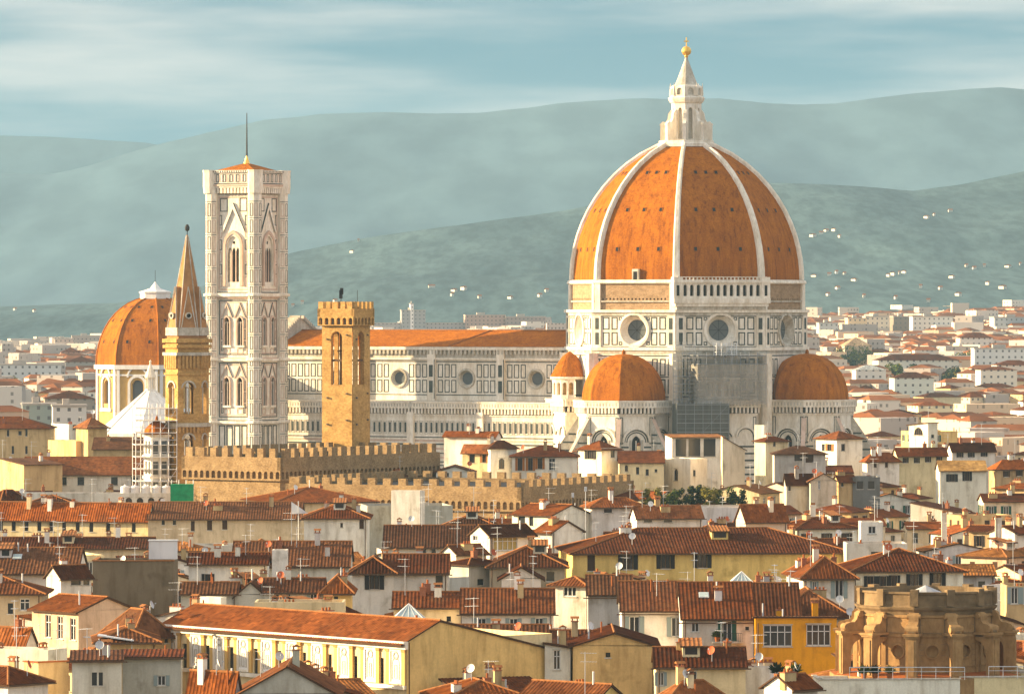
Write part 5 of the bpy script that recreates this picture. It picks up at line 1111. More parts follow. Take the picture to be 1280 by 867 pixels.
H('house', 'white house with grey shutters under a broad ribbed brown tile roof', 'the grey shuttered house', 577, 577, 692, 764, 16.0, 0, 'gx', 735, W, TM, [(602, 778, 11, 11, 'b'), (642, 777, 10, 9, 'b'), (674, 776, 10, 8, 'b')], vis=790, chim=0, ant=1, dish=0)
H('tower_house', 'square white tower house with little pyramid roof and double window', 'the white tower house', 691, 733, 746, 729, 18.0, 62, 'pyr', 720, W, TM, [(712, 739, 16, 12, 'w', 'L'), (739, 738, 5, 12, 'b')], vis=784, chim=0, ant=0, dish=0)
H('house', 'dark low roofs with a small white dormer, behind the lower yellow wall', 'the dormer roofs', 570, 570, 684, 806, 15.0, 0, 'gx', 780, GY, TB, [], vis=808, chim=2, ant=1)
H('house', 'white dormer with two dark windows and flat roof, left of the yellow gable', 'the dormer box', 676, 676, 726, 787, 16.2, 0, 'flat', None, W, TM, [(688, 794, 9, 8, 'k'), (704, 794, 9, 8, 'k')], D=5, vis=800, chim=1, ant=0)
H('house', 'low dark tiled house just behind the yellow gable', 'the low dark tiled house', 684, 684, 744, 800, 15.4, 0, 'gx', 787, GY, TB, [], vis=805, chim=1, ant=0, dish=1)
# --- right of centre
H('yellow_house', 'very long yellow house with brown hip roof and a row of dark shutters', 'the long yellow house', 686, 716, 1062, 690, 18.3, 5, 'hip', 660, Y_, TB, [(739, 703, 10, 20, 'c'), (785, 702, 12, 18, 'k'), (832, 701, 11, 18, 'k'), (878, 700, 11, 18, 'k'), (922, 697, 11, 20, 'c'), (962, 696, 9, 22, 'c'), (1010, 692, 12, 20, 'c')], D=19, vis=726, chim=4, ant=2, dish=1)
H('house', 'plain grey house with brown roof behind the white tower house', 'the plain grey house', 735, 735, 790, 741, 17.2, 0, 'gx', 718, GY, TB, [(762, 783, 5, 9, 'd')], vis=770, chim=1, dish=1, ant=0)
H('house', 'white house with two grey shuttered windows under a ribbed brown roof', 'the two shutter house', 777, 777, 856, 761, 16.7, 0, 'gx', 726, W, TM, [(793, 782, 12, 24, 'b'), (845, 783, 11, 24, 'b')], vis=808, chim=1, ant=1, dish=0)
SUP_BALC = H('house', 'white house with green shuttered balcony door and a glass lantern on its roof', 'the green shutter house', 853, 853, 942, 771, 16.5, 0, 'gx', 727, W, TM, [(869, 783, 9, 13, 'w'), (909, 788, 12, 24, 'g'), (934, 785, 3, 5, 'd')], vis=825, chim=1, ant=1, dish=0, skyl=1)
H('house', 'grey end gable house behind the orange painted house', 'the grey end gable', 942, 942, 1000, 772, 15.0, 0, 'gx', 728, GY, TB, [], D=14, vis=775, chim=1, ant=2)
H('orange_house', 'deep orange painted house with two broad white glazed windows', 'the orange house', 944, 944, 1046, 776, 16.2, 0, 'sb', 770, OR, TD, [(972, 794, 36, 27, 'w'), (1023, 793, 30, 27, 'w')], D=10, rise=.5, vis=832, chim=1, ant=0, dish=0)
H('house', 'low brown tiled lean house with yellow lower wall, under the green shutter house', 'the low brown lean house', 820, 820, 932, 831, 14.6, 0, 'gx', 808, CR_, TB, [(826, 848, 7, 16, 'b'), (866, 845, 10, 14, 'w')], vis=858, chim=1, ant=1, dish=1)
H('house', 'dark roofed house with small white dormers behind the orange painted house', 'the dark dormer house', 966, 966, 1062, 768, 14.8, 0, 'hip', 735, WG, TB, [], vis=775, chim=2, ant=2)
H('house', 'white house with hipped roof lit on the left and tall grey shutters, behind church', 'the grey shuttered hip house', 1000, 1004, 1068, 719, 18.0, 6, 'hip', 694, W, TM, [(1049, 735, 10, 24, 'b'), (1018, 735, 5, 18, 'b')], D=13, vis=742, chim=2, ant=1, dish=0)
H('house', 'wide white house with brown roof and two dark green shuttered windows', 'the wide white house', 1060, 1066, 1204, 712, 18.2, 5, 'hip', 685, W, TB, [(1088, 727, 8, 14, 'k'), (1104, 727, 8, 14, 'k'), (1118, 726, 7, 14, 'k'), (1143, 725, 10, 15, 'k'), (1172, 724, 10, 16, 'k')], D=14, vis=738, chim=2, ant=1)
H('terrace_house', 'white rooftop box room with one window on a railed terrace', 'the rooftop box room', 1076, 1076, 1104, 652, 21.6, 0, 'flat', None, W, TM, [(1090, 662, 9, 9, 'w')], D=5, vis=678, chim=0, ant=1, dish=0)
H('terrace_house', 'broad flat roofed terrace with dark slot under the white box room', 'the railed terrace', 1058, 1058, 1134, 679, 19.6, 0, 'flat', None, WG, TM, [(1098, 693, 18, 8, 'd')], D=7, vis=705, chim=1, ant=1, dish=0)
H('house', 'house with pale blue grey shutters at the right edge beside the church', 'the blue shuttered house', 1258, 1258, 1320, 732, 17.4, 0, 'flat', None, TN, TM, [(1268, 744, 8, 20, 'b'), (1284, 744, 8, 20, 'b')], D=8, vis=765, chim=1, ant=1)
SUP_TERR = H('terrace_house', 'low white terrace with planters at the bottom edge below the church', 'the planter terrace', 1020, 1024, 1200, 849, 13.0, 3, 'flat', None, W, TM, [], D=6, vis=870, chim=2, ant=0, base='marble_old')
H('terrace_house', 'cream low terrace at the bottom right corner', 'the corner terrace', 1196, 1200, 1320, 846, 13.1, 3, 'flat', None, CR_, TM, [], D=6, vis=870, chim=0, ant=0, base='marble_old')
SUP_ROOF = H('house', 'small tiled roof below the orange painted house at the bottom edge', 'the tiled bottom roof', 955, 990, 1022, 858, 13.4, 40, 'gx', 842, W, TM, [], vis=870, chim=2, dish=1)
# --- long buildings at left
H('barracks', 'long cream building with sunlit orange roof and ten dark windows at left', 'the long cream building', -20, 185, 192, 645, 17.2, 72, 'gy', 631, CR_, TR, [(x, 658 - (185 - x) * .012, 5, 14, 'd', 'L') for x in (1, 17, 33, 49, 64, 80, 97, 114, 135, 167)], D=None, rise=2.0, vis=672, chim=2, ant=1, dish=0)
H('barracks', 'long beige building in shade with a brown roof and seven small windows', 'the long beige building', 185, 185, 376, 647, 17.0, 0, 'gx', 627, (.66, .54, .36), TM, [(204, 652, 4, 7, 'd'), (218, 652, 4, 7, 'd'), (241, 657, 5, 13, 'c'), (262, 656, 6, 13, 'c'), (281, 655, 6, 13, 'c'), (300, 654, 6, 14, 'w'), (319, 653, 6, 14, 'c'), (339, 652, 6, 14, 'c'), (357, 651, 6, 14, 'w')], D=13, vis=670, chim=2, ant=2)
H('long_shed', 'long low dark roof in front of the long cream building', 'the long low roof', -40, -40, 190, 684, 15.6, 0, 'gx', 671, CR_, TB, [], D=10, vis=690, chim=3, ant=3)
H('house', 'white house with russet hip roof, two dark windows and a drainpipe', 'the russet hip house', 380, 380, 459, 646, 18.0, 0, 'hip', 629, W, TM, [(408, 653, 6, 13, 'c'), (452, 654, 6, 13, 'c'), (427, 656, 3, 6, 'd')], D=14, vis=690, chim=2, ant=0, dish=0)
H('grey_house', 'bare grey plaster block with stained walls, right of the russet hip house', 'the bare grey block', 455, 459, 566, 632, 18.6, 8, 'flat', None, (.46, .44, .39), TM, [], D=12, vis=662, chim=0, ant=2)
H('wall_block', 'small bright white box on top of the bare grey block', 'the white rooftop box', 489, 525, 531, 613, 21.2, 72, 'flat', None, W, TM, [], vis=627, chim=0, ant=0, dish=0, D=5)
H('house', 'wide russet hip roof partly sunlit behind the long beige building', 'the wide russet hip', 305, 345, 470, 627, 18.2, 20, 'hip', 608, CR_, TR, [], vis=634, chim=1, ant=0)
H('white_barracks', 'long white building with dark square windows and russet roof beside the scaffold tower', 'the long white building', 28, 28, 183, 592, 17.6, 0, 'gx', 570, W, TR, row((36, 49, 79, 101, 143, 168), 601, 8, 10, 'd'), vis=612, chim=1, ant=0, D=16)
SUP_TANK = H('terrace_house', 'low grey white terrace wall with four arches below the long white building', 'the arched terrace', 26, 26, 216, 616, 16.0, 0, 'flat', None, WG, TM, [(161, 626, 8, 9, 'a'), (175, 626, 8, 9, 'a'), (189, 626, 8, 9, 'a'), (202, 626, 8, 9, 'a')], D=6, vis=632, chim=0, ant=0, dish=0)
H('house', 'cluttered grey rooftop block with dark openings right of the green net', 'the cluttered grey block', 225, 225, 300, 589, 18.2, 0, 'flat', None, (.28, .27, .24), TM, [(238, 600, 8, 10, 'd'), (255, 600, 10, 10, 'w'), (274, 599, 8, 12, 'd'), (290, 600, 6, 10, 'd')], vis=622, chim=2, ant=3)
H('house', 'small dark roof in front of the arched terrace at left', 'the small dark roof', -20, 0, 40, 628, 17.0, 40, 'hip', 612, TN, TB, [], vis=640, chim=0)
H('house', 'squat dark hip roof between the arched terrace and long cream building', 'the squat dark hip', 38, 38, 88, 627, 16.4, 0, 'hip', 618, TN, TB, [], vis=632, chim=0, ant=0)
H('house', 'bulky tan building with small windows under a brown roof at left edge', 'the bulky tan building', -80, -80, 62, 534, 24.0, 0, 'hip', 520, TN, TM, [(10, 541, 3, 8, 'd'), (25, 541, 4, 5, 'd'), (33, 540, 3, 10, 'd'), (16, 562, 3, 10, 'd'), (33, 562, 3, 10, 'd')], vis=574, chim=1, ant=1)
H('stone_tower', 'squat ochre stone block with flat top, lit on its left side', 'the ochre block', 60, 95, 116, 551, 22.4, 35, 'flat', None, (.62, .42, .2), TM, [], vis=578, chim=0, ant=0, dish=0)
SUP_FLAT = H('house', 'white house with dark balcony railings beside the white pyramid roof', 'the balcony house', 64, 86, 125, 530, 24.4, 25, 'flat', None, W, TM, [(93, 534, 4, 6, 'd'), (105, 543, 5, 6, 'd'), (115, 543, 5, 6, 'd')], vis=550, chim=0, ant=1)
H('house', 'small orange tiled house with pale tent shaped roof light near the white pyramid', 'the tent light house', 95, 110, 134, 532, 25.6, 30, 'pyr', 516, TN, TR, [], vis=540, chim=0, ant=0)
H('house', 'pale house with low brown roofs between the ochre block and scaffold tower', 'the low brown house', 116, 116, 176, 560, 21.5, 0, 'gx', 546, TN, TB, [], vis=575, chim=2, ant=1)
H('house', 'brown gabled roof at left edge below the bulky tan building', 'the brown left gable', -30, 30, 78, 580, 19.8, 25, 'gx', 572, TN, TB, [], vis=600, chim=1, ant=1)
# --- middle rows towards the cathedral
H('house', 'low white gable with two dark windows just behind the palace battlements', 'the battlement gable', 545, 545, 592, 589, 19.8, 0, 'gy', 582, W, TM, [(557, 593, 8, 5, 'd'), (573, 593, 8, 5, 'd')], D=12, vis=597, chim=0)
H('house', 'sunlit cream top floor with orange tile edge, right of the dark palace wall', 'the cream top floor', 555, 620, 626, 544, 24.2, 66, 'gy', 538, W, TR, [], rise=.8, vis=556, chim=2, ant=1, D=8)
H('house', 'sunlit orange and white pavilion with open porch, below the cream top floor', 'the sunlit porch', 578, 618, 624, 563, 22.6, 66, 'gy', 554, (.8, .6, .36), TR, [(590, 572, 7, 12, 'd', 'L'), (605, 572, 5, 12, 'o', 'L')], rise=1.2, vis=584, chim=1, D=8)
H('tower_house', 'narrow white tower with brown roof and one arched window by the sunlit porch', 'the arched window tower', 606, 613, 646, 558, 23.4, 16, 'pyr', 550, W, TB, [(627, 579, 7, 13, 'a')], vis=588, chim=1, ant=0)
H('house', 'white house with dark hip roof and three brown doors above the battlements', 'the brown door house', 640, 640, 722, 569, 21.9, 0, 'hip', 556, W, TB, [(650, 580, 6, 16, 'o'), (663, 580, 6, 16, 'o'), (675, 579, 6, 14, 'o'), (690, 580, 8, 15, 'w')], vis=592, chim=2, ant=1)
H('tower_house', 'square white house with orange pyramid roof and dark windows near the chapels', 'the orange pyramid house', 723, 752, 775, 560, 22.6, 42, 'pyr', 550, W, TR, [(738, 568, 8, 11, 'k'), (758, 566, 6, 11, 'd'), (766, 566, 5, 11, 'd')], vis=594, chim=1, ant=0)
H('house', 'beige house with long brown roof and five small windows in a row', 'the beige row house', 774, 774, 830, 577, 20.2, 0, 'gx', 563, CR_, TM, [(775.5, 587, 3, 8, 'a'), (783, 585, 4, 8, 'a'), (797, 588, 4, 9, 'd'), (809, 590, 4, 8, 'd'), (820, 588, 3, 4, 'd')], vis=597, chim=1, ant=0)
H('tower_house', 'tall plain white block with narrow slit windows above the tree garden', 'the tall white block', 828, 863, 884, 573, 20.7, 34, 'flat', None, W, TM, [(845, 593, 5, 15, 'a', 'L'), (868, 591, 3, 8, 'd')], vis=612, chim=0, ant=0, dish=0)
H('loggia_house', 'house with a dark open roof loggia behind white posts, below the scaffolding', 'the roof loggia', 832, 840, 905, 546, 24.6, 8, 'sf', 541, W, TL, [(851, 559, 13, 22, 'd'), (868, 559, 15, 22, 'd'), (887, 559, 15, 22, 'd')], D=8, rise=.4, vis=578, chim=0, ant=0, dish=0)
H('house', 'white wedge shaped wall rising to the roof loggia', 'the white wedge wall', 903, 903, 931, 561, 22.8, 0, 'sr', 544, (.8, .68, .5), TL, [], D=8, vis=580, chim=0, ant=0, dish=0)
H('house', 'white house topped by a tall square pillar, right of the white wedge wall', 'the pillar house', 944, 957, 985, 550, 24.2, 30, 'hip', 545, (.76, .66, .44), TM, [(968, 555, 3, 5, 'd'), (978, 553, 3, 6, 'd')], vis=572, chim=1, ant=1)
H('wall_block', 'tall lit square pillar block beside the pillar house', 'the lit pillar block', 943, 955, 958, 531, 26.0, 60, 'flat', None, W, TM, [], vis=570, chim=0, ant=0, dish=0)
H('tower_house', 'square white house with low orange roof in front of the right half dome', 'the white square house', 1020, 1046, 1078, 547, 24.2, 36, 'pyr', 538, W, TR, [(1029, 559, 4, 9, 'd', 'L'), (1037, 559, 5, 9, 'o', 'L'), (1054, 559, 5, 9, 'd')], vis=580, chim=0, ant=0, dish=0)
H('house', 'low grey house with dark flat roof in front of the white square house', 'the dark flat roof house', 968, 968, 1032, 566, 22.4, 0, 'hip', 557, GY, TD, [(998, 572, 10, 8, 'd'), (1012, 573, 10, 10, 'c')], vis=582, chim=0, ant=1)
H('tower_house', 'tall white and tan house with dark arched window right of the cathedral', 'the tall arched house', 1136, 1160, 1172, 531, 26.0, 40, 'sb', 527, W, TB, [(1148, 539, 11, 10, 'a', 'L'), (1166, 545, 4, 4, 'd')], vis=562, rise=.5, chim=0, ant=1, dish=0)
H('house', 'white house with pale golden roof and two dark green shutters at right', 'the golden roof house', 1175, 1175, 1233, 587, 19.4, 0, 'gx', 575, W, (.56, .33, .10), [(1190, 597, 7, 9, 'k'), (1209, 595, 6, 11, 'k')], vis=606, chim=0, ant=0, dish=0)
H('house', 'grey lit pavilion with orange roof standing before the dark palace battlements', 'the orange roof pavilion', 640, 690, 738, 643, 17.4, 48, 'gy', 629, W, TR, [(652, 650, 9, 10, 'd', 'L'), (664, 651, 5, 12, 'd', 'L')], rise=1.5, vis=656, chim=0, ant=1)
H('house', 'dark brown hip roof between the bare grey block and orange roof pavilion', 'the dark middle hip', 545, 545, 632, 662, 17.0, 0, 'hip', 642, WG, TD, [], vis=668, chim=0, ant=1)
H('house', 'dark brown roof with many aerials, left of the yellow loggia house', 'the aerial roof', 480, 480, 592, 682, 16.8, 0, 'gx', 656, WG, TD, [(530, 688, 5, 6, 'd'), (542, 688, 5, 6, 'd')], vis=694, chim=1, ant=4)
H('house', 'pale house with sunlit orange roof, left of the long yellow house', 'the orange end roof', 668, 690, 728, 664, 18.3, 50, 'gy', 654, W, TR, [], rise=1.4, vis=672, chim=1)
H('house', 'white walled house with orange roof among the trees, right of the tree garden', 'the tree garden neighbour', 920, 932, 984, 648, 18.4, 20, 'gx', 630, (.8, .66, .5), TR, [(940, 654, 8, 16, 'w')], vis=672, chim=2)
H('house', 'low white house with red tile roof below the tree garden', 'the garden roof house', 788, 796, 878, 645, 17.6, 12, 'gx', 632, W, TR, [(810, 650, 10, 5, 'd'), (835, 650, 10, 5, 'd')], vis=656, chim=2, ant=2, dish=1)
H('house', 'white blank wall house under the right end of the tree garden', 'the blank garden wall', 868, 868, 928, 634, 18.2, 0, 'flat', None, WG, TM, [], D=6, vis=652, chim=0, ant=1)
H('house', 'sunlit house with orange hip roof left of the tree garden', 'the left garden house', 730, 740, 806, 632, 18.6, 14, 'hip', 622, W, TR, [(760, 638, 10, 5, 'd')], vis=652, chim=1, ant=1)
H('house', 'pink grey gabled house with dark doorway at middle right', 'the pink grey gable', 980, 983, 1016, 602, 19.4, 6, 'gx', 588, GY, TB, [(987, 608, 3, 10, 'd'), (997, 608, 5, 14, 'd')], vis=625, chim=1, ant=1)
H('house', 'pale tall gable with one small window, right of the pink grey gable', 'the pale tall gable', 1013, 1013, 1046, 600, 19.8, 0, 'gy', 591, (.72, .60, .46), TM, [(1024, 606, 3, 10, 'w')], D=10, vis=628, chim=0, ant=1)
H('yellow_house', 'ochre sided house with small dark window at middle right', 'the ochre sided house', 1042, 1048, 1069, 599, 19.6, 25, 'gx', 593, (.70, .5, .26), TM, [(1053, 604, 3, 7, 'd')], vis=620, chim=1, ant=0)
H('house', 'dark recessed terrace with grey canopy, right of the ochre sided house', 'the grey canopy terrace', 1066, 1066, 1100, 596, 20.0, 0, 'flat', None, (.2, .2, .19), TM, [(1075, 606, 8, 10, 'd'), (1089, 606, 8, 10, 'd')], D=8, vis=622, chim=0, ant=1)
H('house', 'low cream house with long russet roof below the tall white and tan house', 'the low cream house', 1116, 1122, 1184, 568, 21.0, 8, 'gx', 559, CR_, TM, [(1132, 575, 4, 6, 'k'), (1146, 575, 4, 6, 'k'), (1160, 574, 4, 6, 'k'), (1174, 574, 4, 6, 'k')], vis=584, chim=2, ant=1)
H('house', 'white house with orange hip roof, right of the white square house', 'the orange hip neighbour', 1078, 1084, 1124, 574, 20.8, 14, 'hip', 565, W, TR, [(1094, 581, 4, 6, 'c'), (1108, 581, 4, 6, 'c')], vis=590, chim=2, ant=1)
H('house', 'pale house with dark windows and brown gabled roof above the golden roof', 'the house above the golden roof', 1184, 1190, 1244, 562, 21.6, 10, 'gx', 553, W, TB, [(1200, 568, 4, 6, 'k'), (1214, 568, 4, 6, 'k'), (1230, 567, 4, 6, 'k')], vis=576, chim=2, ant=1)
H('house', 'small tan house with orange roof at the right edge near the golden roof', 'the tan edge house', 1236, 1246, 1296, 584, 19.6, 18, 'hip', 574, TN, TR, [(1258, 592, 4, 7, 's'), (1274, 591, 4, 7, 's')], vis=602, chim=1, ant=1)
# ------------------------------------------------------------------ the rest of the old town, fitted between the houses above
CN = {'white': [W, WG, (.8, .74, .64)], 'cream': [CR_, (.78, .64, .44)], 'grey': [GY, (.56, .53, .47)], 'ochre': [(.66, .45, .2), TN], 'pinkish': [PK, (.74, .55, .42)]}
TN_ = {'russet': TM, 'dark brown': TB, 'orange': TR, 'near black': TD, 'pale': TL}
USED = set(); FILL = []
def clear(f, Y, xl, xr, own):
    for h in HOUSES:
        if abs(h['Y'] - Y) < 60 and sat(f, h['f'], .4): return False
    return True
def top_limit(Y, xl, xr):
    lim = 0
    for h in HOUSES:
        if h['Y2'] > Y and h['x'][0] < xr and h['x'][1] > xl: lim = max(lim, h['vis'])
    return lim
# bulky things that are not houses also keep their place
for nm, xl, xr, Y, top, vis in (('the fortified palace', 228, 350, 1006, 562, 612), ('the fortified palace', 350, 548, 1000, 555, 600), ('the fortified palace', 362, 788, 960, 597, 640), ('the church spire', 206, 262, 1042, 290, 575), ('the bell tower', 262, 362, 1415, 210, 560), ('the long nave', 362, 705, 1395, 414, 558), ('the left half dome', 690, 835, 1350, 440, 560), ('the right half dome', 955, 1085, 1345, 437, 552), ('the netted scaffolding', 834, 958, 1352, 440, 545), ('the white pyramid roof', 128, 262, 1490, 455, 545), ('the orange chapel dome', 118, 266, 1680, 360, 520), ('the scaffold tower', 170, 222, 1035, 505, 612), ('the round church', 1040, 1272, 559, 740, 846)):
    a, b = P(xl, 500, Y), P(xr, 500, Y); reg(a.x, Y, 0, b.x - a.x, 26 if nm[4] in 'rnlbow' else 14, 20, vis, top, xl, xr, vis, nm)
SHORT = [(h['short'], (h['x'][0] + h['x'][1]) / 2, h['top'], h['vis']) for h in HOUSES]
def place_phrase(px, py):
    c = sorted(SHORT, key=lambda s: math.hypot((s[1] - px), 2.2 * ((s[2] + min(s[3], s[2] + 40)) / 2 - py)))[:3]
    out = []
    for s in c:
        dx, dy = px - s[1], py - (s[2] + min(s[3], s[2] + 40)) / 2
        out.append((('right of ' if dx > 0 else 'left of ') if abs(dx) > 1.6 * abs(dy) else ('below ' if dy > 0 else 'above ')) + s[0])
    return out
rf_ = random.Random(5)
for _try in range(8000):
        if len(FILL) >= 205: break
        Y = 540 * (1340 / 540) ** rf_.random(); wpx = rf_.uniform(6, 11) * FPX / Y; x0 = rf_.uniform(-30, 1300); x1 = x0 + wpx
        if Y > 1200 and 100 < x0 < 1080: continue
        a = R(rf_.choice((2, 8, 20, 35, 50, 62))); c = P(x0 + wpx * (.05 if a < .3 else .5), 500, Y)
        Wd = rf_.uniform(6, 11.5) * (1 if a < .9 else .8); D = rf_.uniform(6, 10)
        f = foot(c.x, c.y, a, Wd, D); pxs = [px_of((p[0], p[1])) for p in f]; xl, xr = min(pxs), max(pxs); own = None
        if xr < -20 or xl > 1300 or not clear(f, Y, xl, xr, own): continue
        if any(h['x'][0] < xr - 4 and h['x'][1] > xl + 4 and h['Y'] > Y and h['vis'] > 862 for h in HOUSES): continue
        lim = top_limit(Y, xl + 2, xr - 2); zt = min(zat(lim, Y) - .3, rf_.uniform(15.5, 21))
        if zt < 11: continue
        kind = rf_.choice(('gx', 'gy', 'hip', 'hip', 'gx', 'gy', 'sf', 'flat', 'gx')); rise = 0 if kind == 'flat' else min(2.4, .3 * min(Wd, D) / 2 if kind != 'sf' else 1.4); h = zt - rise
        wc = rf_.choice(('white', 'white', 'cream', 'cream', 'grey', 'ochre', 'pinkish')); tc_ = rf_.choice(('russet', 'russet', 'dark brown', 'orange', 'orange', 'dark brown', 'pale'))
        wins = []; nfl = rf_.choice((2, 2, 3)); st = rf_.choice(('c', 's', 'k', 'd', 'b', 'g', 'w', 'd'))
        for fc, L in (('F', Wd), ('L', D)):
            n = max(1, int(L / rf_.uniform(2.4, 3.4)))
            for fl in range(nfl):
                z = h - 1.7 - 3.3 * fl
                for k in range(n):
                    if rf_.random() < .88: wins.append((fc, (k + .5) * L / n, z, .95, rf_.choice((1.5, 1.7)), st))
        apx = (xl + xr) / 2; apy = py_of((0, Y, h)); ph = place_phrase(apx, apy)
        rn = {'gx': 'gabled', 'gy': 'gable ended', 'hip': 'hipped', 'sf': 'lean-to', 'flat': 'flat terrace'}[kind]
        base = f"{wc} house, {rn} roof" if kind == 'flat' else f"{wc} house, {tc_} {rn} roof"
        lab = None
        for ex in ('', 'small ', 'low '):
            for p_ in ph:
                l_ = f"{ex}{base}, {p_}"
                if l_ not in USED and len(l_.split()) <= 16: lab = l_; break
            if lab: break
        if not lab: continue
        USED.add(lab)
        pitched = kind if kind != 'hip' else 'hip'
        make_house('house', lab, 'house', 'houses of the old town', c.x, c.y, a, Wd, D, h, rise, pitched, vary(rf_.choice(CN[wc]), rf_), vary(TN_[tc_], rf_, .25), wins, near=Y < 900, chim=rf_.choice((1, 1, 2, 3)), ant=rf_.choice((0, 0, 1, 1)), dish=rf_.choice((0, 0, 0, 1)), seed=rf_.randrange(9999))
        reg(c.x, c.y, a, Wd, D, zt, apy, py_of((0, Y, zt)), xl, xr, apy + rf_.uniform(5, 12), lab); FILL.append(lab)
print('fill houses', len(FILL), 'hand', len(HOUSES) - len(FILL))
# ------------------------------------------------------------------ city beyond the cathedral
def block_mesh(mb, w, d, h, m, hip=0, z0=-6, rm='tile'):
    for (x0, y0, x1, y1, L) in ((0, 0, w, 0, w), (w, 0, w, d, d), (w, d, 0, d, w), (0, d, 0, 0, d)):
        mb.face([(x0, y0, z0), (x1, y1, z0), (x1, y1, h), (x0, y0, h)], m, uvs=[(0, z0 + 6), (L, z0 + 6), (L, h + 6), (0, h + 6)])
def far_house(name, label, cat, group, X, Y, a, w, d, h, wall, tile, rise, zg, windows=True):
    t = thing(name, label, cat, (X, Y, zg), a, group); mb = MB(); block_mesh(mb, w, d, h, 'facade' if windows else 'plain'); o = mb.build('wall', t); o.color = (*wall, 1)
    rm = MB()
    if rise <= 0: rm.box(-.3, w + .3, -.3, d + .3, h, h + .6, 'plain'); tile = (.45, .4, .35) if rise == 0 else tile; rm.box(w * .3, w * .5, d * .3, d * .6, h + .6, h + 2.4, 'plain')
    elif w >= d:
        m = d / 2; A = [(-.4, -.4, h - .1), (w + .4, -.4, h - .1), (w + .4, d + .4, h - .1), (-.4, d + .4, h - .1)]; r0, r1 = (m, m, h + rise), (max(m, w - m), m, h + rise)
        for q in ((A[0], A[1], r1, r0), (A[1], A[2], r1), (A[2], A[3], r0, r1), (A[3], A[0], r0)): rm.face(q, 'tile', uvs=[(p[0], p[1]) for p in q])
    else:
        m = w / 2; A = [(-.4, -.4, h - .1), (w + .4, -.4, h - .1), (w + .4, d + .4, h - .1), (-.4, d + .4, h - .1)]; r0, r1 = (m, m, h + rise), (m, max(m, d - m), h + rise)
        for q in ((A[0], A[1], r0), (A[1], A[2], r1, r0), (A[2], A[3], r1), (A[3], A[0], r0, r1)): rm.face(q, 'tile', uvs=[(p[0], p[1]) for p in q])
    o = rm.build('roof', t); o.color = (*tile, 1); return t
def solveY(px, py, h, lo=1440, hi=4680):
    for _ in range(40):
        m = (lo + hi) / 2
        if zat(py, m) - gz((px - HX) / FPX * m, m) > h: lo = m
        else: hi = m
    return lo
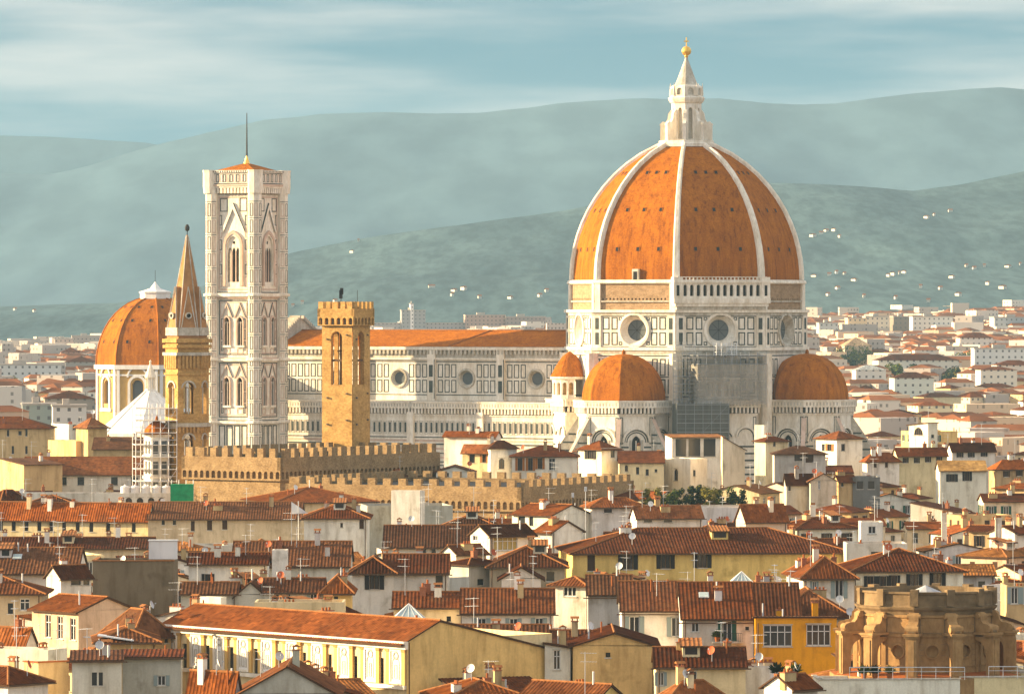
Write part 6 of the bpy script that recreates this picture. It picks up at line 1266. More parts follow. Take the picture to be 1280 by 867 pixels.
# distinct ones: label, px left, px right, eave row, ridge row, Y, depth, wall, tile
for lab, xl, xr, ye, yr, Y, d, wl_, ti in (
    ('pale six storey apartment block with grey window bands at far left', -10, 76, 456, None, 2150, 14, (.62, .62, .58), TB),
    ('dull pink apartment block beside the pale one at far left', 76, 102, 440, 434, 2250, 16, (.50, .30, .22), TM),
    ('pinkish square block in the hazy plain left of the chapel dome', 68, 92, 424, None, 2800, 20, (.62, .48, .38), TB),
    ('long brown banded block left of the chapel dome', 90, 128, 420, None, 2900, 16, (.42, .36, .30), TB),
    ('dark roofed hall in shade below the brown banded block', 82, 122, 452, 445, 2350, 20, (.30, .30, .27), TB),
    ('brown gabled roof building just left of the chapel drum', 56, 118, 498, 488, 1900, 20, (.34, .28, .22), TB),
    ('white low modern house with dark windows near the chapel', 66, 108, 508, None, 1800, 12, (.68, .66, .6), TB),
    ('long green grey flat building low at far left', 28, 70, 506, None, 1830, 14, (.32, .35, .30), TB),
    ('long grey housing slab directly above the nave roof', 466, 582, 404, None, 3600, 14, (.40, .36, .34), TB),
    ('brown housing slab above the right half of the nave roof', 582, 632, 394, None, 3500, 16, (.46, .32, .25), TB),
    ('dark brown housing slab nearest the great dome', 632, 682, 396, None, 3450, 16, (.36, .28, .24), TB),
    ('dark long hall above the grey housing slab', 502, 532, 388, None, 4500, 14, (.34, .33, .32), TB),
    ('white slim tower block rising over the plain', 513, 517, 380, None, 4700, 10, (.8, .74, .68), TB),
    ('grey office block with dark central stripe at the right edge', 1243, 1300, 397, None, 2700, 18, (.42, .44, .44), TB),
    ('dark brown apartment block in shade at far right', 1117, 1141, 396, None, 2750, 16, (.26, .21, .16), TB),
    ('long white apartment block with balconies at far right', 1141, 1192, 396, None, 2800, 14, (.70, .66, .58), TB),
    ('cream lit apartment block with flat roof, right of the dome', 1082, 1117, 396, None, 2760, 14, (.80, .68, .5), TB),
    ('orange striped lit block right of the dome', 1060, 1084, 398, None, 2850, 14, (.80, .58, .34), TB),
    ('grey villa with dark windows, right of the dome', 1024, 1048, 404, None, 2600, 12, (.55, .54, .50), TB),
    ('white school block with red roof at far right', 1200, 1242, 422, 416, 2450, 14, (.76, .68, .58), TM),
    ('low white pavilion row with dark windows at the right edge', 1218, 1300, 436, None, 2300, 10, (.72, .70, .64), TB),
    ('long barracks with brown roof beyond the right half dome', 1098, 1200, 450, 443, 2150, 18, (.66, .62, .52), TB),
    ('pale green building with a row of dark windows at right', 1118, 1168, 472, 465, 1950, 14, (.66, .66, .56), TB),
    ('white villa with arched roof light, right of the half dome', 1070, 1108, 462, 456, 2000, 12, (.70, .66, .58), (.4, .42, .4)),
    ('white two part villa near the trees at right', 1226, 1272, 462, 458, 1960, 14, (.78, .70, .56), TM),
    ('tan gabled warehouse right of the great dome', 1056, 1090, 432, 420, 2300, 20, (.58, .46, .32), (.42, .30, .18)),
    ('white broad villa below the trees at far right', 1246, 1296, 456, 450, 2050, 14, (.78, .68, .54), TM)):
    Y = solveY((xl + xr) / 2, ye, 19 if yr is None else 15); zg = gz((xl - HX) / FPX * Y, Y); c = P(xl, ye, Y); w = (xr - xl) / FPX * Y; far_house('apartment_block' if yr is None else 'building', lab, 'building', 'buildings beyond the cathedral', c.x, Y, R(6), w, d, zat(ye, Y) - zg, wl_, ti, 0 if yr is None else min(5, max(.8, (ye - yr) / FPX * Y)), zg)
    reg(c.x, Y, 0, w, d, 0, ye, yr or ye, xl, xr, ye + (12 if Y < 3000 else 7), lab)
TREES = (
    (1072, 436, 462, 2080, 17, 'foliage', 'round', 'broad bright green tree clump beyond the right half dome'),
    (1058, 444, 466, 2060, 9, 'foliage_dark', 'round', 'darker low tree at the left end of the green clump'),
    (1084, 408, 422, 2650, 10, 'foliage_dark', 'round', 'domed dark tree before the cream lit apartment block'),
    (1155, 398, 424, 2600, 5.5, 'foliage_dark', 'cone', 'single tall dark cypress before the long white apartment block'),
    (1222, 440, 464, 2100, 17, 'foliage', 'round', 'wide green tree left of a paler one at right'),
    (1248, 438, 464, 2090, 14, 'foliage_yellow', 'round', 'yellowish bright tree between two greener ones at right'),
    (1276, 440, 462, 2080, 15, 'foliage', 'round', 'green tree cut by the right edge of the view'),
    (1200, 444, 462, 2120, 8, 'foliage_dark', 'round', 'dark bushy tree beside the long brown roofed barracks'),
    (1118, 456, 472, 2030, 10, 'foliage', 'round', 'dull olive tree in front of the long barracks'),
    (1144, 456, 474, 2020, 8, 'foliage_dark', 'round', 'dark tree in front of the long barracks'),
    (1188, 460, 474, 2000, 10, 'foliage_dark', 'round', 'low dark tree right of the pale green building'),
    (12, 472, 508, 2000, 12, 'foliage_yellow', 'round', 'yellow green tree below the pale apartment block'),
    (32, 486, 508, 1960, 9, 'foliage', 'round', 'small dull green tree at far left'),
    (1120, 404, 418, 2700, 7, 'foliage', 'round', 'small green tree before the dark brown apartment block'))
for q in TREES:
    yy = solveY(q[0], q[1], 13); reg((q[0] - HX) / FPX * yy - 2, yy, 0, 4, 4, 0, q[1], q[1], q[0] - 1.3 * q[4], q[0] + 1.3 * q[4], q[2] - 2, 'x')
# smaller houses filling the middle distance, each its own object
r = random.Random(21); nfar = 0; SEEN = {}
zones = (('in the hazy plain at far left', -20, 125, 1560, 2450, 45), ('beyond the right half dome', 1015, 1140, 1480, 2800, 120), ('on the far right', 1140, 1300, 1420, 2900, 220))
for zn, xa, xb, Ya, Yb, cap in zones:
    Y = Yb
    while Y > Ya:
        px = xa + r.uniform(0, 20)
        while px < xb:
            w = r.uniform(9, 20); d = r.uniform(9, 14); wp = w * FPX / Y; yy = Y + r.uniform(-25, 25); zg = gz((px - HX) / FPX * yy, yy)
            h = r.uniform(12, 20); X = (px - HX) / FPX * yy; f = foot(X, yy, R(r.choice((4, 20, 40))), w, d)
            lim = max([h_['vis'] for h_ in HOUSES if h_['Y'] > yy + 5 and h_['x'][0] < px + wp and h_['x'][1] > px and h_['Y'] > 1450] or [0]); h = min(h, zat(lim, yy) - 2 - zg)
            if h > 6 and not any(abs(q['Y'] - yy) < 60 and sat(f, q['f'], .2) for q in HOUSES) and nfar < cap:
                wc = r.choice(('white', 'cream', 'cream', 'grey', 'ochre')); tk = r.choice(('russet', 'dark brown', 'russet', 'orange'))
                a = r.choice((4, 20, 40)); lab = f"{'small' if w < 14 else 'wide'} {wc} house with {tk} roof {zn}"
                far_house('distant_house', lab, 'house', f"{wc} {tk} {'small' if w < 14 else 'wide'} houses {zn}", X, yy, R(a), w, d, h, vary(r.choice(CN[wc]), r), vary(TN_[tk], r), r.uniform(1.2, 2.4), zg, r.random() < .6); nfar += 1
                reg(X, yy, R(a), w, d, 0, py_of((0, yy, zg + h)), 0, px, px + wp, py_of((0, yy, zg + h)) + r.uniform(2, 7), 'x')
            px += wp * r.uniform(.8, 1.5)
        Y -= r.uniform(30, 46)
import sys; print('far houses', nfar, 'fill', len(FILL), file=sys.stderr)
# the city out on the plain, one mass
mbs = {}
sm = MB(); colors = ['city_a', 'city_b', 'city_c', 'city_d', 'city_r']
def city_extra(nt, tc, src, b):          # floors of windows on the far blocks
    N = nt.nodes.new; L = nt.links.new; mp = N('ShaderNodeMapping'); mp.inputs['Scale'].default_value = (.38, .38, .31); L(tc.outputs['Object'], mp.inputs[0])
    ns = N('ShaderNodeTexVoronoi'); ns.distance = 'CHEBYCHEV'; ns.inputs['Scale'].default_value = 1; ns.inputs['Randomness'].default_value = .1; L(mp.outputs[0], ns.inputs['Vector'])
    r_ = N('ShaderNodeValToRGB'); r_.color_ramp.elements[0].position = .18; r_.color_ramp.elements[0].color = (.40, .39, .38, 1); r_.color_ramp.elements[1].position = .24; r_.color_ramp.elements[1].color = (1, 1, 1, 1); L(ns.outputs['Distance'], r_.inputs[0])
    m_ = N('ShaderNodeMixRGB'); m_.blend_type = 'MULTIPLY'; m_.inputs[0].default_value = 1; L(src, m_.inputs[1]); L(r_.outputs[0], m_.inputs[2]); return m_.outputs[0]
for nm_, c_ in (('city_a', (.72, .63, .52)), ('city_b', (.58, .50, .41)), ('city_c', (.44, .38, .33)), ('city_d', (.68, .50, .33))): mat(nm_, c_, .85, extra=city_extra)
mat('city_r', (.20, .075, .03), .9, [((.05, .05, .05), (.6, .6, .6), (1.5, 1.45, 1.4), .3, .7, 3)])
def stuff_block(X, Y, w, d, h, zg, m, roof):
    a = r.choice((.05, .3, .7, 1.1)); T = Matrix.Translation((X, Y, zg)) @ Matrix.Rotation(a, 4, 'Z'); sm.box(0, w, 0, d, -5, h, m, T)
    if roof: sm.face([T @ Vector(p) for p in ((-.4, -.4, h), (w + .4, -.4, h), (w - 2, d / 2, h + 1.8), (2, d / 2, h + 1.8))], 'city_r'); sm.face([T @ Vector(p) for p in ((w + .4, d + .4, h), (-.4, d + .4, h), (2, d / 2, h + 1.8), (w - 2, d / 2, h + 1.8))], 'city_r'); sm.face([T @ Vector(p) for p in ((-.4, d + .4, h), (-.4, -.4, h), (2, d / 2, h + 1.8))], 'city_r'); sm.face([T @ Vector(p) for p in ((w + .4, -.4, h), (w + .4, d + .4, h), (w - 2, d / 2, h + 1.8))], 'city_r')
FO = [q['f'] for q in HOUSES if q['Y'] > 1400]
for it in range(9600):
    Y = 2350 + 2700 * r.random() ** .8; px = r.uniform(-60, 1340)
    if it >= 7600: Y = 1500 + 1000 * r.random() ** .7; px = r.choice((r.uniform(-40, 118), r.uniform(1030, 1330), r.uniform(1030, 1330), r.uniform(1030, 1330)))
    X = (px - HX) / FPX * Y; hh_ = r.uniform(9, 19)
    if it >= 7600 and any(sat(foot(X, Y, .3, 12, 12), f, 1) for f in FO): continue
    if Y < 2700 and 130 < px < 1000: continue
    tall = r.random() < (.10 if px < 250 or 360 < px < 700 else .02); h = hh_ if it >= 7600 else r.uniform(15, 22) if tall else r.uniform(7, 14)
    if any(q['x'][0] < px + 8 and q['x'][1] > px - 3 and q['vis'] - 3 > py_of((X, Y, gz(X, Y) + h)) and q['Y'] > 1800 and q['Y'] > Y for q in HOUSES): continue
    stuff_block(X, Y, r.uniform(9, 24), r.uniform(9, 15), h, gz(X, Y), r.choice(colors[:4] if px > 900 else ['city_a', 'city_b', 'city_c', 'city_c']), not tall and r.random() < .55)
FN = [q['f'] for q in HOUSES if q['Y'] < 1500]
for it in range(900):                         # the town goes on past both edges of the view
    Y = 560 + 2400 * r.random(); px = r.choice((r.uniform(-420, -40), r.uniform(1325, 1700))); X = (px - HX) / FPX * Y; f = foot(X - 3, Y - 3, 0, 22, 20)
    if any(sat(f, q, 1) for q in FN): continue
    w_ = r.uniform(8, 16)
    if px < 0 and px_of((X + w_ + 12, Y)) > -8: continue
    stuff_block(X, Y, w_, r.uniform(8, 13), r.uniform(10, 16), gz(X, Y), r.choice(colors[:4]), r.random() < .85)
o = sm.build('distant_city'); tag(o, 'hazy mass of pale city buildings across the plain below the hills', 'city', kind='stuff')
# villas on the hillside
def on_hill(px, py):
    Y = 4720
    while Y < 7190:
        X = (px - HX) / FPX * Y; z = zat(py, Y)
        if near_z(X, Y) >= z: return X, Y, z
        Y += 12
    return None
nv = 0
spots = [(1018, 296, 5), (1026, 293, 5), (1034, 290, 4), (1044, 289, 2), (1050, 297, 2), (1160, 273, 3), (1168, 270, 2), (1188, 265, 5), (442, 316, 2), (448, 302, 2), (1036, 345, 4), (1046, 342, 3), (1056, 344, 3), (1020, 347, 2), (1048, 362, 4), (1036, 370, 3), (1112, 346, 2), (1118, 344, 2), (1124, 343, 2), (1132, 342, 2), (1208, 334, 3), (1230, 334, 3), (1218, 337, 4), (1192, 348, 3), (1256, 361, 5), (1236, 356, 2), (1275, 332, 2), (1262, 335, 4), (540, 360, 8), (570, 365, 4), (582, 362, 4), (566, 370, 3), (600, 373, 4), (640, 374, 3), (684, 365, 4), (676, 371, 4), (420, 378, 4), (378, 380, 3), (366, 384, 3), (20, 388, 3), (44, 390, 3), (1070, 352, 3), (1150, 360, 3), (1176, 362, 4), (1080, 372, 3), (1120, 374, 3), (1200, 370, 4), (1160, 378, 4)]
for px, py, wp in spots:
    q = on_hill(px, py)
    if not q: q = ((px - HX) / FPX * 4700, 4700, zat(py, 4700) - 2)
    X, Y, z = q; w = wp * Y / FPX * 1.0; mb = MB(); mb.box(-w / 2, w / 2, 0, 9, -1.5, 2.6, 'plain'); 
    for a_ in ((-w / 2 - .4, -.4, w / 2 + .4, 4.5), (-w / 2 - .4, 9.4, w / 2 + .4, 4.5)): mb.face([(a_[0], a_[1], 2.5), (a_[2], a_[1], 2.5), (a_[2], a_[3], 4.0), (a_[0], a_[3], 4.0)], 'city_r')
    o = mb.build('villa', None, (X, Y - 4, z), R(r.uniform(-10, 30))); o.color = (.62, .57, .49, 1); tag(o, 'tiny pale villa standing on the hazy green hillside', 'villa', 'villas on the hillside'); nv += 1
# ------------------------------------------------------------------ trees
def tree(name, label, X, Y, zb, H_, rad, m='foliage', kind='round', n=900, leaf=.5, seed=1, group=None):
    r = random.Random(seed); t = thing(name, label, 'tree', (X, Y, zb), 0, group); mb = MB(); th = H_ * {'round': .3, 'cone': .12, 'bush': .03}[kind]
    mb.tube((0, 0, -2), (0, 0, th + .3 * H_), .05 * H_ + .08, 'bark', 7, .03)
    lim = []
    for k in range(6 if kind == 'round' else 0):
        an = r.uniform(0, 6.28); e = Vector((math.cos(an) * rad * .6, math.sin(an) * rad * .6, th + r.uniform(.2, .5) * H_)); mb.tube((0, 0, th * r.uniform(.7, 1)), e, .03 * H_, 'bark', 5, .02); lim.append(e)
    mb.build('trunk', t); fo = MB()
    if kind == 'bush': cl = [(Vector((r.uniform(-.8, .8) * rad, r.uniform(-.8, .8) * rad, H_ * r.uniform(.15, .8))), rad * r.uniform(.3, .5)) for _ in range(12)]
    elif kind == 'round': cl = [(Vector((r.gauss(0, .42) * rad, r.gauss(0, .42) * rad, th + (H_ - th) * r.uniform(.18, .86))), rad * r.uniform(.28, .5)) for _ in range(11)]
    else: cl = [(Vector((r.uniform(-.1, .1) * rad, r.uniform(-.1, .1) * rad, th + (H_ - th) * k / 11)), rad * (1 - k / 12.5) * r.uniform(.7, 1)) for k in range(12)]
    for _ in range(n):
        c, q = r.choice(cl); d = Vector((r.gauss(0, 1), r.gauss(0, 1), r.gauss(0, .9))).normalized() * q * r.uniform(.45, 1.08); p = c + d
        nrm = (d.normalized() + Vector((r.uniform(-.7, .7), r.uniform(-.7, .7), r.uniform(-.2, .9)))).normalized(); u = nrm.orthogonal().normalized(); v = nrm.cross(u); s = leaf * r.uniform(.5, 1.2)
        fo.face([p - u * s, p - v * s * .7, p + u * s, p + v * s * .7], m if r.random() < .75 else ('foliage_dark' if r.random() < .5 else 'foliage_yellow'))
    fo.build('crown', t); return t
for i, (px, top, bot, Y, rp, m, kd, lab) in enumerate(TREES):
    hh_ = 13 if kd == 'round' else 17; Y = solveY(px, top, hh_); zb = gz((px - HX) / FPX * Y, Y); tree('cypress' if kd == 'cone' else 'tree', lab, (px - HX) / FPX * Y, Y, zb, hh_, 1.45 * rp / FPX * Y, m, kd, 1500, .8, i + 3)
# roof garden in the middle
gy = 985
for i, (px, top, bot, rp, m, lab) in enumerate((
    (815, 610, 632, 10, 'foliage_yellow', 'golden leaved bush at the left end of the roof garden'),
    (838, 612, 632, 11, 'foliage', 'rounded green shrub below the tall white block'),
    (858, 607, 634, 10, 'foliage_dark', 'dark upright shrub before the tall white block'),
    (872, 604, 634, 9, 'foliage_dark', 'tall dark slender tree in the roof garden'),
    (890, 610, 636, 13, 'foliage_yellow', 'silvery olive tree in the middle of the roof garden'),
    (908, 608, 636, 12, 'foliage', 'green leafy tree right of the silvery olive'),
    (922, 612, 634, 9, 'foliage_dark', 'dark bush at the right end of the roof garden'))):
    tree('garden_tree', lab, (px - HX) / FPX * gy, gy, zat(bot, gy), (bot + 4 - top) / FPX * gy, 1.2 * rp / FPX * gy, m, 'bush', 1300, .22, 40 + i)
gp = P(806, 634, gy - 4); gd = MB(); gd.box(0, (930 - 806) / FPX * gy, 0, 9, -14, 0, 'plaster'); gd.box(0, (930 - 806) / FPX * gy, -.3, 0, -.2, .5, 'plaster'); o = gd.build('garden_terrace', None, gp); o.color = (.68, .6, .48, 1); tag(o, 'raised roof terrace carrying the row of shrubs and small trees', 'terrace')
# potted plants on the near terraces
def on_house(hs, px, dy, up=0.0):          # a point standing on that house: image column, metres behind its front wall
    c, a, Wd, Dd, h = hs[2]; x = tlen(c, px, a); q = Vector((x, dy, 0)); q.rotate(Matrix.Rotation(a, 3, 'Z')); return Vector((c.x + q.x, c.y + q.y, hs[1](x, dy) + up))
c, a, Wd, Dd, hh = SUP_BALC[2]; bx = tlen(c, 909, a); bz = zat(801, c.y); mb = MB(); mb.box(bx - 1.6, bx + 1.6, -1.0, -.01, bz - .15, bz, 'marble_old'); mb.box(bx - 1.6, bx + 1.6, -1.0, -.96, bz + .9, bz + .95, 'iron')
for k in range(17): mb.box(bx - 1.6 + k * .2 - .012, bx - 1.6 + k * .2 + .012, -.99, -.965, bz, bz + .9, 'iron')
mb.build('balcony', SUP_BALC[0])
q_ = Vector((bx - 1.1, -.5, 0)); q_.rotate(Matrix.Rotation(a, 3, 'Z')); BALC = Vector((c.x + q_.x, c.y + q_.y, bz + .5))
for i, (p, H_, m, lab) in enumerate(((on_house(SUP_ROOF, 994, 2.6, .4), 1.1, 'foliage_dark', 'spiky dark palm like pot plant on a roof below the orange house'), (on_house(SUP_TERR, 1080, .12, 1.57), .9, 'foliage', 'rounded pot shrub left of its twin on the terrace below the church'), (on_house(SUP_TERR, 1094, .12, 1.57), .85, 'foliage_dark', 'rounded dark pot shrub right of its twin below the church'), (on_house(SUP_ROOF, 1008, 1.6, .4), .9, 'foliage', 'loose pot plant near the bottom edge right of the palm'), (on_house(SUP_TERR, 1112, .12, 1.57), .8, 'foliage_yellow', 'yellowish low pot shrub below the church'), (BALC, .8, 'foliage', 'small pot plant on the green shuttered balcony'), (on_house(SUP_FLAT, 112, 1.2, .5), 1.2, 'foliage_dark', 'dark bush on the balcony house roof'))):
    t = thing('potted_plant', lab, 'plant', p); pb = MB(); pb.lathe([(0, -.5), (.22, -.5), (.32, 0), (.28, 0), (0, -.05)], 'terracotta', 10); pb.build('pot', t); r2 = random.Random(i); fo = MB()
    for _ in range(140):
        d = Vector((r2.gauss(0, 1), r2.gauss(0, 1), abs(r2.gauss(0, 1)) + .2)).normalized() * H_ * r2.uniform(.3, .75); d.z = abs(d.z) * 1.2; u = d.orthogonal().normalized(); s = .11 * H_ + .05; q = d.normalized() * s * 1.8
        fo.face([d - q, d - u * s * .5, d + q, d + u * s * .5], m)
    fo.build('leaves', t)
# ------------------------------------------------------------------ scaffoldings
def scaffold(name, label, O, yaw, w, d, h, nx, nz, m='steel', pr=.05, deck='steel'):
    t = thing(name, label, 'scaffolding', O, yaw); po = MB(); dk = MB()
    for i in range(nx + 1):
        for y in (0, d): po.tube((i * w / nx, y, 0), (i * w / nx, y, h + .8), pr, m, 5)
    for k in range(1, nz + 1):
        z = k * h / nz
        for y in (0, d): po.tube((0, y, z), (w, y, z), pr * .8, m, 4); po.tube((0, y, z + .9 if k < nz else z), (w, y, z + .9 if k < nz else z), pr * .6, m, 4)
        for x in (0, w): po.tube((x, 0, z), (x, d, z), pr * .8, m, 4)
        dk.box(.05, w - .05, .1, d - .1, z - .12, z - .04, deck)
    for k in range(nz):
        i = k % nx; po.tube((i * w / nx, 0, k * h / nz), ((i + 1) * w / nx, 0, (k + 1) * h / nz), pr * .6, m, 4)
    po.build('poles', t); dk.build('deck', t); return t
n = Vector((math.sin(R(15.7)), -math.cos(R(15.7)), 0)); u = Vector((math.cos(R(15.7)), math.sin(R(15.7)), 0))
ob = DOME + n * 38.5 + u * -14.5
s1 = scaffold('scaffolding', 'dark netted scaffolding block low on the cathedral between the two half domes', ob, R(15.7), 13.2, 3.5, 26.6, 6, 12)
nb = MB(); nb.box(-.1, 13.3, .12, .16, 6, 26.8, 'net_dark'); nb.box(-.15, -.1, 0, 3.5, 6, 26.8, 'net_dark'); nb.box(13.3, 13.35, 0, 3.5, 6, 26.8, 'net_dark'); nb.build('netting', s1)
ob = DOME + n * 36.0 + u * -8.4
s2 = scaffold('scaffolding', 'tall grey netted scaffolding wrapped round the chapel under the shaded round window', Vector((ob.x, ob.y, 26)), R(15.7), 17.5, 7, 12.5, 8, 6)
nb = MB(); nb.box(-.1, 17.6, -.15, -.1, .5, 10.2, 'net'); nb.box(17.6, 17.65, 0, 7, .5, 12.6, 'net'); nb.box(-.15, -.1, 0, 7, .5, 10.2, 'net'); nb.build('netting', s2)
ob = DOME + n * 33.5 + u * -13.2; s3 = scaffold('scaffolding', 'pale pole scaffolding climbing the corner left of the netting', Vector((ob.x, ob.y, 24)), R(15.7), 5, 2.2, 17.0, 3, 9)
ob = DOME + n * 32.6 + u * -2.6; s4 = scaffold('scaffolding', 'small white hoist cage standing on the netted scaffolding', Vector((ob.x, ob.y, 36.5)), R(15.7), 5.2, 2, 4.2, 4, 3, 'frame_white', .09)
nb = MB(); nb.box(1.5, 2.7, -.1, -.05, 1.5, 4.2, 'net'); nb.build('netting', s4)
# the sheeted scaffold tower at left
Yt = 1040; c = P(196, 500, Yt); tw = thing('slim_tower', 'slim white tower with small brown dome inside the lattice scaffolding', 'tower', (c.x, Yt, 0), R(24)); mb = MB(); wd = 1.8
for F in [Fr((-wd, -wd, 0), (1, 0, 0), (0, -1, 0)), Fr((wd, -wd, 0), (0, 1, 0), (1, 0, 0)), Fr((wd, wd, 0), (-1, 0, 0), (0, 1, 0)), Fr((-wd, wd, 0), (0, -1, 0), (-1, 0, 0))]:
    hs = [(q - .55, q + .55, z, z + 2.4) for q in (.95, 2.65) for z in (15.4, 19.2, 23.0)]; wall_holes(mb, F, 0, 2 * wd, 0, 26.6, hs, 'whitepaint', .4, back='glass_grey')
    for z in (14.4, 18.4, 22.3, 26.1): mb.fbox(F, -.25, 2 * wd + .25, z, z + .5, -.2, .3, 'marble')
mb.build('wall', tw); mb = MB(); mb.lathe([(2.5, 26.6), (2.2, 27.6), (1.1, 28.7), (.3, 29.2), (.2, 29.9), (0, 30.1)], 'dometile', 12); mb.build('dome', tw)
scaffold('scaffolding', 'tall pale lattice scaffolding enclosing the slim white tower at left', Vector((P(172, 500, Yt).x, Yt - 5, 9)), R(8), 7.6, 8.2, 22.5, 5, 10, 'frame_white', .075, 'frame_white')
gp = P(214, 622, 1000); gs = scaffold('scaffolding', 'low scaffolding wrapped in bright green netting beside the arched terrace', Vector((gp.x, gp.y, gp.z - 1)), 0, 3.9, 2, 3.4, 3, 2); nb = MB(); nb.box(-.1, 4, -.15, -.1, .3, 3.4, 'net_green'); nb.box(-.15, -.1, 0, 2, .3, 3.4, 'net_green'); nb.box(-.1, 4, -.1, 2, 3.4, 3.45, 'net_green'); nb.build('netting', gs)
tk = MB(); tk.lathe([(0, 0), (.85, 0), (.88, .1), (.88, 1.6), (.8, 1.75), (.2, 1.9), (.18, 2.05), (0, 2.05)], 'whitepaint', 16, smooth=False); tme = tk.build('water_tank', mesh_only=True)
for i, px in enumerate((155.5, 168, 181.5, 195, 207)):
    o = obj('water_tank', tme, None, on_house(SUP_TANK, px, 2.2, .02)); o.scale = (1, 1, 1.2); tag(o, ('white round water tank on the arched terrace, leftmost of five' if i == 0 else 'white water tank second from the left above the arches', 'white water tank in the middle of the five above the arches', 'white water tank fourth from the left above the arches', 'white water tank rightmost of five, beside the green netting')[max(0, i - 1) if i else 0] if False else ['white round water tank on the arched terrace, leftmost of five', 'white water tank second from the left above the arches', 'white water tank in the middle of the five above the arches', 'white water tank fourth from the left above the arches', 'white water tank rightmost of five, beside the green netting'][i], 'tank', 'water tanks on the arched terrace')
# ------------------------------------------------------------------ parts and small things on the near houses
# palazzo panels and cornice
c, a, Wd, Dd, hh = pal_g; F = Fr((0, Dd, 0), (0, -1, 0), (-1, 0, 0)); 
def u_at(px): return Dd - tlen(c, px, a + math.pi / 2)
mb = MB(); mb.fbox(F, -.3, Dd + .3, hh - .9, hh - .35, 0, .4, 'marble'); mb.fbox(F, -.3, Dd + .3, hh - .35, hh - .1, 0, .65, 'marble'); mb.fbox(F, 0, Dd, hh - 4.95, hh - 4.55, 0, .3, 'marble'); mb.build('cornice', pal_t)
for px in (216, 246, 275, 305, 335, 366, 398, 431, 464, 496):
    mb = MB(); uu = u_at(px); w = 1.9; mb.fbox(F, uu - w / 2, uu + w / 2, hh - 4.4, hh - 1.0, .02, .12, 'whitepaint'); frame_lines(mb, F, uu - w / 2 - .05, uu + w / 2 + .05, hh - 4.45, hh - .95, 'marble', .22, .22)
    ring_arch(mb, F, uu, hh - 2.3, .58, .1, 'marble_old', .17, 8, False, hh - 4); lathe_f(mb, F, uu, hh - 1.6, [(.42, .13), (.42, .2), (.3, .2), (.3, .13)], 'marble_old', 12); frame_lines(mb, F, uu - .22, uu + .22, hh - 3.9, hh - 2.5, 'marble_old', .07, .18); mb.build('panel', pal_t)
    for s_ in (-1, 1):
        mb = MB(); x = uu + s_ * 1.28; mb.fbox(F, x - .22, x + .22, hh - 4.5, hh - .9, .02, .2, 'plain_yellow'); mb.fbox(F, x - .3, x + .3, hh - 1.2, hh - .9, .02, .28, 'ochrestone'); mb.build('pilaster', pal_t)
gp_ = [(0, 0), (Wd, 0), (Wd, 14.86), (.22 * Wd, hh + 1.72), (0, hh - .14)]; ew = MB(); ew.prism(gp_, .005, .07, 'plaster', T=lambda x, y, z: Vector((x, -z, y))); o = ew.build('end_wall', pal_t); o.color = (.76, .53, .21, 1); o['label'] = 'blank yellow end wall of the palazzo'
# lower yellow wall to the right of the palazzo belongs to it: parapet, chimneys
def on_top(name, label, cat, px, py, Y, bmb, group=None): o = bmb.build(name, None, P(px, py, Y)); tag(o, label, cat, group); return o
# glass pyramid, lantern
mb = MB(); w = 1.75
def glass_pyr(w, d, h, base):
    g_ = MB(); A = [(-w, -d, 0), (w, -d, 0), (w, d, 0), (-w, d, 0)]
    for i in range(4):
        p, q = Vector(A[i]), Vector(A[(i + 1) % 4]); ap = Vector((0, 0, h)); g_.face([p, q, ap], 'roofglass'); g_.tube(p, ap, .05, 'frame_white', 4); g_.tube(p, q, .06, 'frame_white', 4)
        for t in (.25, .5, .75): g_.tube(p.lerp(q, t), ap.lerp(p.lerp(q, t), .02), .03, 'frame_white', 4)
    if base: g_.box(-w + .1, w - .1, -d + .1, d - .1, -base, -.02, 'lead')
    return g_
on_top('glass_lantern', 'pale glass pyramid lantern on the roof of the green shutter house', 'skylight', 927, 730, 643, glass_pyr(1.6, 1.6, 1.5, 2.6)); on_top('glass_skylight', 'wide greenish glass pyramid behind the lower yellow wall', 'skylight', 511, 775, 596, glass_pyr(1.9, 2.2, 1.8, 4))
mb = MB(); mb.tube((0, 0, -6), (0, 0, 3.6), .07, 'galv', 6); mb.build  # parasol pole
pz = thing('parasol', 'white triangular rooftop canopy on a tall pole behind the long beige building', 'canopy', P(373, 655, 868)); mb.build('pole', pz); mb = MB(); mb.face([(-1.1, 0, 1.6), (1.5, .2, 1.7), (-1.1, .4, 3.5)], 'sheet_white'); mb.face([(-1.1, .04, 1.6), (-1.1, .44, 3.5), (1.5, .24, 1.7)], 'sheet_white'); mb.build('canopy', pz)
# terrace canopies and bundles
mb = MB(); mb.box(-1.9, 1.9, -1, 1.2, 0, .12, 'sheet_white', Matrix.Rotation(R(8), 4, 'Y'))
for x in (-1.7, 1.7): mb.tube((x, -.8, -1.6), (x, -.8, 0), .05, 'galv', 5)
on_top('awning', 'flat white awning on posts over a brown roof near the pilaster house', 'awning', 145, 797, 581, mb)
mb = MB(); mb.box(-1.7, 1.7, -.9, .9, 0, 2.2, 'sheet_white'); mb.box(-1.8, 1.8, -1, 1, 2.2, 2.32, 'galv'); on_top('roof_tank', 'boxy white cistern on top of the dark stone wall', 'tank', 204, 698, 683, mb)
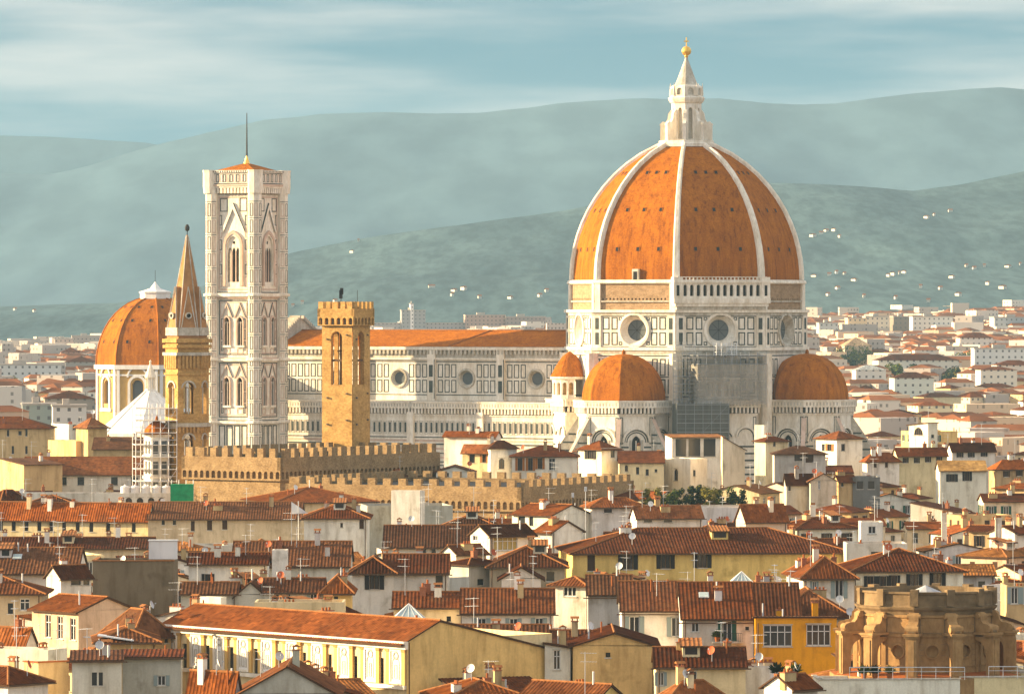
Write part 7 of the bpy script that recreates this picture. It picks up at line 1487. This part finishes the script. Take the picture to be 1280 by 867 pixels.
# tall chimney stacks at right
for i, (px, py, Y, hpx, wpx, lab) in enumerate(((1248, 680, 860, 36, 8, 'tall plain white chimney stack standing above orange roofs at right'), (1180, 650, 900, 12, 6, 'short white chimney stack on a roof at right'), (1009, 592, 1075, 20, 5, 'tall grey chimney with rounded top at middle right'), (929, 672, 815, 14, 12, 'broad white chimney block with tile cap on the long yellow house'), (1016, 640, 900, 12, 7, 'pale chimney at the right end of the long yellow house'))):
    w = wpx / FPX * Y / 2; hgt = hpx / FPX * Y; mb = MB(); mb.box(-w, w, -w * .8, w * .8, -6, hgt - .6, 'plaster'); mb.box(-w * 1.15, w * 1.15, -w, w, hgt - .6, hgt - .35, 'plaster'); mb.box(-w * .8, w * .8, -w * .65, w * .65, hgt - .35, hgt, 'ridgetile'); o = on_top('chimney_stack', lab, 'chimney', px, py, Y, mb); o.color = (.8, .72, .6, 1)
# terrace railings under the church
for i, (xl, xr, py, Y, lab) in enumerate(((1062, 1206, 845, 545, 'long pale metal railing on the terrace in front of the church'), (1236, 1300, 844, 548, 'short metal railing at the right edge beside the church'))):
    p = P(xl, py, Y); L_ = (xr - xl) / FPX * Y; mb = MB(); mb.tube((0, 0, .9), (L_, 0, .9), .05, 'galv', 5); mb.tube((0, 0, .5), (L_, 0, .5), .03, 'galv', 4); k = 0
    while k <= L_: mb.tube((k, 0, -.3), (k, 0, .9), .035, 'galv', 4); k += 1.4
    o = mb.build('railing', None, p); tag(o, lab, 'railing')
mb = MB(); mb.tube((0, 0, -8), (0, 0, 4.4), .07, 'iron', 6); mb.box(-.2, .2, -.2, .2, 4.3, 5.0, 'galv'); on_top('lamp_post', 'dark slender roof mast in front of the dark palace battlements', 'mast', 716, 655, 890, mb); mb2 = MB(); mb2.tube((0, 0, -8), (0, 0, 5.8), .06, 'galv', 6); mb2.box(-.22, .22, -.1, .1, 5.2, 5.9, 'galv'); on_top('lamp_post', 'pale tall mast with small lamp head before the dark battlements', 'mast', 732, 655, 880, mb2)
